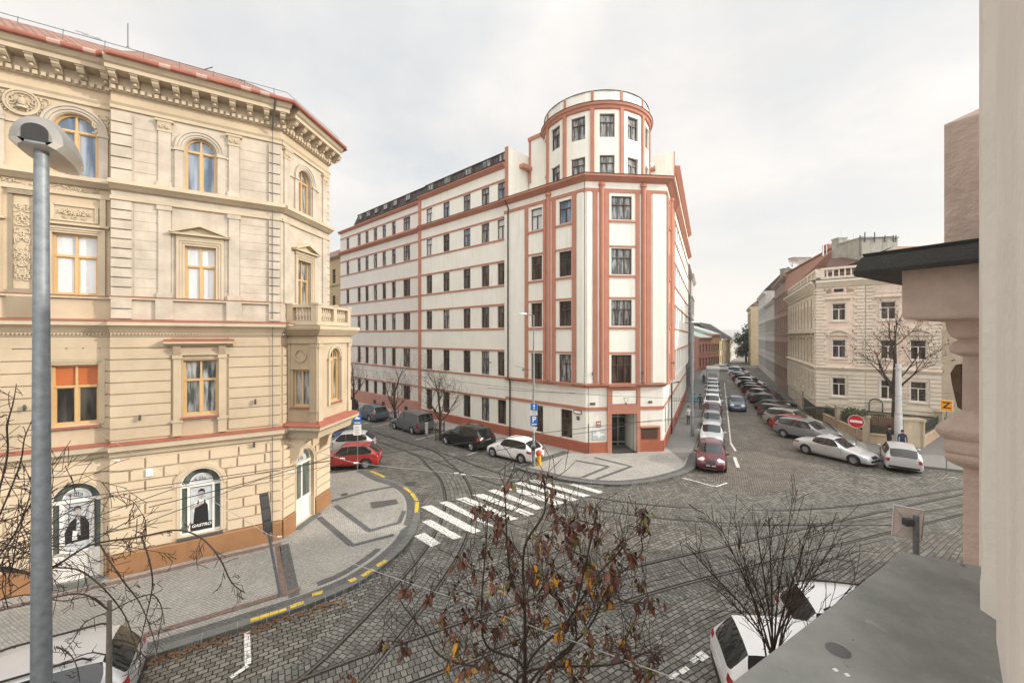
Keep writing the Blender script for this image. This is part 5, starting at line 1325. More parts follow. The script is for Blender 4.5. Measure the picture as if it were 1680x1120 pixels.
def para(fr, a, b):
    mb.fb(fr, a, b, -.3, .0, 13.78, 14.05); mb.fb(fr, a, b, -.3, .03, 14.75, 14.95); n = max(1, round((b-a)/2.2)); L = (b-a)/n
    for i in range(n+1): mb.fb(fr, a+L*i-.3, a+L*i+.3, -.32, .02, 14.05, 14.75)
    for i in range(n):
        for k in range(6): c = a+L*i+.3+(L-.6)*(k+.5)/6; mb.fb(fr, c-.055, c+.055, -.2, -.08, 14.05, 14.75)
para(KF, .3, kA); para(KS, -KL, -.3); para(KFm, kA+.4, kB_)
mb.build('roof_balustrade', M['kcream'], km)
mb = MB(); mb.sweep(KF, [(.58,13.74),(.58,13.78),(-.3,13.92),(-.3,13.8)], -.3, kA+.1); mb.sweep(KS, [(.58,13.74),(.58,13.78),(-.3,13.92),(-.3,13.8)], -KL, .3); mb.build('cornice_sheet', M['zincgrey'], km)
mb = MB(); roof(mb, KF, .5, 12, 14.3, -.6, 6, .45); roof(mb, KS, -KL, -.5, 14.3, -.6, 6, .45)
mb.build('roof', tiles('brown_tiles', (.16,.09,.07), (.12,.07,.06), 0), km)
mb = MB(); mb.fb(KF, .6, 16, -9, -.5, 0, 14.2); mb.fb(KS, -KL, -.5, -9, -.4, 0, 14.2); mb.build('core_wall', M['kgrey'], km)
# pink gable house behind -----------------------------------------------------
def pbox(name, label, cat, u0, u1, vt, d, depth, mat, zb=12.0, parent=None):
    "block whose front is seen between u0,u1 with its top at vt, at depth d"
    a = PT(u0, vt, d); b = PT(u1, vt, d); m_ = MB(); m_.box(a.x, b.x, d, d+depth, zb, a.z); return m_
pg = thing('pink_gabled_house', 'tall pink plastered gable rising behind the cream mansion', 'building', tuple(C0+CB*21+Vector((2,0,0))))
M['kpk'] = stucco('faded_pink_plaster', (.50,.29,.23), dark=.88); M['conc'] = stucco('mossy_concrete', (.42,.41,.36), dark=.75, streak=.7, stain=(.14,.15,.09), sc=2)
q = [PT(1291, 449, 57), PT(1372, 404, 47), PT(1445, 397, 47), PT(1445, 470, 47), PT(1291, 480, 57)]
mb = MB(); g0 = [Vector((p.x, p.y, p.z)) for p in q]; g1 = [p+Vector((3.5, 6, 0)) for p in g0]
for i in range(5): j = (i+1) % 5; mb.face([g0[i], g0[j], g1[j], g1[i]])
mb.face(g0); mb.face(g1[::-1]); mb.build('gable_wall', M['kpk'], pg)
mb = MB(); mb.tube([g0[0]+Vector((-.1,-.1,.1)), g0[1]+Vector((0,-.1,.1))], .16, 4); mb.tube([g0[1]+Vector((0,0,.1)), g0[2]+Vector((0,0,.1))], .14, 4); mb.build('roof_edge', M['redmetal'], pg)
mb = MB(); a = PT(1376, 391, 45); mb.box(a.x, a.x+.95, 45, 46, 13, a.z); mb.box(a.x-.06, a.x+1.01, 44.95, 46.05, a.z, a.z+.12); mb.build('chimney', M['conc'], pg)
mb = MB(); a = PT(1392, 392, 46.5); mb.box(a.x, a.x+.9, 46.5, 47.5, 15, a.z-.1); mb.cut(); a = PT(1372, 400, 50); mb.box(a.x-1, a.x, 50, 50.8, 17, a.z); mb.build('chimney', M['redmetal'], pg)
mb = MB()
for u, v0, v1 in ((1350, 414, 402), (1356, 412, 400), (1382, 392, 378), (1401, 392, 384)): mb.cut(); mb.tube([PT(u, v0+6, 46.4), PT(u, v1, 46.4)], .09 if u < 1355 else .04, 6)
mb.build('flue', M['alu'], pg)
rt = thing('rooftop_water_tank', 'stained concrete box with a railing on the roof behind the cream mansion', 'rooftop box', tuple(PT(1440, 420, 40)))
mb = MB(); a = PT(1414, 392, 40); b = PT(1473, 388, 40); mb.box(a.x, b.x, 40, 43, 14.3, a.z+.1); mb.box(a.x-.08, b.x+.08, 39.92, 43.08, a.z+.1, a.z+.22); mb.build('concrete_box', M['conc'], rt)
mb = MB()
for u in (1411, 1419, 1435, 1452, 1466, 1470): mb.tube([PT(u, 397, 39.9), PT(u, 381 if u in (1419, 1435) else 386, 39.9)], .05, 5)
mb.tube([PT(1411, 392.5, 39.9), PT(1465, 387.5, 39.9)], .035, 5); mb.tube([PT(1411, 420, 39.9), PT(1411, 392, 39.9)], .04, 5); mb.build('railing', M['steeld'], rt)
# roof behind to the right
mb = MB(); a = PT(1473, 404, 46); b = PT(1540, 410, 46); mb.box(a.x, b.x+8, 46, 52, 8, a.z); tag(mb.build('far_brick_house', M['kpk']), 'brick gable just visible right of the concrete roof box', 'building')
# ------------------------------------------------------------------ terraces down the side street
def house(name, label, p, q, zt, rows, nw, mw, mt, win='g_brown', ww=1.0, depth=10, rf=None, bandm=None, arch=False, frame='brown_frame', slope=.8, cell=True):
    fr = Fr(p.x, p.y, q.x-p.x, q.y-p.y); L = (q-p).length
    t = thing(name, label, 'building', tuple(p))
    S = [L*(i+.5)/nw for i in range(nw)]
    mb = MB(); wall(mb, fr, 0, L, -4, zt, [(s-ww/2, s+ww/2, a, b) for s in S for a, b in rows], .2)
    A, B, C, D = fr.P(0,0,0), fr.P(L,0,0), fr.P(L,-depth,0), fr.P(0,-depth,0)
    for a, b in ((B, C), (C, D), (D, A)): mb.face([(a.x,a.y,-4),(b.x,b.y,-4),(b.x,b.y,zt),(a.x,a.y,zt)])
    mb.face([(v.x,v.y,zt) for v in (A,B,C,D)])
    mb.build('wall', mw, t)
    mb = MB()
    for i, (a, b) in enumerate(rows):
        if i: mb.fb(fr, 0, L, 0, .12, a-.5, a-.38); mb.fb(fr, 0, L, 0, .07, a-.14, a-.04)
        for s in S: mb.fb(fr, s-ww/2-.14, s-ww/2, 0, .06, a, b+.12); mb.fb(fr, s+ww/2, s+ww/2+.14, 0, .06, a, b+.12); mb.fb(fr, s-ww/2-.2, s+ww/2+.2, 0, .2, b+.24, b+.36)
    mb.sweep(fr, [(0,zt-.7),(.1,zt-.7),(.45,zt-.3),(.5,zt),(0,zt+.05)], 0, L); mb.build('cornice', bandm or mt, t)
    for s in S:
        for a, b in rows: put_win(t, fr, s, a, ww, b-a, 'top', frame, win, -.14, t=.07)
    mb = MB(); roof(mb, fr, 0, L, zt+.05, .45, depth/2, slope); 
    h = zt+.05+(depth/2+.45)*slope; mb.face([fr.P(0,-depth/2,h),fr.P(L,-depth/2,h),fr.P(L,-depth,zt),fr.P(0,-depth,zt)], 0, [(0,0),(L,0),(L,7),(0,7)])
    mb.face([fr.P(0,.4,zt+.05),fr.P(0,-depth/2,h),fr.P(0,-depth,zt)]); mb.face([fr.P(L,.4,zt+.05),fr.P(L,-depth/2,h),fr.P(L,-depth,zt)])
    mb.build('roof', rf or M['tiles'], t); return t, fr, L
def bl(d):  # point on the right-hand building line at distance d beyond the mansion
    return C0+CB*(KL+d)
rows4 = [(1.6,3.6),(5.4,7.5),(9.0,11.0)]; M['drk'] = tiles('slate_roof', (.06,.06,.065), (.045,.045,.05), 0)
M['kbrown'] = stucco('brown_pink_stucco', (.40,.27,.21)); M['kwhite'] = stucco('white_grey_stucco', (.56,.53,.49)); M['kwhite2'] = stucco('white_stucco', (.66,.64,.60)); M['kyel'] = stucco('light_yellow_stucco', (.66,.55,.36))
house('brown_terrace_house', 'pinkish brown terraced house next beyond the cream mansion', bl(17.6), bl(.05), 17.3, [(1.4,3.4),(5.2,7.2),(9.0,11.0),(12.8,14.6)], 7, M['kbrown'], M['kbrown'], slope=.25)
house('low_grey_terrace_house', 'lower pale grey terraced house between brown and tall white houses', bl(36), bl(17.7), 15.0, [(1.4,3.4),(5.2,7.2),(9.2,11.2)], 8, M['kwhite'], M['kwhite'])
hw, hfr, hL = house('tall_white_terrace_house', 'tall white terraced house with a dark slate roof', bl(57), bl(36.1), 18.4, [(1.4,3.4),(5.2,7.2),(9.2,11.2),(13.0,14.8)], 8, M['kwhite2'], M['kwhite2'], rf=M['drk'], slope=1.1)
mb = MB(); p_ = bl(36.1); q_ = p_+Vector((.88,-.47,0))*5; mb.face([(p_.x,p_.y,15),(q_.x,q_.y,15),(q_.x,q_.y,24.0),(p_.x,p_.y,18.4)]); 
mb.build('fire_wall', M['kwhite2'], hw)
house('yellow_end_house', 'pale yellow house closing the terrace on the right of the side street', bl(84)+Vector((-1.2,.6,0)), bl(66)+Vector((-1.2,.6,0)), 17.0, [(1.4,3.4),(5.2,7.2),(9.2,11.2),(13.0,14.8)], 6, M['kyel'], M['kyel'])
for nm_, lb, u, v, d, s in (('roof_dish', 'large white satellite dish on the terrace roof line', 1301, 432, 58, .8), ('roof_dish', 'small white satellite dish beside the pink gable', 1362, 408, 50, .5)):
    mb = MB(); p = PT(u, v, d); mb.lathe(p, [(0,.3*s),(.5*s,.22*s),(.85*s,.05*s),(1.0*s,-.1*s),(.85*s,.0),(.5*s,.17*s),(0,.25*s)], 16, axis='y'); mb.tube([p, p+Vector((0,.3,-1.6*s-.8))], .06, 6); mb.tube([p, p+Vector((0,-.5*s,.1))], .02, 4); tag(mb.build(nm_, M['alu']), lb, 'satellite dish')
for i, (u, v, d, w_, h_, mt) in enumerate(((1316, 423, 59, 2.6, 1.5, 'conc'), (1292, 441, 62, 1.0, 1.0, 'conc'))):
    mb = MB(); p = PT(u, v, d); mb.box(p.x-w_/2, p.x+w_/2, d, d+1, p.z-h_-2, p.z); mb.box(p.x-w_/2-.08, p.x+w_/2+.08, d-.08, d+1.08, p.z, p.z+.12); tag(mb.build('chimney_stack', M[mt]), ('wide pale chimney stack on the brown terraced house', 'small pale chimney stack left of the wide one')[i], 'chimney')
# left side of the street beyond the block
lbp = lambda t, o=0: Rr.P(t, o, 0)
M['kdgrey'] = stucco('dark_grey_render', (.20,.19,.175)); M['kgl'] = stucco('light_grey_render', (.50,.48,.45))
house('dark_grey_house', 'dark grey house beyond the ivory block on the side street', lbp(32.1), lbp(45), 18.6, [(1.4,3.4),(5.2,7.2),(9,11),(12.6,14.6)], 5, M['kdgrey'], M['kdgrey'], depth=9, slope=.5, rf=M['drk'])
house('light_grey_house', 'light grey house with dark windows beyond the dark grey one', lbp(45.1, .2), lbp(57, .2), 19.0, [(1.4,3.4),(5.2,7.2),(9,11),(13,15)], 7, M['kgl'], M['kgl'], depth=9, slope=.5, rf=M['drk'], win='g_dark')
M['green_roof'] = plain('green_copper_roof', (.42,.48,.42), .6)
def endhouse(name, label, u0, u1, vt, d0, d1, mw, n, rows, zt=None, rf=None, slope=.7):
    a = PT(u0, vt, d0); b = PT(u1, vt, d1); zt = a.z if zt is None else zt
    return house(name, label, Vector((a.x, d0, 0)), Vector((b.x, d1, 0)), zt, rows, n, mw, mw, depth=12, rf=rf, slope=slope)
rws = [(1.0,2.8),(4.4,6.2)]
endhouse('red_house', 'brick red house with a green roof at the bottom of the side street', 1146, 1166, 553.5, 97, 103, stucco('brick_red_render', (.50,.25,.20)), 4, [(-2,-.3),(1.0,2.8),(4.4,6.2)], rf=M['green_roof'], slope=.35)
endhouse('orange_house', 'orange house beside the brick red one at the street end', 1166.2, 1180, 548, 103.5, 108, stucco('orange_render', (.55,.32,.19)), 4, [(-2,-.3),(1.0,2.8),(4.4,6.2)], rf=M['green_roof'], slope=.35)
endhouse('pale_yellow_house', 'pale yellow house with a dark roof down the street end', 1180.5, 1199, 556, 109, 134, M['kyel'], 7, rws, rf=M['drk'], slope=.75)
endhouse('distant_beige_house', 'small beige house lowest down the street end', 1199.5, 1209, 562, 140, 180, M['kgl'], 6, rws, rf=M['drk'])
# distant town: small houses down in the valley
rd = random.Random(12); tcl = [stucco('far_wall_a', (.5,.46,.4)), stucco('far_wall_b', (.42,.38,.34)), stucco('far_wall_c', (.55,.5,.42))]
mb = MB(); mr_ = MB()
for i in range(150):
    d = rd.uniform(330, 1200); u = rd.uniform(1130, 1300); x = (u-U0)/FL*d; w_ = rd.uniform(8, 16); h_ = rd.uniform(7, 14); z0 = -18-(10*(min(d, 800)-330)/470)
    mb.box(x, x+w_, d, d+10, z0-8, z0+h_, rd.randrange(3)); mr_.hexa([(x,d,z0+h_),(x+w_,d,z0+h_),(x+w_,d+10,z0+h_),(x,d+10,z0+h_),(x,d+4,z0+h_+4),(x+w_,d+4,z0+h_+4),(x+w_,d+6,z0+h_+4),(x,d+6,z0+h_+4)])
o = mb.build('distant_town', tcl); tag(o, kind='stuff'); o = mr_.build('distant_town_roofs', plain('far_roofs', (.2,.12,.1), .9)); tag(o, kind='stuff')
# ------------------------------------------------------------------ garden wall of the mansion
gw = [G(1318,672), G(1343,688), G(1373,704), G(1421,728), G(1482,736), G(1514,737), G(1545,716), G(1600,694)]
M['kwall'] = stucco('peach_garden_wall', (.56,.42,.29), streak=.4); 
gt2 = thing('garden_wall', 'low peach garden wall with stone piers and iron railings round the mansion', 'wall', tuple(gw[3]))
mb = MB(); mr = MB(); mp = MB()
for i in range(len(gw)-1):
    a, b = gw[i], gw[i+1]; fr = Fr(a.x, a.y, b.x-a.x, b.y-a.y); L = (b-a).length
    if i == 4: mp.cut(); mp.fb(fr, -.05, L+.05, -.5, .08, 0, 2.1); mp.fb(fr, -.12, L+.12, -.57, .15, 2.1, 2.24); continue
    mb.fb(fr, 0, L, -.3, 0, 0, .75); mb.fb(fr, 0, L, -.36, .06, .75, .86)
    mp.cut(); mp.fb(fr, -.22, .22, -.4, .08, 0, 2.0); mp.fb(fr, -.28, .28, -.46, .14, 2.0, 2.14)
    n = int(L/.16); mr.cut()
    for k in range(1, n): s = L*k/n; mr.tube([fr.P(s, -.15, .86), fr.P(s, -.15, 1.75)], .012, 4, cap=False)
    for z in (.95, 1.35, 1.68): mr.tube([fr.P(.2, -.15, z), fr.P(L-.2, -.15, z)], .014, 4)
mb.build('low_wall', M['kwall'], gt2); mp.build('pier', stucco('weathered_pier', (.46,.39,.28), streak=.6), gt2); mr.build('railing', plain('green_iron', (.05,.07,.055), .6), gt2)
mb = MB(); a = gw[3]; b = gw[4]; fr = Fr(a.x, a.y, b.x-a.x, b.y-a.y); L = (b-a).length; p = [fr.P(.3,-.5,.8), fr.P(L-.2,-.5,.8), fr.P(L-.2,-.5,2.05), fr.P(.3,-.5,2.05)]
mb.face(p, 0, [(0,0),(L,0),(L,1.2),(0,1.2)]); p2 = [x+Vector((fr.nx,fr.ny,0))*-.2 for x in p]; mb.face(p2[::-1], 0, [(0,0),(L,0),(L,1.2),(0,1.2)]); mb.fb(fr, .3, L-.2, -.7, -.5, 2.05, 2.12)
mb.build('brick_panel', M['brick'], gt2)
mb = MB(); p = C0+Vector((0,0,0)); mb.slab([gw[3]+Vector((.3,.4,0)), gw[4]+Vector((0,.4,0)), gw[6]+Vector((.3,.3,0)), gw[7], KF.P(12,0,0), C0, gw[0]], 0, 1.45); o = mb.build('garden_bank', plain('garden_soil', (.09,.08,.05), .95)); tag(o, kind='structure')
rb = random.Random(4)
def leafball(mb, c, r, n, s, sq=1.0):
    for i in range(n):
        v = Vector((rb.gauss(0,1), rb.gauss(0,1), rb.gauss(0,1))).normalized()*r*rb.uniform(.5, 1); p = c+Vector((v.x, v.y, v.z*sq))
        a = Vector((rb.gauss(0,1), rb.gauss(0,1), rb.gauss(0,1))).normalized()*s; b = a.cross(Vector((rb.gauss(0,1), rb.gauss(0,1), rb.gauss(0,1)))).normalized()*s*.5
        mb.face([p-a, p+b, p+a, p-b], rb.randrange(2))
M['lf1'] = plain('dark_leaf', (.035,.055,.02), .6, 0, .4); M['lf2'] = plain('mid_leaf', (.07,.09,.03), .6, 0, .4)
mb = MB(); c = PT(1404, 672, 31.5); leafball(mb, Vector((c.x, c.y, 2.2)), .9, 500, .1, .6); leafball(mb, Vector((c.x+1.4, c.y-.4, 1.9)), .6, 250, .1, .6)
sh = thing('evergreen_shrub', 'dark green shrub behind the garden railing', 'shrub', (c.x, c.y, 1.2)); mb.build('foliage', [M['lf1'], M['lf2']], sh); mb = MB()
for k in range(5): mb.tube([(c.x, c.y, 1.2), (c.x+.25*math.cos(k*1.3), c.y+.25*math.sin(k*1.3), 2.2)], .02, 4)
mb.build('stem', M['bark'], sh)
mb = MB(); p = KFm.P(KFm.sat(1437), .3, 0); z_ = KFm.zat(1437, 655); mb.tube([Vector((p.x, p.y, 1.3))+Vector((KF.dx,KF.dy,0))*(-.45), Vector((p.x, p.y, z_-.4))+Vector((KF.dx,KF.dy,0))*(-.45)]+[Vector((p.x, p.y, z_-.4))+Vector((KF.dx*.45*-math.cos(PI*i/8), KF.dy*.45*-math.cos(PI*i/8), .5*math.sin(PI*i/8))) for i in range(1, 9)]+[Vector((p.x, p.y, 1.3))+Vector((KF.dx,KF.dy,0))*(.45)], .045, 6)
tag(mb.build('iron_arch', M['black']), 'black iron arch in the mansion garden beside the bare tree', 'arch')
# ------------------------------------------------------------------ the camera's own house
V = Fr(0, 0, -.852, -.524)      # outward (-.524,.852); s runs back towards the camera
M['hpink'] = stucco('dusty_pink_plaster', (.72,.575,.50), dark=.78, sc=7, bs=.7, stain=(.42,.31,.25), streak=.45); M['hbeige'] = stucco('reveal_plaster', (.86,.81,.74), dark=.9, sc=3, bs=.3)
oh = thing('own_house_facade', 'dusty pink plastered house front with moulded window frame at the right edge', 'building', (1.3, .8, 0))
PS = -2.15       # s of the neighbour bay's near end (s decreases away from the camera)
def oz(u, v, s=PS):
    k = (u-U0)/FL
    # point on plane s=PS : P = d*s + n*o ; x = k*y
    x0, y0 = V.dx*s, V.dy*s
    o = (k*y0-x0)/(V.nx-k*V.ny); y = y0+V.ny*o
    return (o, H-(v-V0)*y/FL)
os_ = oz(1579, 600)[0]
def corner(u, v):
    "near outer corner of the pier, pushed out equally both ways until it is seen at column u"
    lo, hi = -.2, .5
    for _ in range(40):
        e = (lo+hi)/2; p = V.P(PS+e, os_+e, 0); uu = U0+FL*p.x/p.y
        if uu > u: lo = e
        else: hi = e
    return e, H-(v-V0)*p.y/FL
def mould(mb, pts, s1=-4.2, m=0):
    R_ = [corner(u, v) for u, v in pts]
    for (e, z), (e2, z2) in zip(R_[:-1], R_[1:]):
        A, A2 = V.P(PS+e, os_+e, z), V.P(PS+e2, os_+e2, z2); B, B2 = V.P(PS+e, -.3, z), V.P(PS+e2, -.3, z2); C_, C2 = V.P(s1, os_+e, z), V.P(s1, os_+e2, z2)
        mb.face([A, B, B2, A2], m); mb.face([A, A2, C2, C_], m)
def fine(p, n=3):
    q = [Vector((a, b, 0)) for a, b in p]; return [(v.x, v.y) for v in curve_pts(q, n)]
mb = MB(); mould(mb, [(1620,172),(1549,205),(1549,440)]); mb.build('upper_wall', M['hpink'], oh)
mb = MB(); mould(mb, [(1549,436),(1480,436),(1480,520),(1484,524),(1549,528)]+fine([(1551,530),(1553,541),(1560,552),(1572,557)])+[(1567,560)]+fine([(1562,563),(1557,570),(1560,578),(1577,584)]))
mb.build('entablature', M['hpink'], oh)
mb = MB(); mould(mb, [(1579,584),(1578,672),(1574,674)]+fine([(1568,678),(1548,689),(1536,697),(1534,704),(1541,713),(1552,719)])+[(1549,722)]+fine([(1547,727),(1548,737),(1553,742)])+[(1550,744)]+fine([(1549,748),(1553,754),(1568,762),(1580,767)])+[(1580,960)], -3.4)
mb.build('window_frame_moulding', M['hpink'], oh)
mb = MB(); Ra = [corner(u, v) for u, v in ((1480,434),(1401,453),(1400,446),(1416,420),(1560,408))]
mould(mb, [(1480,434),(1401,453),(1400,446),(1412,424),(1418,421),(1520,412)]); mould(mb, [(1418,424),(1414,417),(1520,409),(1600,400)])
mb.build('roof_sheet', plain('black_tarred_sheet', (.035,.033,.03), .5, .1, .5, 18, bs=.3), oh)
# the carving beyond the shaft
mb = MB(); S2 = PS-.45
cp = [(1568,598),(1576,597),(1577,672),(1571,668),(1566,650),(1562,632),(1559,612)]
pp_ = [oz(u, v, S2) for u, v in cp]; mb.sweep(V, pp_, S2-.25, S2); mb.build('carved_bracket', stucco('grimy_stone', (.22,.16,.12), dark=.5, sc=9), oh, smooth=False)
# window sill slab
m, nt, b = nm('grey_sill_sheet', .5, 0, .4); g = ocoord(nt); f_ = ramp(nt, noise(nt, 3.5, g, 7, .65), .38, .66); c_ = mixc(nt, f_, (.15,.15,.135), (.27,.27,.25)); f_ = ramp(nt, noise(nt, 9, g, 8, .75), .60, .72); c_ = mixc(nt, f_, c_, (.40,.41,.39)); f_ = ramp(nt, noise(nt, 30, g, 3, .6), .66, .72); c_ = mixc(nt, f_, c_, (.10,.10,.09))
nt.links.new(c_, b.inputs['Base Color']); bump(nt, b, noise(nt, 7, g, 5), .25, .006); M['sill'] = m
mb = MB(); hs = .6
def PS_(u, v, h=hs): d = FL*h/(v-V0); return Vector(((u-U0)/FL*d, d, H-h))
e0 = PS_(1480, 905); e1_ = PS_(1200, 1120); dr_ = (e1_-e0).normalized(); sl = [e0, e1_+dr_*2.0, e1_+dr_*2.0+Vector((1.5,-1.5,0)), Vector((2.2,.7,H-hs)), PS_(1640, 934)]
mb.slab([(p.x, p.y) for p in sl], H-hs-.05, H-hs)
bm = bmesh.new()
o = mb.build('window_sill', M['sill'], oh)
md = o.modifiers.new('b', 'BEVEL'); md.width = .006; md.segments = 2
mb = MB(); p = PS_(1375, 1066); mb.lathe((p.x, p.y, H-hs), [(.02,.0005),(.014,.002),(0,.002)], 16); mb.build('sill_plug', M['zincgrey'], o, smooth=True)
mb = MB()
for u, v in ((1371,1099),(1390,1107)):
    p = PS_(u, v); mb.slab([(p.x+.0035*math.cos(a)*(1.6 if i%2 else .8), p.y+.0035*math.sin(a)) for i, a in enumerate([x*PI/4 for x in range(8)])], H-hs, H-hs+.0015)
mb.build('plaster_splash', M['swhite'], o)
# reveal of the window at the right edge, plaster edge uneven towards the sill
F0 = Vector((1.235, 1.045)); N0 = Vector((-.39, -.355)); nn0 = Vector((-.355, .39)).normalized()
mb = MB(); col_ = []
for i in range(120):
    z = 5.9+.06*i; wob = .0015*math.sin(z*9)+.001*math.sin(z*23)
    w2 = (.008*math.sin(z*40)+.006*math.sin(z*93+1)) if z < 7.85 else .001*math.sin(z*50)
    pl_ = [F0+Vector((.05,.05))]+[F0+N0*t+nn0*o_ for t, o_ in ((-.03,-.004),(0,.0+wob),(.18,.004+wob),(.42,.002+wob),(.5,.010+wob+w2*.3),(.56,-.012),(.62,-.014),(.72,-.004),(1.2,-.004),(1.75,-.004))]+[Vector((2.2,.1)), Vector((2.2,1.3))]
    col_.append([(p.x, p.y, z) for p in pl_])
for i in range(119):
    n_ = len(col_[i])
    for k in range(n_): mb.face([col_[i][k], col_[i][(k+1)%n_], col_[i+1][(k+1)%n_], col_[i+1][k]])
mb.face(col_[-1]); mb.build('window_reveal', M['hbeige'], oh, smooth=True)
# rest of the front, so that it stands from other positions too
mb = MB(); VW = V; mb.fb(V, -26, -3.2, -9, .28, 0, 11.5); mb.fb(V, 1.2, 30, -9, .2, 0, 6.5); mb.fb(V, -3.2, 1.2, -9, .2, 0, H-hs-.6); mb.build('wall', M['hpink'], oh)
# ------------------------------------------------------------------ cars
def P_paint(n, c, metal=.35): M[n] = paint(n, c, metal)
for n_, c_ in (('car_silver', (.56,.57,.58)), ('car_white', (.78,.78,.77)), ('car_grey', (.13,.14,.15)), ('car_midgrey', (.24,.25,.26)), ('car_black', (.012,.012,.014)), ('car_red', (.33,.02,.018)), ('car_maroon', (.13,.02,.03)), ('car_blue', (.03,.06,.16)), ('car_navy', (.015,.02,.05)), ('car_brown', (.10,.07,.055)), ('car_beige', (.42,.39,.33)), ('car_bluegrey', (.10,.14,.18)), ('car_greenish', (.05,.06,.05))):
    P_paint(n_, c_, 0.0 if n_ in ('car_white', 'car_red') else .35)
m, nt, b = nm('car_glass', .04, 0, .7); b.inputs['Base Color'].default_value = (.012,.015,.016,1); M['car_glass'] = m
bump(nt, b, noise(nt, 1.2, ocoord(nt), 1), .05, .1)
M['headlamp'] = plain('headlamp', (.65,.68,.7), .15, .2, .15, 20); M['taillamp'] = plain('tail_lamp', (.28,.008,.01), .15, 0, .3, 20, .6); M['rim'] = plain('alloy_rim', (.42,.43,.44), .35, .7, .1, 9); M['under'] = plain('under_body', (.012,.012,.012), .8)
M['chrome'] = plain('chrome', (.6,.6,.6), .15, .9, .05, 9)
# rows from tail to nose: belt x, roof x, belt z, roof z, belt half width, roof half width, bottom z ; lengths as fractions, z in m for H=1
SH = {
 'hatch': (3.95, 1.76, 1.48, [(-.5,-.5,.62,.64,.42,.38,.30),(-.492,-.485,.90,.94,.47,.33,.2),(-.42,-.345,.97,1.38,.495,.335,.18),(-.24,-.24,.95,1.475,.5,.36,.16),(-.02,-.02,.93,1.48,.5,.365,.16),(.2,.075,.91,1.42,.5,.355,.16),(.25,.235,.90,.955,.49,.37,.16),(.45,.43,.72,.80,.46,.33,.18),(.5,.495,.52,.58,.38,.3,.24)]),
 'sedan': (4.55, 1.82, 1.43, [(-.5,-.5,.60,.64,.40,.36,.30),(-.49,-.475,.88,.98,.46,.36,.2),(-.34,-.30,.95,1.02,.49,.36,.17),(-.25,-.185,.94,1.36,.5,.33,.16),(-.02,-.02,.92,1.43,.5,.345,.15),(.17,.05,.90,1.38,.5,.335,.15),(.225,.21,.88,.93,.49,.37,.15),(.45,.43,.70,.78,.46,.33,.17),(.5,.495,.50,.56,.38,.3,.22)]),
 'wagon': (4.6, 1.76, 1.5, [(-.5,-.5,.62,.64,.42,.38,.30),(-.495,-.49,.92,.96,.48,.36,.2),(-.46,-.425,.96,1.42,.495,.34,.18),(-.26,-.26,.95,1.49,.5,.355,.16),(-.02,-.02,.93,1.48,.5,.36,.16),(.17,.06,.91,1.41,.5,.35,.16),(.225,.21,.89,.95,.49,.37,.16),(.45,.43,.70,.79,.46,.33,.18),(.5,.495,.52,.58,.38,.3,.24)]),
 'suv': (4.5, 1.88, 1.66, [(-.5,-.5,.70,.74,.43,.38,.36),(-.492,-.485,1.02,1.07,.47,.34,.28),(-.43,-.40,1.10,1.54,.495,.335,.26),(-.25,-.25,1.08,1.645,.5,.355,.25),(-.02,-.02,1.06,1.66,.5,.365,.25),(.19,.075,1.04,1.58,.5,.35,.25),(.25,.235,1.03,1.09,.49,.38,.25),(.45,.435,.88,.97,.47,.35,.27),(.5,.495,.62,.70,.40,.32,.32)]),
 'van': (4.45, 1.82, 1.82, [(-.5,-.5,.62,.66,.44,.40,.32),(-.498,-.492,1.02,1.06,.49,.42,.22),(-.485,-.465,1.08,1.72,.5,.40,.20),(-.26,-.26,1.06,1.80,.5,.405,.18),(-.02,-.02,1.04,1.82,.5,.405,.18),(.2,.09,1.02,1.74,.5,.395,.18),(.28,.265,1.0,1.06,.49,.39,.18),(.45,.43,.82,.92,.47,.35,.2),(.5,.495,.55,.62,.40,.32,.25)]),
}
YJ = None
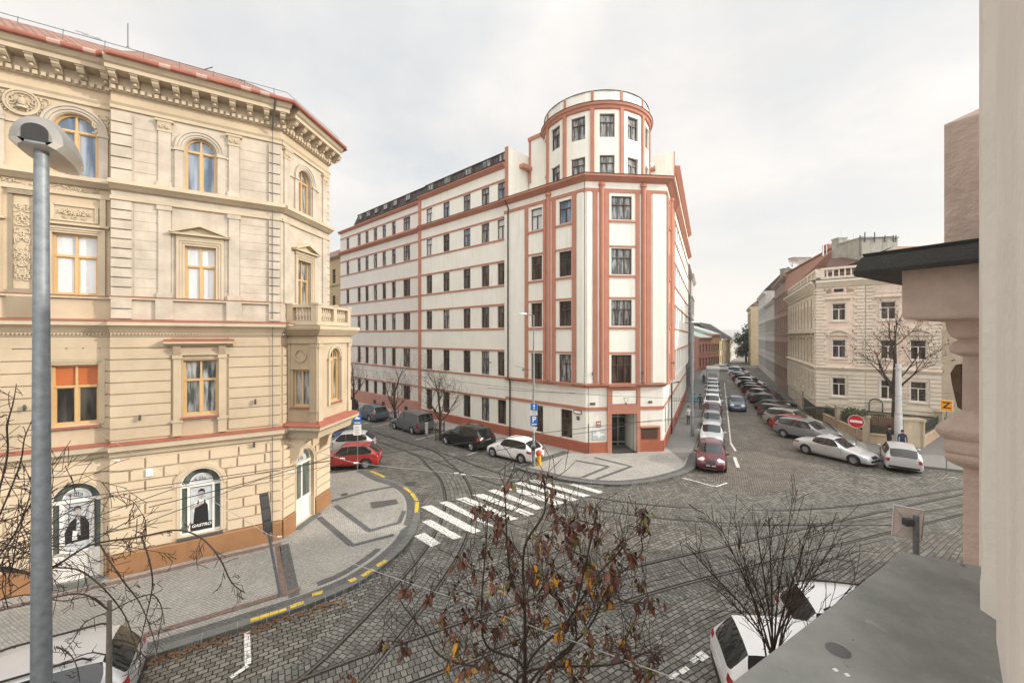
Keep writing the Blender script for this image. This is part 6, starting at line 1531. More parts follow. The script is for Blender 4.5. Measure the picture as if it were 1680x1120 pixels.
def car_meshes(kind, glassrear=True, wr_=.33):
    L, W, Ht, rows = SH[kind]; v = []; f = []; fm = []; NJ = 8
    K = 2*NJ-2
    for (xb, xr, zb, zr, wb, wrf, bot) in rows:
        xb *= L; xr *= L; wb *= W; wrf *= W
        mid = bot+(zb-bot)*.55
        sec_ = [(xb, 0, bot), (xb, wb*.84, bot), (xb, wb*.985, bot+.09), (xb, wb*1.0, mid), (xb, wb*.965, zb), (xr, wrf, zr-.05), (xr, wrf*.6, zr), (xr, 0, zr+.012)]
        ring_ = sec_+[(x, -y, z) for x, y, z in sec_[-2:0:-1]]
        v += ring_
    n = len(rows)
    for i in range(n-1):
        for k in range(K):
            k2 = (k+1) % K; f.append((i*K+k, i*K+k2, (i+1)*K+k2, (i+1)*K+k))
            j = k if k < NJ-1 else K-1-k      # column between j and j+1
            mt = 0
            if kind == 'sedan': side, rear, front = (3, 4), 2, 5
            else: side, rear, front = (2, 3, 4), 1, 5
            if j == 4 and i in side: mt = 1
            if j >= 5 and i == rear: mt = 3
            if j >= 5 and i == front: mt = 2
            if j == 0: mt = 4
            fm.append(mt)
    for i, rev in ((0, False), (n-1, True)):
        for k in range(NJ-1):
            a, b = k, k+1; c, d = (K-b) % K, (K-a) % K
            q = (i*K+a, i*K+b, i*K+c, i*K+d)
            q = tuple(dict.fromkeys(q))
            f.append(q if rev else q[::-1]); fm.append(0)
    me = bpy.data.meshes.new('cage'); me.from_pydata(v, [], f); me.update()
    for i_, p in enumerate(me.polygons): p.material_index = fm[i_]
    for q_ in range(6): me.materials.append(None)
    bm = bmesh.new(); bm.from_mesh(me); bmesh.ops.recalc_face_normals(bm, faces=bm.faces)
    cl_ = bm.edges.layers.float.new('crease_edge')
    for e in bm.edges:
        ms = {fc_.material_index for fc_ in e.link_faces}
        if len(ms) > 1: e[cl_] = .55
    bm.to_mesh(me); bm.free()
    o = bpy.data.objects.new('cage', me); COL.objects.link(o)
    s = o.modifiers.new('s', 'SUBSURF'); s.levels = 2; s.render_levels = 2
    wx = (-.30*L if kind != 'wagon' else -.29*L, .315*L); cutters = []
    for x in wx:
        mb = MB(); mb.lathe((x, 0, wr_), [(0,-W),(wr_*1.15,-W),(wr_*1.15,-W*.36),(0,-W*.36)], 24, axis='y', m=5); mb.lathe((x, 0, wr_), [(0,W*.36),(wr_*1.15,W*.36),(wr_*1.15,W),(0,W)], 24, axis='y', m=5)
        cm_ = mb.mesh('cut', [None]*6); b2 = bmesh.new(); b2.from_mesh(cm_); bmesh.ops.remove_doubles(b2, verts=b2.verts, dist=1e-4); bmesh.ops.recalc_face_normals(b2, faces=b2.faces); b2.to_mesh(cm_); b2.free()
        c = bpy.data.objects.new('cut', cm_); COL.objects.link(c); cutters.append(c)
        bo = o.modifiers.new('b', 'BOOLEAN'); bo.object = c; bo.operation = 'DIFFERENCE'; bo.solver = 'EXACT'
    dg = bpy.context.evaluated_depsgraph_get(); dg.update(); ev = bpy.data.meshes.new_from_object(o.evaluated_get(dg))
    for q in cutters+[o]: bpy.data.objects.remove(q)
    from mathutils.bvhtree import BVHTree
    bvh = BVHTree.FromPolygons([x.co.copy() for x in ev.vertices], [tuple(p.vertices) for p in ev.polygons])
    def patch(name, cx, th0, th1, zlo, zhi, nu=9, nv=4, off=.006):
        m_ = MB(); g = []
        for i in range(nu+1):
            t = i/nu; th = R(th0+(th1-th0)*t); row = []
            for j in range(nv+1):
                z = zlo(t)+(zhi(t)-zlo(t))*j/nv; o_ = Vector((cx+4*math.cos(th), 4*math.sin(th), z)); h = bvh.ray_cast(o_, Vector((-math.cos(th), -math.sin(th), 0)))
                row.append(h[0]+h[1]*(off if h[1].dot(o_-h[0]) > 0 else -off) if h[0] else None)
            g.append(row)
        for i in range(nu):
            for j in range(nv):
                q = [g[i][j], g[i+1][j], g[i+1][j+1], g[i][j+1]]
                if all(x is not None for x in q): m_.face(q)
        return m_.mesh(name, None, smooth=True) if m_.f else None
    P5 = {'hatch': (.66,.80,.70,.92), 'sedan': (.60,.72,.70,.86), 'wagon': (.60,.73,.66,.90), 'suv': (.78,.92,.86,1.04), 'van': (.68,.86,.60,1.0)}[kind]
    lights = []
    for sg in (-1, 1):
        lights.append(('headlight', patch('headlight', .30*L, sg*34, sg*60, lambda t: P5[0]+.02*t, lambda t: P5[1]-.03+.05*t), 'headlamp'))
        lights.append(('tail_light', patch('tail_light', -.32*L, 180-sg*38, 180-sg*68, lambda t: P5[2]+.05*t, lambda t: P5[3]-.05+.03*t) if kind != 'van' else patch('tail_light', -.32*L, 180-sg*46, 180-sg*56, lambda t: P5[2], lambda t: P5[3]), 'taillamp'))
    lights.append(('grille', patch('grille', .30*L, -22, 22, lambda t: P5[0]-.1, lambda t: P5[1]-.07), 'black'))
    lights.append(('lower_grille', patch('lower_grille', .30*L, -30, 30, lambda t: .3, lambda t: .42), 'black'))
    lights.append(('rear_apron', patch('rear_apron', -.32*L, 140, 220, lambda t: .3 if kind != 'suv' else .38, lambda t: .42 if kind != 'suv' else .55), 'black'))
    # split faces into parts
    parts = {}; sgn = lambda y: 0 if y >= 0 else 1
    V_ = [x.co.copy() for x in ev.vertices]
    zl = {'hatch': (.60,.76), 'sedan': (.58,.72), 'wagon': (.58,.72), 'suv': (.74,.92), 'van': (.66,.86)}[kind]
    zt_ = {'hatch': (.68,.96), 'sedan': (.66,.90), 'wagon': (.64,.96), 'suv': (.82,1.06), 'van': (.64,1.05)}[kind]
    for p in ev.polygons:
        c = p.center; mt = p.material_index; key = 'body'
        if mt == 1: key = 'side_window'
        elif mt == 2: key = 'windscreen'
        elif mt == 3: key = 'rear_window'
        elif mt in (4, 5): key = 'underside'
        else:
            if c.z < (.40 if kind == 'suv' else .27): key = 'lower_trim'
        if key == 'side_window': key = ('side_window', sgn(c.y))
        parts.setdefault(key, []).append(tuple(p.vertices))
    out = {}
    for key, fs in parts.items():
        ids = sorted({i for q in fs for i in q}); mp_ = {a: i for i, a in enumerate(ids)}
        me = bpy.data.meshes.new(key if isinstance(key, str) else key[0]); me.from_pydata([V_[i] for i in ids], [], [tuple(mp_[i] for i in q) for q in fs]); me.shade_smooth(); me.set_sharp_from_angle(angle=R(38)); out[key] = me
    bpy.data.meshes.remove(ev)
    return out, L, W, Ht, wx, lights
PM = {'body': None, 'side_window': 'car_glass', 'windscreen': 'car_glass', 'rear_window': 'car_glass', 'underside': 'under', 'headlight': 'headlamp', 'tail_light': 'taillamp', 'grille': 'black', 'lower_trim': 'black'}
_tyre = MB(); _tyre.lathe((0,0,0), [(.19,-.09),(.27,-.105),(.32,-.085),(.33,-.04),(.33,.04),(.32,.085),(.27,.105),(.19,.09)], 24, axis='y'); TYRE = _tyre.mesh('tyre', M['rubber'], smooth=True)
_r = MB(); _r.lathe((0,0,0), [(.225,-.095),(.215,-.07),(.19,-.05),(0,-.05)], 20, axis='y'); 
for k in range(5):
    a = 2*PI*k/5
    for d in (-.16, .16):
        p = Vector((.04*math.cos(a), -.085, .04*math.sin(a))); q = Vector((.212*math.cos(a+d), -.088, .212*math.sin(a+d))); _r.tube([p, q], .018, 4)
_r.lathe((0,0,0), [(0,-.1),(.045,-.095),(.05,-.06)], 10, axis='y')
RIM = _r.mesh('rim', M['rim'], smooth=True)
_dk = MB(); _dk.lathe((0,0,0), [(.2,-.045),(0,-.044)], 16, axis='y'); DARKR = _dk.mesh('wheel_disc', M['under'])
PRO = {}
def car(kind, color, x, y, hx, hy, label, group='parked cars', name='parked_car', cat='car', L=None, plates=True, rack=False, lower=None, gl=None, cat_h=None):
    if kind not in PRO: PRO[kind] = car_meshes(kind)
    pm_, L0, W, Ht, wx, lts = PRO[kind]
    t = thing(name, label, cat, (x, y, .012), group); t.rotation_euler = (0, 0, math.atan2(hy, hx))
    def ob(n, me, mat, par=t, loc=None, rot=None):
        o = bpy.data.objects.new(n, me); COL.objects.link(o); o.parent = par
        if not me.materials: me.materials.append(M[mat])
        o.material_slots[0].link = 'OBJECT'; o.material_slots[0].material = M[mat]
        if loc: o.location = loc
        if rot: o.rotation_euler = rot
        return o
    for key, me in pm_.items():
        n = key if isinstance(key, str) else key[0]
        mt = PM[n] or color
        if n == 'lower_trim' and not lower: mt = color
        ob(n, me, mt)
    for n, me, mt in lts:
        if me: ob(n, me, mt)
    for ax in wx:
        for sg in (-1, 1):
            w_ = ob('wheel', DARKR, 'under', t, (ax, sg*(W/2-.115), .33), (0, 0, 0 if sg < 0 else PI)); ob('tyre', TYRE, 'rubber', w_); ob('rim', RIM, 'rim', w_)
    sm = small_parts(kind, L0, W, Ht)
    for n, me, mt in sm: ob(n, me, mt or color)
    if rack:
        for sg in (-1, 1):
            m_ = MB(); zt = SH[kind][3][4][3]-.045; rw_ = SH[kind][3][4][5]*W*.86
            m_.tube([(-L0*.36, sg*rw_, zt-.06), (-L0*.33, sg*rw_, zt+.03), (-.1, sg*rw_, zt+.05), (L0*.05, sg*rw_, zt+.01), (L0*.07, sg*rw_, zt-.06)], .022, 6); o = m_.mesh('roof_rail', M['black']); ob('roof_rail', o, 'black')
    return t
_sp = {}
def small_parts(kind, L, W, Ht):
    if kind in _sp: return _sp[kind]
    rows = SH[kind][3]; out = []
    r5 = rows[5]; zb = r5[2]
    for sg in (-1, 1):
        m_ = MB(); x = r5[0]*L-.1; y = sg*(W*.5+.05); m_.lathe((x, y+sg*.02, zb+.06), [(0,-.09),(.05,-.07),(.07,0),(.05,.07),(0,.09)], 10, axis='y'); m_.box(x-.03, x+.03, min(y, sg*W*.47), max(y, sg*W*.47), zb-.02, zb+.04); out.append(('mirror', m_.mesh('mirror', M['black'], smooth=True), None))
        m_ = MB()
        # door gaps follow the flank
        for xx in ([-.02*L, -.25*L+.12, .19*L] if kind != 'sedan' else [-.02*L, -.22*L, .17*L]):
            pts = []
            for t in (.12, .4, .7, .97):
                z = .26+(zb-.26)*t; pts.append((xx, sg*W*.5*(.955 if t < .2 else .985 if t < .8 else .958), z))
            m_.tube(pts, .008, 4)
        m_.tube([(-.25*L+.12, sg*W*.478, .3), (.19*L, sg*W*.478, .3)], .012, 4); out.append(('door_seam', m_.mesh('door_seam', M['under']), 'under'))
        for xx in (.02*L-.2, -.20*L):
            m_ = MB(); m_.box(xx-.09, xx+.09, min(sg*W*.475, sg*(W*.5+.008)), max(sg*W*.475, sg*(W*.5+.008)), zb-.14, zb-.11); out.append(('door_handle', m_.mesh('door_handle', M['black']), None))
        # pillar between the side windows
        a = rows[4]; m_ = MB()
        y0, y1 = a[4]*W*.955, a[5]*W*1.0
        m_.tube([(-.02*L, sg*(y0-.012), zb+.03), (-.02*L, sg*((y0+y1)/2+.008), (zb+a[3])/2), (-.02*L, sg*(y1+.0), a[3]-.09)], .03, 4); out.append(('door_pillar', m_.mesh('door_pillar', M['black']), 'black'))
    zp = {'suv': .62, 'van': .52}.get(kind, .5)
    m_ = MB(); m_.box(L*.49-.01, L*.49+.03, -.26, .26, zp-.14, zp-.03); out.append(('number_plate', m_.mesh('number_plate', M['swhite']), 'swhite'))
    zr = {'suv': .80, 'van': .62, 'sedan': .68}.get(kind, .70)
    m_ = MB(); m_.box(-L*.492-.02, -L*.47, -.26, .26, zr-.06, zr+.05); out.append(('number_plate', m_.mesh('number_plate', M['swhite']), 'swhite'))
    _sp[kind] = out; return out
A_d = Vector((-.741, .672, 0))
def onA(t, n=4.0):
    p = P0+A_d*t+nL*n; return p.x, p.y
x, y = onA(3.3, 3.85); car('hatch', 'car_white', x, y, -.80, .60, 'white hatchback parked by the lamp post with the blue signs', 'cars parked on the tram street')
x, y = onA(8.0, 4.0); car('suv', 'car_black', x, y, -.77, .64, 'black sport utility car parked behind the white hatchback', 'cars parked on the tram street')
x, y = onA(15.4, 4.0); car('van', 'car_grey', x, y, -.741, .672, 'dark grey small van parked between two street trees', 'cars parked on the tram street')
x, y = onA(22.7, 4.0); car('wagon', 'car_bluegrey', x, y, -.741, .672, 'grey estate car parked beyond the second street tree', 'cars parked on the tram street', rack=True)
x, y = onA(29, 4.0); car('suv', 'car_black', x, y, -.741, .672, 'dark car parked farthest along the tram street, beyond the grey estate', 'cars parked on the tram street')
car('hatch', 'car_red', -10.45, 25.5, -.978, -.16, 'bright red hatchback beside the sign pole by the corner house', 'cars parked on the tram street', lower=True)
car('hatch', 'car_silver', -11.9, 28.7, -.978, -.16, 'silver hatchback half hidden behind the red one', 'cars parked on the tram street')
car('hatch', 'car_blue', -14.2, 31.3, .9, -.45, 'blue car facing out behind the silver hatchback', 'cars parked on the tram street')
car('suv', 'car_silver', -10.45, 7.95, -.852, -.524, 'silver sport utility car at the kerb under the bare branches, bottom left', 'large cars parked near the camera', lower=True, rack=True)
car('suv', 'car_white', 6.95, 8.7, .97, -.24, 'white sport utility car below the grey sill, nearest the multi-stemmed bare tree', 'large cars parked near the camera', lower=True)
car('suv', 'car_white', 9.4, 10.0, .97, -.24, 'white car with black roof rails, mostly hidden by the grey sill', 'large cars parked near the camera', rack=True)
# side street, left row, facing the junction
lx = lambda d: 12.1+(d-24.2)*.507
lr = [('hatch','car_maroon',25.9,'maroon hatchback at the head of the left row of the side street'),('hatch','car_silver',31.4,'silver car parked directly behind the maroon hatchback'),('hatch','car_midgrey',36.2,'grey car third in the left row, behind two silver and maroon cars'),('hatch','car_maroon',41.0,'dark red car fourth in the left row of the side street'),('suv','car_white',45.8,'white car fifth in the left row of the side street'),('wagon','car_silver',50.8,'silver estate car sixth in the left row'),('hatch','car_white',55.6,'small white car seventh in the left row'),('hatch','car_silver',60.2,'silver car eighth in the left row'),('wagon','car_white',65,'white car parked just in front of the white camper van')]
for k_, c_, d_, l_ in lr: car(k_, c_, lx(d_), d_, -.454, -.89, l_, 'cars parked in the left row of the side street')
car('hatch', 'car_bluegrey', (1209-U0)/FL*45.5, 45.5, -.454, -.89, 'grey car driving down the middle of the side street', None, name='moving_car', plates=True)
# right row, nose to the pavement
hd = Vector((.44, -.9, 0)).normalized(); ws_ = Vector((-hd.y, hd.x, 0))
def diag(u, v, kind, col_, label, hd=hd, **k):
    L = SH[kind][0]; W = SH[kind][1]
    p = G(u, v); c = p+hd*(.30*L)+Vector((-hd.y, hd.x, 0))*(W/2-.05); car(kind, col_, c.x, c.y, hd.x, hd.y, label, 'cars parked nose-in on the right of the side street', **k)
diag(1321.4, 744.3, 'sedan', 'car_silver', 'long silver saloon at the near end of the right-hand row')
diag(1285, 717.5, 'suv', 'car_midgrey', 'grey crossover with black side trim, next to the silver saloon', lower=True)
diag(1275, 706.8, 'hatch', 'car_red', 'red car squeezed between the grey crossover and a white one')
diag(1270-5, 698.0, 'suv', 'car_beige', 'pale sport utility car beyond the red one')
diag(1256, 686.4, 'wagon', 'car_brown', 'dark brown car beyond the pale sport utility car')
rr_ = [(1249,677,'hatch','car_greenish','dark green-grey car sixth in the right row'),(1242,668,'suv','car_black','black sport utility car seventh in the right row'),(1236,661,'sedan','car_navy','navy saloon eighth in the right row'),(1231,654.5,'hatch','car_beige','beige car ninth in the right row'),(1226,648.5,'wagon','car_maroon','dark red estate tenth in the right row'),(1221,643,'hatch','car_midgrey','grey hatchback just beyond the dark red estate'),(1217,638.2,'hatch','car_black','black hatchback before the white car of the right row'),(1213.5,634,'suv','car_white','white car twelve or so places down the right row'),(1210,630,'sedan','car_grey','dark grey saloon beyond the white car of the right row'),(1207,626.3,'hatch','car_maroon','small dark red hatchback far down the right row'),(1204.5,622.8,'wagon','car_silver','silver estate far down the right row'),(1202,619.5,'hatch','car_black','black hatchback before the grey van'),(1199.5,615,'van','car_silver','grey van near the far end of the right row'),(1199,610.5,'hatch','car_silver','silver car past the grey van')]
for u, v, k_, c_, l_ in rr_: diag(u, v, k_, c_, l_)
oc = (G(1453,772)+G(1514.6,782))/2; oh_ = Vector((.636,.77,0)).normalized(); cc_ = oc+oh_*2.25
car('wagon', 'car_silver', cc_.x, cc_.y, oh_.x, oh_.y, 'silver grey estate car seen from behind at the junction, by the two men', 'cars near the garden wall', lower=True)
for i, (u, d, k_, c_) in enumerate(((1186, 97, 'wagon', 'car_white'), (1192, 99, 'hatch', 'car_silver'), (1175, 100, 'hatch', 'car_grey'))):
    car(k_, c_, (u-U0)/FL*d, d, .95, -.3, ('white car crossing at the end of the side street', 'silver car at the street end, right of the white one', 'dark car at the street end, left of the white one')[i], 'cars at the end of the side street')
# camper van at the back of the left row
cx, cy = lx(71.5), 71.5
cv = thing('camper_van', 'white high-roofed camper van at the back of the left row', 'camper van', (cx, cy, .01)); cv.rotation_euler = (0, 0, math.atan2(-.89, -.454))
m_ = MB(); m_.hexa([(-3.2,-1.1,.45),(1.5,-1.1,.45),(1.5,1.1,.45),(-3.2,1.1,.45),(-3.2,-1.05,2.85),(2.1,-1.05,2.75),(2.1,1.05,2.75),(-3.2,1.05,2.85)]); m_.hexa([(1.5,-.98,.4),(2.95,-.92,.4),(2.95,.92,.4),(1.5,.98,.4),(1.5,-.95,1.3),(2.9,-.88,1.15),(2.9,.88,1.15),(1.5,.95,1.3)])
m_.hexa([(1.5,-.95,1.3),(2.45,-.88,1.2),(2.45,.88,1.2),(1.5,.95,1.3),(1.5,-.9,2.1),(1.85,-.85,2.1),(1.85,.85,2.1),(1.5,.9,2.1)])
o = m_.mesh('body', M['car_white']); q = bpy.data.objects.new('body', o); COL.objects.link(q); q.parent = cv; bv = q.modifiers.new('b', 'BEVEL'); bv.width = .08; bv.segments = 2
m_ = MB(); m_.hexa([(2.47,-.8,1.25),(2.5,-.8,1.25),(2.5,.8,1.25),(2.47,.8,1.25),(1.93,-.76,1.98),(1.97,-.76,1.98),(1.97,.76,1.98),(1.93,.76,1.98)]); q = bpy.data.objects.new('windscreen', m_.mesh('windscreen', M['car_glass'])); COL.objects.link(q); q.parent = cv
for x_ in (-2.0, 2.2):
    for sg in (-1, 1): w_ = bpy.data.objects.new('wheel', DARKR); COL.objects.link(w_); w_.parent = cv; w_.location = (x_, sg*.95, .33); w_.rotation_euler = (0,0,0 if sg < 0 else PI); q = bpy.data.objects.new('tyre', TYRE); COL.objects.link(q); q.parent = w_
for sg in (-1, 1):
    m_ = MB(); m_.box(2.93, 2.98, min(sg*.5, sg*.85), max(sg*.5, sg*.85), .75, .95); q = bpy.data.objects.new('headlight', m_.mesh('headlight', M['headlamp'])); COL.objects.link(q); q.parent = cv
# ------------------------------------------------------------------ street lamps, signs, poles
def lampthing(label, base, h, cat='street lamp', name='street_lamp', r0=.075, r1=.045, z0=0.0):
    t = thing(name, label, cat, (base.x, base.y, z0)); m_ = MB(); b = Vector((base.x, base.y, 0))
    m_.tube([b+Vector((0,0,z)) for z in (z0, z0+.9, z0+.95, h)], [r0*1.35, r0*1.3, r0, r1], 12); m_.build('pole', M['steel'], t, smooth=True); return t
# near lamp
M['lampgrey'] = plain('weathered_lamp_grey', (.22,.215,.20), .45, .1, .25, 7)
p = Vector(((68-U0)/FL*3.35, 3.35, 0)); nl = lampthing('tall galvanised street lamp standing close to the camera at the left edge', p, 9.93, r0=.084, r1=.044)
zt = 9.93
def head_mesh(t, base, z, dirv, L, W_, open_=True, mt='alu', hf=.42):
    dv = dirv.normalized(); sv = Vector((-dv.y, dv.x, 0)); up = Vector((0,0,1)); c = base+up*z
    up2 = (up+dv*-.0)
    m_ = MB(); n = 10; rings = []
    stn = [(-.16,.55,.5),(-.12,.85,.9),(.0,1,1.05),(.25,1,1.0),(.5,.86,.85),(.75,.62,.62),(.93,.34,.34),(1.0,.1,.1)]
    for fx, fw, fh in stn:
        ring_ = [c+dv*(fx*L)+sv*(W_/2*fw*math.cos(PI*k/n))+up*(W_*hf*fh*math.sin(PI*k/n)) for k in range(n+1)]; rings.append(ring_)
    for a, b in zip(rings[:-1], rings[1:]):
        for k in range(n): m_.face([a[k], a[k+1], b[k+1], b[k]])
    m_.face(rings[0]); m_.build('lamp_housing', M[mt], t, smooth=True)
    m_ = MB(); 
    for (a, b), (s0, s1) in zip(zip(rings[:-1], rings[1:]), zip(stn[:-1], stn[1:])):
        dz = lambda f_: up*(-W_*.16*f_)
        q0 = [a[0], a[0]+(a[-1]-a[0])*.15+dz(s0[1]), a[0]+(a[-1]-a[0])*.85+dz(s0[1]), a[-1]]; q1 = [b[0], b[0]+(b[-1]-b[0])*.15+dz(s1[1]), b[0]+(b[-1]-b[0])*.85+dz(s1[1]), b[-1]]
        for k in range(3): m_.face([q0[k], q0[k+1], q1[k+1], q1[k]])
    m_.build('lamp_cover', M['lampglass'], t, smooth=True)
    return rings
hd_ = Vector((-.40, .62, 0)).normalized()
head_mesh(nl, Vector((p.x, p.y, 0)), zt-.02, hd_, .74, .36, hf=.62, mt='lampgrey')
m_ = MB(); pb = Vector((p.x, p.y, 0)); bk = pb-hd_*.12; sv = Vector((-hd_.y, hd_.x, 0))
m_.hexa([bk+sv*a+hd_*b+Vector((0,0,z)) for z, a_ in ((zt-.05, 1), (zt+.06, .8)) for a, b in ((-.06*a_, .0), (.06*a_, .0), (.06*a_, .16), (-.06*a_, .16))]); m_.build('lamp_clamp', M['steel'], nl)
fr = Fr(bk.x, bk.y, sv.x, sv.y); fr = fr if fr.nx*hd_.x+fr.ny*hd_.y < 0 else Fr(bk.x, bk.y, -sv.x, -sv.y); m_ = MB(); m_.prism(fr, [(-.075,zt-.03),(.075,zt-.03)]+[(.075*math.cos(PI*i/10), zt+.05+.06*math.sin(PI*i/10)) for i in range(11)], -.01, .006); m_.build('lamp_socket', M['black'], nl)
# lamp by the blue signs
b_ = G(875.5, 768); lz = 8.3+(552-517)*b_.y/FL
t = lampthing('slim street lamp carrying two blue signs at the corner pavement', b_, lz, r0=.085, r1=.04)
m_ = MB(); tip = Vector(((862-U0)/FL*b_.y, b_.y-.2, lz+.05)); m_.tube([Vector((b_.x, b_.y, lz-.02)), tip], .025, 6); m_.build('arm', M['steel'], t)
head_mesh(t, tip+Vector((0,0,0)), 0, Vector((-1,-.25,0)), .5, .24)
def signthing(name, label, c, w, h, mat, nrm=(0,-1), cat='road sign', back='alu', round_=False, pole=None, z0=0.0, group=None):
    "c is the centre; nrm the facing direction"
    n = Vector((nrm[0], nrm[1], 0)).normalized(); fr = Fr(c.x-n.x*0, c.y, -n.y, n.x)
    if abs(fr.nx-n.x)+abs(fr.ny-n.y) > .01: fr = Fr(c.x, c.y, n.y*-1, n.x)
    t = thing(name, label, cat, (c.x, c.y, 0), group)
    if pole is not None:
        m_ = MB(); q = Vector((c.x-n.x*.05, c.y-n.y*.05, 0)); m_.tube([q+Vector((0,0,z0)), q+Vector((0,0,c.z+h/2+.05))], pole, 8); m_.build('pole', M['steel'], t, smooth=True)
    m_ = MB()
    if round_: m_.prism(fr, [(w/2*math.cos(2*PI*i/28), c.z+w/2*math.sin(2*PI*i/28)) for i in range(28)], -.01, .01)
    else: m_.fb(fr, -w/2, w/2, -.01, .01, c.z-h/2, c.z+h/2)
    pl_ = m_.build('sign_plate', M[mat], t); return t, fr, pl_
q = b_+Vector((0,-.13,0)); Z = lambda v, d=b_.y: H-(v-V0)*d/FL
c = Vector((q.x+.02, q.y, (Z(661)+Z(672))/2)); t1, fr, pl_ = signthing('one_way_sign', 'blue square sign with a white upward arrow, upper one on the lamp post', c, .46, .46, 'sblue', (0,-1))
m_ = MB(); zc = c.z; m_.prism(fr, [(-.028,zc-.16),(.028,zc-.16),(.028,zc+.05),(.08,zc+.05),(0,zc+.17),(-.08,zc+.05),(-.028,zc+.05)], .01, .014)
for a in ((-.225,-.215,zc-.225,zc+.225),(.215,.225,zc-.225,zc+.225),(-.215,.215,zc-.225,zc-.215),(-.215,.215,zc+.215,zc+.225)): m_.fb(fr, a[0], a[1], .01, .013, a[2], a[3])
m_.build('arrow', M['swhite'], pl_)
c2_ = Vector((c.x, c.y, (Z(673.5)+Z(680.5))/2)); t2, fr, pl_ = signthing('supplementary_plate', 'small white text plate between the two blue signs', c2_, .42, .26, 'swhite', (0,-1))
m_ = MB()
for k in range(3): m_.fb(fr, -.16, .16, .01, .013, c2_.z-.09+k*.075, c2_.z-.065+k*.075)
m_.build('text_lines', M['txt'], pl_)
c3_ = Vector((c.x, c.y, (Z(682)+Z(696))/2)); t3, fr, pl_ = signthing('parking_sign', 'blue sign with a white letter P, lower one on the lamp post', c3_, .46, .62, 'sblue', (0,-1))
text('P', .5, 'swhite', fr, 0, c3_.z+.06, .014, pl_, 'letter', bold=.012); m_ = MB(); m_.fb(fr, -.16, .16, .01, .014, c3_.z-.26, c3_.z-.2); m_.build('text_lines', M['swhite'], pl_)
c4_ = Vector((c.x+.02, c.y, (Z(698)+Z(711))/2)); t4, fr, pl_ = signthing('angled_sign', 'white downward triangle seen edge-on below the P sign', c4_, .1, .1, 'swhite', (-.5,-.85))
m_ = MB(); m_.prism(fr, [(-.24,c4_.z+.22),(.24,c4_.z+.22),(0,c4_.z-.24)], .01, .02); m_.build('sign_face', M['swhite'], pl_); m_ = MB(); m_.prism(fr, [(-.24,c4_.z+.22),(.24,c4_.z+.22),(0,c4_.z-.24)], -.02, .009); m_.build('sign_back', M['steeld'], pl_)
bb_ = G(884, 766); bt = thing('litter_bin', 'narrow yellow litter bin with an orange top beside the lamp post', 'bin', tuple(bb_))
m_ = MB(); m_.lathe((bb_.x, bb_.y, .12), [(.02,0),(.13,0),(.15,.12),(.15,.62),(.16,.64)], 12); m_.build('bin_body', M['yell'], bt, smooth=True)
m_ = MB(); m_.lathe((bb_.x, bb_.y, .12), [(.16,.64),(.19,.68),(.2,.82),(.14,.95),(0,.97)], 12); m_.build('bin_lid', plain('orange_red', (.55,.09,.03), .5), bt, smooth=True)
mb_ = G(877,735); bt = thing('mailbox_unit', 'small grey control box strapped to the lamp post', 'box', (b_.x, b_.y, .9)); m_ = MB(); m_.box(b_.x-.16, b_.x+.1, b_.y-.24, b_.y-.08, .95, 1.5); m_.build('box_body', M['steel'], bt); m_ = MB(); m_.box(b_.x-.12, b_.x+.06, b_.y-.25, b_.y-.24, 1.2, 1.42); m_.build('box_window', M['black'], bt)
# sign pole on the yellow corner
b2 = G(587, 775, KH); zt2 = H-(678-V0)*b2.y/FL
t, fr, pl_ = signthing('parking_zone_sign', 'blue and white parking sign on a thin pole by the red hatchback', Vector((b2.x, b2.y-.06, (zt2+H-(695-V0)*b2.y/FL)/2)), .44, zt2-(H-(695-V0)*b2.y/FL), 'sblue', (.3,-.95), pole=.028, z0=KH)
zc = (zt2+H-(695-V0)*b2.y/FL)/2; m_ = MB(); m_.fb(fr, -.17, .17, .01, .014, zc-.26, zc-.2); m_.prism(fr, [(-.12,zc-.02),(.14,zc-.02),(.14,zc+.08),(.05,zc+.08),(-.02,zc+.16),(-.12,zc+.08)], .01, .014); m_.build('pictogram', M['swhite'], pl_)
zb_ = H-(713-V0)*b2.y/FL; m_ = MB(); m_.fb(fr, -.22, .22, -.01, .012, zb_, zc-.34); lp = m_.build('lower_plate', M['swhite'], t)
m_ = MB()
for k in range(5): m_.fb(fr, -.15, .12-.04*(k%2), .012, .015, zb_+.09+k*.1, zb_+.115+k*.1)
m_.build('text_lines', M['txt'], lp)
# leaning traffic signal (seen from behind) on the yellow pavement
tb = G(460, 978, KH); tt = PT(440, 872, tb.y-.15); top = PT(433, 812, tb.y-.3)
t = thing('traffic_signal', 'leaning grey post with a long dark signal box seen from behind', 'traffic light', tuple(tb))
m_ = MB(); m_.tube([tb, tt, top], .042, 8); m_.build('pole', M['steel'], t, smooth=True)
ax = (top-tt).normalized(); sx_ = Vector((.55,-.83,0)); sx_ = (sx_-ax*sx_.dot(ax)).normalized(); sy_ = ax.cross(sx_)
sx_, sy_ = sy_, sx_
def obox(m_, c0, c1, w, d, off=0): m_.hexa([p_+sx_*a+sy_*b for p_ in (c0, c1) for a, b in ((-w,-d+off),(w,-d+off),(w,d+off),(-w,d+off))])
m_ = MB(); obox(m_, tt, top+ax*.05, .12, .06, .0); sbx = m_.build('signal_box', M['steeld'], t)
m_ = MB(); L_ = (top-tt).length
for k in range(3): obox(m_, tt+ax*(L_*(k/3)+.04), tt+ax*(L_*((k+1)/3)-.02), .1, .012, .072)
m_.build('signal_back', M['zincgrey'], sbx)
for k in range(3):
    m_ = MB(); c = tt+ax*(L_*(k+.5)/3)-sy_*.07; m_.tube([c, c-sy_*.12], .1, 10, cap=False); m_.build('signal_hood', M['black'], sbx)
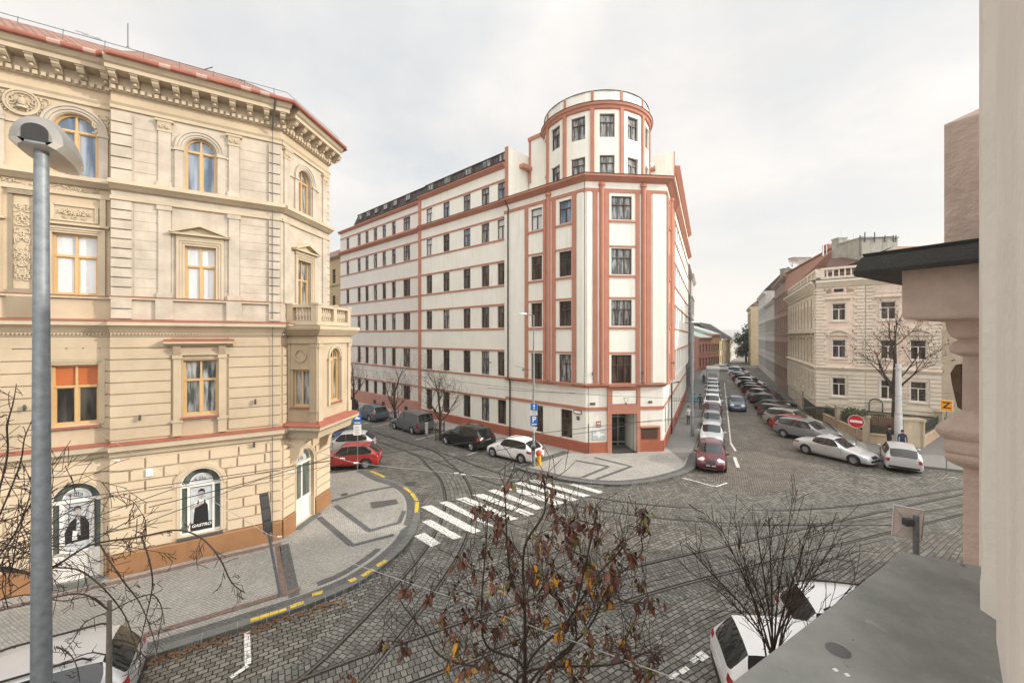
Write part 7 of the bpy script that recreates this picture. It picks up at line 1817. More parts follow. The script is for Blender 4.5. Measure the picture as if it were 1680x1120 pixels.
# square sign from behind near the sill
c = PT(1490, 857, 6.2); n = Vector((.45,.89,0)).normalized()
t = thing('square_sign', 'square white sign seen from behind on a grey post beyond the sill', 'road sign', (c.x, c.y, 0)); fr = Fr(c.x, c.y, -.96, .28); 
fr = Fr(c.x, c.y, -.97, .24)
m_ = MB(); m_.prism(fr, [(-.17,c.z-.27),(.215,c.z-.22),(.19,c.z+.27),(-.205,c.z+.22)], -.008, .008); pl_ = m_.build('sign_plate', plain('sign_back_paint', (.78,.73,.68), .5, 0, .12, 4), t)
m_ = MB()
q4 = [fr.P(a, -.012, c.z+b) for a, b in ((-.165,-.262),(.208,-.214),(.184,.262),(-.2,.214))]; m_.tube(q4+[q4[0]], .008, 4)
for sx2 in (-1, 1):
    for sz in (-1, 1): m_.tube([fr.P(sx2*.03, -.012, c.z+sz*.03), fr.P(sx2*.17, -.012, c.z+sz*.2)], .004, 4)
m_.build('stiffener', M['alu'], pl_)
m_ = MB(); pp = PT(1503, 850, 6.1); m_.tube([Vector((pp.x, pp.y, .0)), Vector((pp.x, pp.y, PT(1503,845,6.1).z))], .038, 8); m_.build('pole', M['steel'], t, smooth=True)
m_ = MB(); q = PT(1491, 857, 6.1); m_.box(q.x-.05, q.x+.07, 6.08, 6.16, q.z-.05, q.z+.05); m_.tube([q, PT(1503, 858, 6.1)], .02, 6); m_.build('clamp', M['steeld'], t)
# no entry
b3 = G(1404.5, 741, KH); zc = H-(691-V0)*b3.y/FL
t, fr, pl_ = signthing('no_entry_sign', 'round red no entry sign with a white bar by the silver saloon', Vector((b3.x, b3.y, zc)), .92, .92, 'sred', (-.75,-.66), round_=True, pole=.03, z0=KH)
m_ = MB(); m_.fb(fr, -.34, .34, .01, .016, zc-.085, zc+.085); m_.build('white_bar', M['swhite'], pl_); m_ = MB(); ring(m_, fr, 0, zc, .435, .46, .008, .014, a0=0, a1=2*PI, n=28); m_.build('rim', M['swhite'], pl_)
# orange diversion sign
c = PT(1553, 665, 24); t, fr, pl_ = signthing('diversion_sign', 'orange sign with a black Z mark beyond the garden wall', c, .54, .68, 'swhite', (-.75,-.66), pole=.03, z0=0)
m_ = MB(); m_.fb(fr, -.24, .24, .01, .014, c.z-.31, c.z+.31); o_ = m_.build('sign_face', plain('sign_orange', (.8,.33,.01), .4), pl_); text('Z', .52, 'black', fr, 0, c.z, .016, o_, 'letter', bold=.01)
# white pole
b4 = G(1474, 738, KH); t = thing('tram_mast', 'stout pale mast without a lamp at the garden corner', 'mast', tuple(b4)); zt4 = H-(597-V0)*b4.y/FL
m_ = MB(); b4v = Vector((b4.x, b4.y, 0)); m_.tube([b4v+Vector((0,0,z)) for z in (.1, 2.7, 2.72, zt4)], [.24,.22,.19,.16], 14); m_.lathe(b4v, [(.26,.1),(.26,.5),(.23,.55)], 14); m_.build('mast_tube', plain('pale_grey_paint', (.55,.56,.56), .5, 0, .2, 2), t, smooth=True)
m_ = MB(); 
for z in (2.0, 2.75, zt4-.35): m_.lathe(b4v, [(.2,z),(.235,z),(.235,z+.06),(.2,z+.06)], 14)
m_.build('band', M['alu'], t)
# lamp post on the left pavement of the side street
b5 = G(1136, 716, KH); t = lampthing('grey street lamp on the left pavement of the side street', b5, H-(531-V0)*b5.y/FL, r0=.1, r1=.06, z0=KH)
tip = Vector((b5.x-.35, b5.y+.6, H-(529-V0)*b5.y/FL)); m_ = MB(); m_.tube([Vector((b5.x, b5.y, tip.z)), tip], .04, 6); m_.build('arm', M['steel'], t); head_mesh(t, Vector((b5.x,b5.y,tip.z)), 0, Vector((1,-.1,0)), .55, .3)
m_ = MB(); q = G(1131,640); 
# slim post with striped panel by the tram street
b6 = G(700, 719); t = thing('striped_marker', 'small white and grey striped marker post at the edge of the parking strip', 'marker', tuple(b6)); m_ = MB(); m_.tube([b6, b6+Vector((0,0,1.15))], .025, 6); m_.build('post', M['steel'], t); m_ = MB(); m_.box(b6.x-.12, b6.x+.12, b6.y-.05, b6.y-.03, .4, 1.3); o_ = m_.build('panel', M['swhite'], t)
m_ = MB()
for k in range(5): m_.box(b6.x-.12, b6.x+.12, b6.y-.056, b6.y-.05, .45+k*.17, .52+k*.17)
m_.build('stripe', M['zincgrey'], o_)
# tree guards
def guard(p, label):
    t = thing('tree_guard', label, 'tree guard', tuple(p), 'tree guards on the tram street'); m_ = MB()
    for dx_, dy_ in ((-.3,-.3),(.3,-.3),(.3,.3),(-.3,.3)): m_.cut(); m_.tube([(p.x+dx_, p.y+dy_, 0), (p.x+dx_, p.y+dy_, 1.5)], .035, 6)
    m_.build('stake', M['bark'], t); m_ = MB(); m_.tube([(p.x-.3,p.y-.3,1.3),(p.x+.3,p.y-.3,1.3),(p.x+.3,p.y+.3,1.3),(p.x-.3,p.y+.3,1.3),(p.x-.3,p.y-.3,1.3)], .025, 4); m_.build('crossbar', M['bark'], t)
# ------------------------------------------------------------------ trees
def branch(mb, p, d, L, r, lev, rnd, tw, spread=.55, up=.12, seg=5, n=5, tips=None, nb=(3,5)):
    pts = [p]; rr = [r]; q = p.copy(); dd = d.normalized()
    for i in range(seg):
        dd = (dd+Vector((rnd.gauss(0,.10), rnd.gauss(0,.10), rnd.gauss(up*.5,.07)))).normalized(); q = q+dd*L/seg; pts.append(q.copy()); rr.append(max(r*(1-.75*(i+1)/seg), .004))
    mb.tube(pts, rr, n if lev > 1 else 3, cap=False)
    if lev <= 0:
        if tips is not None: tips.append((pts[-1], dd))
        return
    k = rnd.randint(*nb)+ (1 if lev > 1 else 0)
    for i in range(k):
        t = .25+.75*(i+rnd.random())/k; j = min(int(t*seg), seg-1); a = pts[j].lerp(pts[j+1], t*seg-j)
        az = rnd.uniform(0, 2*PI); s_ = dd.cross(Vector((math.cos(az), math.sin(az), .3))).normalized()
        nd_ = (pts[j+1]-pts[j]).normalized()*(1-spread)+s_*spread+Vector((0,0,up))
        branch(mb, a, nd_, L*rnd.uniform(.45,.72)*tw, rr[j]*.6, lev-1, rnd, tw, spread, up, max(3, seg-1), n, tips, nb)
def tree(label, base, h, seed, lev=4, trunk_h=.35, r=.12, mat='bark', spread=.55, up=.16, leaves=None, group='bare street trees', name='bare_tree', nb=(3,5), lean=0.0):
    rnd = random.Random(seed); t = thing(name, label, 'tree', tuple(base), group); m_ = MB(); th = h*trunk_h; tips = []
    pts = [base+Vector((lean*z+rnd.gauss(0,.02), rnd.gauss(0,.02), th*z)) for z in (0,.3,.65,1)]; m_.tube(pts, [r*1.2, r, r*.9, r*.8], 8); m_.build('trunk', M[mat], t, smooth=True)
    m_ = MB()
    k = rnd.randint(4, 6)
    branch(m_, pts[-1], Vector((lean*.5,0,1)), (h-th)*.62, r*.75, lev-1, rnd, 1, spread, up, 6, 5, tips, nb)
    for i in range(k):
        a = 2*PI*i/k+rnd.uniform(-.3,.3); z = rnd.uniform(.55, 1.0); p = pts[0].lerp(pts[-1], z)
        branch(m_, p, Vector((math.cos(a)*.75, math.sin(a)*.75, .75)), (h-th)*.55, r*.5, lev-1, rnd, 1, spread, up, 5, 5, tips, nb)
    m_.build('crown', M[mat], t)
    if leaves:
        n, s, mats = leaves; m_ = MB()
        for i in range(n):
            p, d = rnd.choice(tips); p = p+Vector((rnd.gauss(0,.06), rnd.gauss(0,.06), -abs(rnd.gauss(0,.05)))); a = Vector((rnd.gauss(0,1), rnd.gauss(0,1), -1)).normalized()*s; b = a.cross(Vector((rnd.gauss(0,1), rnd.gauss(0,1), 0))).normalized()*s*.45
            m_.face([p, p+a*.5+b, p+a, p+a*.5-b], rnd.randrange(len(mats)))
        m_.build('foliage', [M[x] for x in mats], t)
    return t
M['lbrown'] = plain('brown_leaf', (.13,.045,.03), .6, 0, .4, 30); M['lred'] = plain('reddish_leaf', (.15,.062,.04), .55, 0, .4, 30); M['lgold'] = plain('golden_leaf', (.55,.27,.03), .55, 0, .4, 30); M['lolive'] = plain('olive_leaf', (.14,.12,.03), .6, 0, .4, 30); M['ldark'] = plain('dark_brown_leaf', (.06,.028,.022), .55, 0, .4, 30)
tA = [(G(722,722), 7.0, 21, 'bare street tree between the grey van and the black sport utility car'), (G(647,700), 7.4, 22, 'bare street tree in front of the grey estate car'), (P0+FD*25.6+nL*4.3, 7.2, 23, 'bare street tree third along the tram street'), (P0+FD*33+nL*4.3, 7.0, 24, 'bare street tree farthest along the tram street')]
for i, (p, h, sd_, lb) in enumerate(tA):
    tree(lb, Vector((p.x, p.y, 0)), h, sd_, 4, .34, .12, nb=(3,4), up=.2); guard(Vector((p.x, p.y, 0)), ('wooden stakes round', 'wooden stakes by')[i%2]+' the '+('first', 'second', 'third', 'last')[i]+' bare tree of the tram street')
b7 = Vector((C0.x, C0.y, 0))*0; p = G(1467, 735); kt = Vector(((1468-U0)/FL*30.5, 30.5, 1.3))
tree('tall bare tree with a few brown leaves in the mansion garden', kt, 10.5, 31, 4, .36, .17, leaves=(260, .13, ['lred', 'lbrown']), group=None, spread=.6, up=.14, nb=(3,5))
# far evergreen at the end of the side street
ft = thing('green_tree', 'dark green tree at the far end of the side street', 'tree', ((1224-U0)/FL*128, 128, 0)); m_ = MB(); fx, fy = ft.location.x, ft.location.y; m_.tube([(fx,fy,0),(fx,fy,5)], .3, 6); m_.build('trunk', M['bark'], ft)
m_ = MB(); rb.seed(9)
for i in range(26): a = rb.uniform(0, 6.3); rr = rb.uniform(0, 3.4); leafball(m_, Vector((fx+rr*math.cos(a), fy+rr*math.sin(a), rb.uniform(2.5, 11.5)-rr*.5)), 1.5, 90, .34)
m_.build('crown', [M['lf1'], M['lf2']], ft)
# far trees on the valley floor
# multi-stemmed bare tree below the sill
bt_ = Vector(((1268-U0)/FL*5.9, 5.9, 0)); t = thing('multi_stemmed_tree', 'leafless many-stemmed young tree in front of the white cars', 'tree', tuple(bt_)); rnd = random.Random(5)
m_ = MB(); z0 = H-(1085-V0)*5.9/FL; m_.tube([bt_, bt_+Vector((0,0,z0))], [.09,.07], 8); m_.build('trunk', M['bark'], t, smooth=True)
m_ = MB(); tgt = [(1135,905,5.6),(1175,850,6.1),(1205,880,5.5),(1240,855,6.3),(1262,850,5.8),(1296,845,6.2),(1330,862,5.7),(1352,880,6.2),(1370,890,5.6),(1400,960,5.9),(1160,950,5.4),(1318,930,6.4),(1222,930,5.9)]
for u, v, d in tgt:
    e_ = PT(u, v, d); s_ = bt_+Vector((rnd.gauss(0,.03), rnd.gauss(0,.03), z0+rnd.uniform(-.3,.25))); L = (e_-s_).length
    mid = s_.lerp(e_, .45)+Vector((-(e_.x-s_.x)*.12, 0, -.02*L)); pts = curve_pts([s_, mid, e_], 6)
    m_.tube(pts, [.014*(1-.8*i/(len(pts)-1))+.0025 for i in range(len(pts))], 5)
    for i in range(4, len(pts)-1):
        for _ in range(1+(i%2)):
            dd = (pts[i+1]-pts[i]).normalized()+Vector((rnd.gauss(0,.45), rnd.gauss(0,.45), rnd.gauss(.1,.25))); branch(m_, pts[i], dd, L*rnd.uniform(.14,.3), .006, 1, rnd, 1, .45, .1, 4, 4, None, (2,4))
m_.build('branches', M['bark'], t)
# ---- brown-leaved tree at bottom centre
def leaf(m_, p, d, s, rnd, mt):
    "one folded, drooping leaf: two halves bent along the midrib"
    d = d.normalized(); a = d.cross(Vector((0,0,1)))
    if a.length < .1: a = Vector((1,0,0))
    a = (a.normalized()*math.cos(rnd.uniform(-.9,.9))+d.cross(a.normalized())*math.sin(rnd.uniform(-.9,.9))).normalized(); nrm = d.cross(a).normalized(); fold = rnd.uniform(.05,.3); curl = rnd.uniform(.0,.3)
    rib = [p, p+d*s*.3+nrm*s*.02, p+d*s*.65+nrm*s*curl*.25, p+d*s+nrm*s*curl*.6]; w = [0, .23, .19, 0]
    for sg in (-1, 1):
        e_ = [rib[k]+a*sg*s*w[k]+nrm*s*w[k]*fold*1.6 for k in range(4)]
        m_.face([rib[0], rib[1], e_[1]], mt); m_.face([rib[1], rib[2], e_[2], e_[1]], mt); m_.face([rib[2], rib[3], e_[2]], mt)
CLU = [(850,150),(1020,110),(1050,180),(700,260),(820,310),(740,280),(790,380),(740,460),(625,500),(1065,260),(1095,320),(1250,260),(1190,330),(1270,340),(1275,405),(1160,380),(1500,280),(1490,350),(1390,430),(1445,490),(1340,480),(-1010,460),(1010,400),(880,540),(950,550),(-1240,540),(-1240,585),(-1040,600),(-790,640),(600,650),(1000,690),(-1090,590),(-1330,640),(1370,640),(1290,610),(-1210,730),(-1330,705),(1470,720),(1550,710),(930,730),(-1020,790),(800,840),(-600,900),(540,770),(-1090,840),(1440,840),(-1400,890),(1410,970),(1560,960),(1535,1015),(1490,1045),(1170,1085),(-580,990),(-660,1020),(250,900),(110,1080),(470,690),(370,650),(680,560),(860,620),(1100,700),(1180,620),(730,690),(900,660),(1060,520),(1130,450),(560,850),(700,930),(1240,860),(-980,560),(-1270,660),(640,760),(700,800),(-840,760),(960,820),(1150,800),(1200,520),(1060,640),(-1000,620),(780,560),(1320,880),(1230,960),(900,880),(760,1000),(1050,1010),(-1130,980),(1340,560),(1140,350),(1060,400),(960,600),(850,430),(1480,620),(360,920)]
rt_ = Vector(((858-U0)/FL*4.9, 4.9, 0)); bl_t = thing('brown_leaved_tree', 'young tree with drooping brown and golden leaves at the bottom centre', 'tree', tuple(rt_)); rnd = random.Random(14)
nodes = []
z0 = H-(1250-V0)*4.9/FL
m_ = MB(); m_.tube([rt_, rt_+Vector((0,0,z0*.6)), rt_+Vector((.01,0,z0))], [.07,.055,.045], 8); m_.build('trunk', M['bark'], bl_t, smooth=True)
m_ = MB(); root = rt_+Vector((.01,0,z0)); nodes.append((root, .045))
cl_ = []
for u, v in CLU:
    g = u < 0; u = abs(u); uu, vv = 540+u/2.897, 740+v/2.897; d = 4.9+rnd.uniform(-.75, .75); cl_.append((PT(uu, vv, d), g))
cl_.sort(key=lambda c: (c[0]-root).length)
# main stems first
mains = [[(861,1100),(861,1000),(860,900),(893,840),(892,785)],[(861,1100),(800,1060),(790,1000),(797,900),(800,850)],[(870,1120),(940,1060),(945,1000),(975,860),(978,835)],[(880,1120),(965,1030),(1000,960),(1050,910),(1052,880)],[(861,1100),(930,1020),(975,950),(1015,905),(1022,895)],[(850,1120),(730,1080),(700,1040),(660,990),(655,970)],[(861,1000),(840,950),(833,905),(828,780+20)],[(850,1110),(1000,1090),(1060,1070),(1075,1075)],[(857,905),(825,870),(790,830)]]
for k, ml in enumerate(mains):
    d0 = 4.9; d1 = 4.9+rnd.uniform(-.6,.6); P_l = [root] if k not in (6, 8) else []
    for i, (u, v) in enumerate(ml): P_l.append(PT(u, v, d0+(d1-d0)*(i+1)/len(ml)))
    if k in (6, 8): P_l[0] = min((n_[0] for n_ in nodes), key=lambda q: (q-P_l[0]).length)
    cp_ = curve_pts(P_l, 5); n_ = len(cp_); r0 = .022 if k == 0 else .014
    m_.tube(cp_, [r0*(1-.75*i/(n_-1))+.003 for i in range(n_)], 6); nodes += [(q, r0*(1-.75*i/(n_-1))+.003) for i, q in enumerate(cp_)]
lm = MB()
for p, g in cl_:
    best = min(nodes, key=lambda n_: (n_[0]-p).length+ (3.0*max(0, n_[0].z-p.z+.05)))
    a = best[0]; mid = a.lerp(p, .5)+Vector((rnd.gauss(0,.03), rnd.gauss(0,.03), -.12*(p-a).length)); cp_ = curve_pts([a, mid, p], 4); n_ = len(cp_); r0 = min(best[1]*.7, .008)
    m_.tube(cp_, [r0*(1-.6*i/(n_-1))+.0015 for i in range(n_)], 4, cap=False); nodes += [(q, r0) for q in cp_[2:]]
    for i in range(rnd.randint(15, 25) if g else rnd.randint(13, 21)):
        az = rnd.uniform(0, 6.283); q = p+Vector((rnd.gauss(0,.035), rnd.gauss(0,.035), rnd.gauss(.0,.045))); dd = Vector((math.cos(az)*.65, math.sin(az)*.65, rnd.uniform(-1.6,-.3))); 
        e_ = q+dd.normalized()*.03; m_.tube([q, e_], .0016, 3, cap=False)
        mt = rnd.choice((2,2,0,3,1)) if g else rnd.choice((0,0,4,4,1,1,1,3))
        leaf(lm, e_, dd, rnd.uniform(.06,.125), rnd, mt)
for i in range(300):   # thin leafless shoots in the lower crown
    n_ = rnd.choice(nodes[5:]); 
    dd = Vector((rnd.gauss(0,.7), rnd.gauss(0,.5), rnd.uniform(.0,1.0))); branch(m_, n_[0], dd, rnd.uniform(.15,.5), .0045, 1, rnd, 1, .5, .1, 4, 3, None, (2,3))
m_.build('branches', M['bark'], bl_t); lm.build('foliage', [M['lbrown'], M['lred'], M['lgold'], M['lolive'], M['ldark']], bl_t)
# ---- bare arching tree at bottom left
lt = thing('arching_bare_tree', 'leafless tree with long arching twigs at the bottom left', 'tree', ((178-U0)/FL*5.2, 5.2, 0)); lb_ = Vector(lt.location); rnd = random.Random(41)
m_ = MB(); zt_ = H-(985-V0)*5.2/FL; m_.tube([lb_, Vector((lb_.x, lb_.y, zt_*.6)), Vector((lb_.x+.01, lb_.y, zt_))], [.05,.042,.024], 8); m_.build('trunk', M['barkg'], lt, smooth=True)
m_ = MB()
arcs = [([(-60,945),(0,930),(55,940),(95,925),(150,893),(230,880),(290,869),(330,882),(360,915),(380,955),(402,972)], 4.6, .014),
 ([(165,895),(180,920),(200,950),(230,990),(250,1040),(262,1090)], 4.6, .009), ([(92,930),(130,935),(170,965),(205,1010),(222,1060),(232,1090)], 4.7, .009),
 ([(232,880),(245,920),(250,960),(240,1010),(230,1060),(232,1110)], 4.6, .008), ([(178,1000),(140,975),(95,978),(50,990),(0,1000)], 5.1, .010), ([(92,1060),(112,1070),(125,1090),(131,1118)], 4.7, .007),
 ([(178,1003),(140,1020),(120,1050),(100,1075)], 5.2, .007), ([(180,1003),(215,985),(250,975),(266,1000),(262,1030),(258,1065)], 5.2, .008), ([(180,1075),(150,1070),(120,1080),(95,1090)], 5.2, .008), ([(181,1075),(205,1062),(232,1072),(245,1085)], 5.2, .008),
 ([(-60,935),(-20,933),(40,938),(58,950)], 4.6, .03), ([(-40,1010),(30,965),(90,930),(165,880),(220,850),(235,845),(240,870),(238,890)], 4.9, .007),
 ([(-30,900),(10,760),(12,700),(22,660),(27,630)], 4.4, .010), ([(-20,890),(30,770),(40,720),(52,690)], 4.5, .008), ([(-60,860),(20,850),(50,830),(60,815)], 4.4, .008), ([(-60,905),(60,870),(120,835),(180,815),(215,820),(235,845)], 4.9, .006),
 ([(-40,960),(15,890),(40,840),(55,790)], 4.5, .009), ([(-60,1000),(40,975),(100,985),(150,978),(178,1000)], 5.1, .008), ([(150,893),(200,895),(260,905),(290,910)], 4.8, .004), ([(330,882),(322,910),(325,935)], 4.6, .003), ([(225,850),(222,880),(205,905)], 4.9, .004), ([(-60,880),(20,895),(80,935),(85,990)], 4.5, .007), ([(-50,820),(30,800),(70,835),(85,900)], 4.6, .005)]
for pl, d, r in arcs:
    cp_ = curve_pts([PT(u, v, d+.10*math.sin(i*1.7+u*.01)) for i, (u, v) in enumerate(pl)], 5); n_ = len(cp_)
    m_.tube(cp_, [r*(1-.7*i/(n_-1))+.0015 for i in range(n_)], 5)
    for i in range(2, n_-1):
        if rnd.random() < .75:
            dd = (cp_[i+1]-cp_[i]).normalized()*.5+Vector((rnd.gauss(0,.6), rnd.gauss(0,.5), rnd.gauss(0,.6))); branch(m_, cp_[i], dd, rnd.uniform(.06,.2), .0035, 1 if rnd.random() < .6 else 0, rnd, 1, .5, .0, 3, 3, None, (2,3))
for i in range(16):    # tangle at the far left
    s_ = PT(rnd.uniform(-60,20), rnd.uniform(780,1000), 4.6+rnd.uniform(-.3,.3)); branch(m_, s_, Vector((rnd.uniform(.2,1), rnd.gauss(0,.3), rnd.uniform(-.2,.9))), rnd.uniform(.5,1.0), .007, 2, rnd, 1, .5, .05, 5, 4, None, (3,4))
m_.build('branches', M['bark'], lt)
# ------------------------------------------------------------------ overhead wires
def wire(label, pts, r=.008, mat='wire', sag=.0, n=10):
    P_ = []
    for a, b in zip(pts[:-1], pts[1:]):
        for k in range(n): t = k/n; q = a.lerp(b, t); q = q-Vector((0,0,sag*4*t*(1-t))); P_.append(q)
    P_.append(pts[-1]); m_ = MB(); m_.tube(P_, r, 5); o = m_.build('overhead_wire', M[mat]); tag(o, label, 'wire', 'overhead tram wires'); return o
up_ = lambda path, z: [Vector((p.x, p.y, z)) for p in path]
wire('tram wire above the curve towards the bottom left', up_(curve_pts(T2[1:-1], 3)[::2], 5.4), .008, n=1)
wire('tram wire above the straight track crossing the junction', up_(curve_pts(T3[:-1], 3), 5.4), .008, n=1)
wire('tram wire above the track from the tram street to the right', up_(curve_pts(T1[1:], 2), 5.4), .008, n=1)
wire('pale span wire running from the corner house down to the bottom centre', [Y.P(Y.sat(150), .1, 5.3), PT(440,876,7.6), PT(760,986,5.2), PT(1120,1116,4.1), PT(1300,1181,3.6)], .0055, 'wirel', .0)
wire('span wire with white insulators in front of the red hatchback', [PT(470,725,15), PT(560,752,14), PT(585,759,13.8), PT(749,776,12.5), PT(840,785,12), PT(990,797,11)], .009, 'wirel', .02)
wire('span wire from the corner block to the side street lamp', [PT(800,636,31.8), PT(970,645,28), PT(1137,659,33)], .014, 'wire', .1)
wire('dark wire crossing in front of the entrance', [PT(700,760,12), PT(938,712,17), PT(1050,692,20), PT(1154,683,26), PT(1330,676,40)], .012, 'wire', .05)
wire('thin wire from the corner block to the garden mast', [PT(845,600,30), PT(1100,655,30), PT(1474,672,29.7)], .012, 'wire', .2)
wire('cable along the yellow ground floor, upper of two', [PT(-40,918,5.0), PT(288,800,9), PT(480,766,14), PT(590,748,17)], .008, 'wire', .0)
wire('cable along the yellow ground floor, lower of two', [PT(-40,925,5.0), PT(230,860,8), PT(425,787,11), PT(560,760,15)], .008, 'wire', .0)
wire('taut wire across the road below the garden, upper right', [PT(1118,834,9), PT(1300,840,9), PT(1470,836,9), PT(1600,822,9)], .006, 'wirel', .0)
wire('taut wire passing behind the square sign', [PT(1180,862,7), PT(1440,861,7), PT(1520,860,7)], .005, 'wire', .0)
for i, (u, v, d) in enumerate(((584,759,13.8),(562,752,14),(749,776,12.5),(760,778,12.4),(192,755,12.5),(478,774,13.4),(459,880,7.5))):
    m_ = MB(); p = PT(u, v, d); k = d/24; m_.lathe(p, [(0,-.14*k),(.06*k,-.12*k),(.035*k,-.05*k),(.065*k,0),(.035*k,.05*k),(.06*k,.12*k),(0,.14*k)], 8, axis='x'); tag(m_.build('insulator', M['swhite'], None, smooth=True), ('white insulator on the span wire over the bonnet of the red car','white insulator at the left end of the span wire','left insulator of the pair above the zebra crossing','right insulator of the pair above the zebra crossing','insulator on the wire by the corner house hook','dark wire clamp below the balcony corner','small insulator on the pale wire beside the traffic signal')[i], 'insulator')
# ------------------------------------------------------------------ people
def person(label, p, h, heading, top, legs, hair, pose='walk', item=None, z=KH, skin=(.45,.28,.2)):
    t = thing('person', label, 'person', (p.x, p.y, z)); s = h/1.75
    hx, hy = math.cos(heading), math.sin(heading); f = Vector((hx, hy, 0)); l = Vector((-hy, hx, 0)); up = Vector((0,0,1)); B = Vector((p.x, p.y, z))
    W_ = lambda a, b, c: B+f*(a*s)+l*(b*s)+up*(c*s)
    st = .22 if pose == 'walk' else .03
    J = [W_(0,0,.95), W_(.01,0,1.15), W_(.0,0,1.38), W_(.01,0,1.50), W_(.03,0,1.60), W_(.035,0,1.70)]
    rad = [.15,.13,.155,.055,.085,.075]; E_ = [(0,1),(1,2),(2,3),(3,4),(4,5)]
    def chain(start, pts, rs):
        prev = start
        for q, r in zip(pts, rs): J.append(q); rad.append(r); E_.append((prev, len(J)-1)); prev = len(J)-1
        return prev
    for sg in (-1, 1):
        k = sg*st; chain(0, [W_(0,sg*.09,.88), W_(k*.55+.03,sg*.1,.48), W_(k,sg*.1,.09), W_(k+.13,sg*.11,.04)], [.1,.065,.045,.04])
        if pose == 'phone' and sg > 0: ends = [W_(0,sg*.19,1.39), W_(.03,sg*.26,1.15), W_(.2,sg*.14,1.38), W_(.16,sg*.08,1.5)]
        elif pose == 'carry' and sg < 0: ends = [W_(0,sg*.19,1.39), W_(.02,sg*.26,1.12), W_(.2,sg*.24,1.0), W_(.27,sg*.22,.98)]
        else: ends = [W_(0,sg*.19,1.39), W_(-k*.2,sg*.25,1.12), W_(-k*.6+.03,sg*.25,.88), W_(-k*.6+.05,sg*.25,.8)]
        he = chain(2, ends, [.07,.05,.038,.032])
    me = bpy.data.meshes.new('body'); me.from_pydata([q-B for q in J], E_, []); o = bpy.data.objects.new('body', me); COL.objects.link(o); o.parent = t
    sk = o.modifiers.new('s', 'SKIN'); o.modifiers.new('u', 'SUBSURF').render_levels = 2
    for i, q in enumerate(me.skin_vertices[0].data): q.radius = (rad[i]*s*(1.0 if i > 0 else 1), rad[i]*s*.85)
    me.skin_vertices[0].data[0].use_root = True
    mt = bpy.data.materials.new('clothes'); mt.use_nodes = True; nt = mt.node_tree; b = nt.nodes['Principled BSDF']; b.inputs['Roughness'].default_value = .85
    sp_ = nt.nodes.new('ShaderNodeSeparateXYZ'); nt.links.new(ocoord(nt), sp_.inputs[0]); r_ = nt.nodes.new('ShaderNodeValToRGB'); mr_ = nt.nodes.new('ShaderNodeMath'); mr_.operation = 'DIVIDE'; mr_.inputs[1].default_value = 1.8*s; nt.links.new(sp_.outputs['Z'], mr_.inputs[0]); nt.links.new(mr_.outputs[0], r_.inputs[0])
    r_.color_ramp.interpolation = 'CONSTANT'; cr = r_.color_ramp.elements; cr[0].color = (.03,.03,.03,1); cr[0].position = 0; cr[1].position = .06; cr[1].color = (*legs, 1); e_ = cr.new(.50); e_.color = (*top, 1); e_ = cr.new(.835); e_.color = (*skin, 1)
    nt.links.new(r_.outputs[0], b.inputs['Base Color']); me.materials.append(mt)
    m_ = MB(); c = W_(.015,0,1.67); m_.lathe(c, [(0,.115*s),(.06*s,.1*s),(.098*s,.05*s),(.1*s,0),(.085*s,-.05*s),(.0,-.06*s)], 12); m_.build('hair', plain('hair', hair, .9), t, smooth=True)
    m_ = MB(); c = W_(.125,0,1.625); m_.lathe(c, [(0,.03*s),(.014*s,0),(0,-.02*s)], 6); m_.build('nose', plain('skin', skin, .7), t, smooth=True)
    if item == 'bag':
        m_ = MB(); c = W_(.3,-.22,.78); fr = Fr(c.x, c.y, hx, hy); m_.fb(fr, -.2, .2, -.05, .05, c.z-.22, c.z+.12); m_.tube([fr.P(-.1,0,c.z+.12), fr.P(-.03,0,c.z+.22), fr.P(.08,0,c.z+.22), fr.P(.1,0,c.z+.12)], .012, 4); o_ = m_.build('shopping_bag', M['swhite']); tag(o_, 'white shopping bag carried by the person in pale clothes', 'bag')
    return t
person('person in pale top and dark trousers carrying a white bag on the left pavement', G(1129.5,696.5,KH), 1.72, R(115), (.5,.47,.45), (.04,.04,.05), (.08,.05,.03), 'carry', 'bag')
person('person in a teal jacket walking away on the left pavement', G(1140.5,670,KH), 1.72, R(62), (.05,.3,.32), (.25,.25,.26), (.2,.12,.07))
person('person in dark clothes walking beside the one in teal', G(1149,672,KH), 1.76, R(62), (.03,.03,.06), (.03,.03,.04), (.03,.02,.02))
person('person in black far down the left pavement', G(1154.5,630,KH), 1.75, R(62), (.02,.02,.025), (.02,.02,.025), (.02,.02,.02))
person('person in black holding a phone by the garden wall', G(1461,739,KH)+Vector((0,.1,0)), 1.76, R(-70), (.015,.015,.018), (.02,.02,.025), (.02,.015,.01), 'phone')
person('person in dark blue leaning by the pale mast', G(1477,743,KH)+Vector((.15,0,0)), 1.62, R(-120), (.02,.03,.06), (.02,.02,.03), (.03,.02,.02), 'stand')
hzm = bpy.data.materials.new('haze_air'); hzm.use_nodes = True; nt = hzm.node_tree; nt.nodes.remove(nt.nodes['Principled BSDF'])
pv = nt.nodes.new('ShaderNodeVolumePrincipled'); pv.inputs['Color'].default_value = (1,1,1,1); pv.inputs['Density'].default_value = .0005; pv.inputs['Anisotropy'].default_value = .2
nt.links.new(pv.outputs[0], nt.nodes['Material Output'].inputs['Volume'])
mb = MB(); mb.box(-950, 2600, -80, 3300, -45, 90); hb = mb.build('haze', hzm); tag(hb, kind='stuff')
bm = bmesh.new(); bm.from_mesh(hb.data); bmesh.ops.remove_doubles(bm, verts=bm.verts, dist=.001); bmesh.ops.recalc_face_normals(bm, faces=bm.faces); bm.to_mesh(hb.data); bm.free()
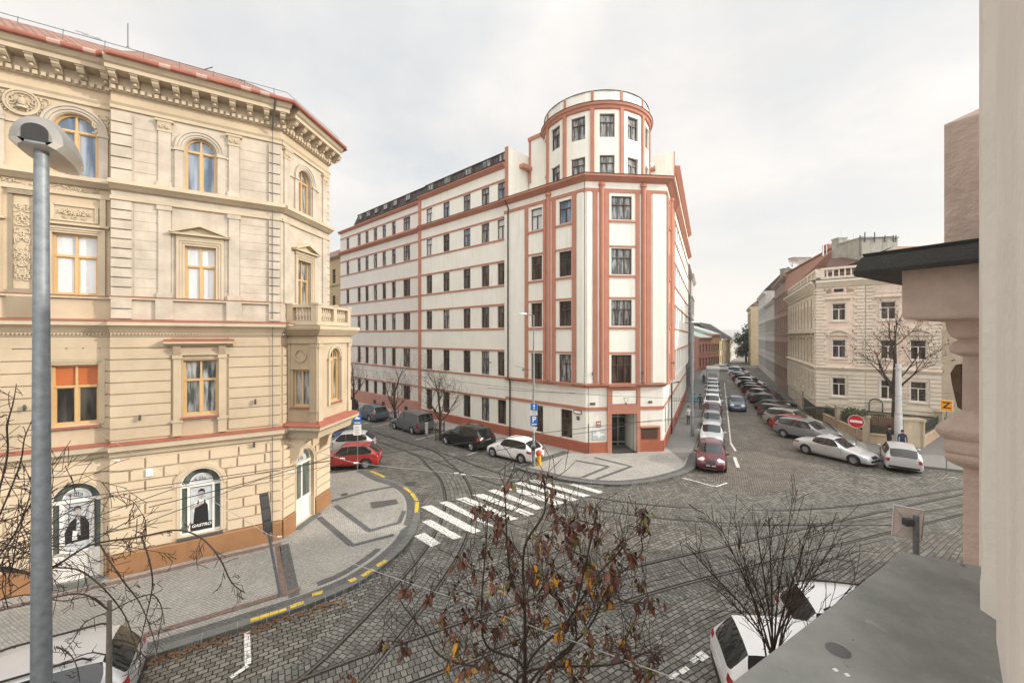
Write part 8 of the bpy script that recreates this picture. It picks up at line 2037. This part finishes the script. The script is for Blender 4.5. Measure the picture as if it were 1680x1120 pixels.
# ------------------------------------------------------------------ light, sky, camera
w = bpy.data.worlds.new('World'); bpy.context.scene.world = w; w.use_nodes = True; nt = w.node_tree
bg = nt.nodes['Background']
SUN_EL = R(21); SUN_AZ = Vector((1, -.10, 0)).normalized()
sky = nt.nodes.new('ShaderNodeTexSky'); sky.sky_type = 'NISHITA'; sky.sun_disc = False; sky.sun_elevation = SUN_EL
sky.sun_rotation = math.atan2(SUN_AZ.x, SUN_AZ.y)
sky.air_density = 1.2; sky.dust_density = 2.5
tc = nt.nodes.new('ShaderNodeTexCoord')
sp = nt.nodes.new('ShaderNodeSeparateXYZ'); nt.links.new(tc.outputs['Generated'], sp.inputs[0])
# project the view direction on a cloud deck
zc = nt.nodes.new('ShaderNodeMath'); zc.operation = 'ADD'; zc.inputs[1].default_value = .22; nt.links.new(sp.outputs['Z'], zc.inputs[0])
dv = []
for ax in 'XY':
    d = nt.nodes.new('ShaderNodeMath'); d.operation = 'DIVIDE'; nt.links.new(sp.outputs[ax], d.inputs[0]); nt.links.new(zc.outputs[0], d.inputs[1]); dv.append(d)
cb = nt.nodes.new('ShaderNodeCombineXYZ'); nt.links.new(dv[0].outputs[0], cb.inputs[0]); nt.links.new(dv[1].outputs[0], cb.inputs[1])
n1 = noise(nt, .75, cb.outputs[0], 7, .55); n2 = noise(nt, 1.6, cb.outputs[0], 6, .6)
cl = ramp(nt, n1, .38, .54); gr = ramp(nt, n2, .35, .75)
skyc = mixc(nt, 1.0, sky.outputs[0], (.115,.115,.115), 'MULTIPLY')
cloud = mixc(nt, gr, (.665,.645,.63), (.80,.772,.742))
blue = mixc(nt, .85, skyc, (.585,.615,.64))
col = mixc(nt, cl, blue, cloud)
hz = nt.nodes.new('ShaderNodeMapRange'); nt.links.new(sp.outputs['Z'], hz.inputs[0]); hz.inputs[1].default_value = 0.0; hz.inputs[2].default_value = .32; hz.inputs[3].default_value = 1; hz.inputs[4].default_value = 0
col = mixc(nt, hz.outputs[0], col, (.77,.725,.66))
# an overcast sky is brightest overhead; an added glow behind the camera lights walls
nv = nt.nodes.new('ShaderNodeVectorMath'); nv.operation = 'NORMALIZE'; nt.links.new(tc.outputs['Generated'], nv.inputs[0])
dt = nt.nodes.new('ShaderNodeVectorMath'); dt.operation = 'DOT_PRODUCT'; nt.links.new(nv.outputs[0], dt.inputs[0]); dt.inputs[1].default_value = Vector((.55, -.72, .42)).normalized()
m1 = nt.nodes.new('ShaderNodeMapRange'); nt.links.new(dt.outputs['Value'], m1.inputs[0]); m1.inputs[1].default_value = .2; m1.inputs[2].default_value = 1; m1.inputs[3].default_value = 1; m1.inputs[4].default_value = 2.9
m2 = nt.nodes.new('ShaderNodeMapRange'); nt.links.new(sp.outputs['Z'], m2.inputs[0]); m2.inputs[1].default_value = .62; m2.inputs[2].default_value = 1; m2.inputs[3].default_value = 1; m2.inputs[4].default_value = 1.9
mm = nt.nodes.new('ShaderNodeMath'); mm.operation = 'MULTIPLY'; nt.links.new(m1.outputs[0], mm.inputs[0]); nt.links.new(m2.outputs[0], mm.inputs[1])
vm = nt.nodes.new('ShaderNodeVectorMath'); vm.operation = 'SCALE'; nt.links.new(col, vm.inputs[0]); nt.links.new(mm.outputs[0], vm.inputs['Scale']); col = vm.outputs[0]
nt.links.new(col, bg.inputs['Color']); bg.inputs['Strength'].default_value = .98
ld = bpy.data.lights.new('sun', 'SUN'); ld.energy = 3.0; ld.angle = R(1.2); ld.color = (1, .91, .79)
lo = bpy.data.objects.new('sun', ld); COL.objects.link(lo)
sd = Vector((SUN_AZ.x*math.cos(SUN_EL), SUN_AZ.y*math.cos(SUN_EL), math.sin(SUN_EL)))
lo.rotation_euler = sd.to_track_quat('Z', 'Y').to_euler(); lo.location = (30, -5, 60)
cd = bpy.data.cameras.new('camera'); cd.sensor_width = 36; cd.lens = FL/1680*36; cd.clip_end = 6000; cd.clip_start = .05
cd.shift_y = -(1120/2-V0)/1680
cam = bpy.data.objects.new('camera', cd); COL.objects.link(cam); cam.location = (0, 0, H); cam.rotation_euler = (R(90), 0, 0)
bpy.context.scene.camera = cam
vs = bpy.context.scene.view_settings; vs.view_transform = 'Standard'; vs.look = 'None'; vs.gamma = 1; vs.exposure = .42; vs.use_curve_mapping = False
bpy.context.scene.cycles.max_bounces = 6
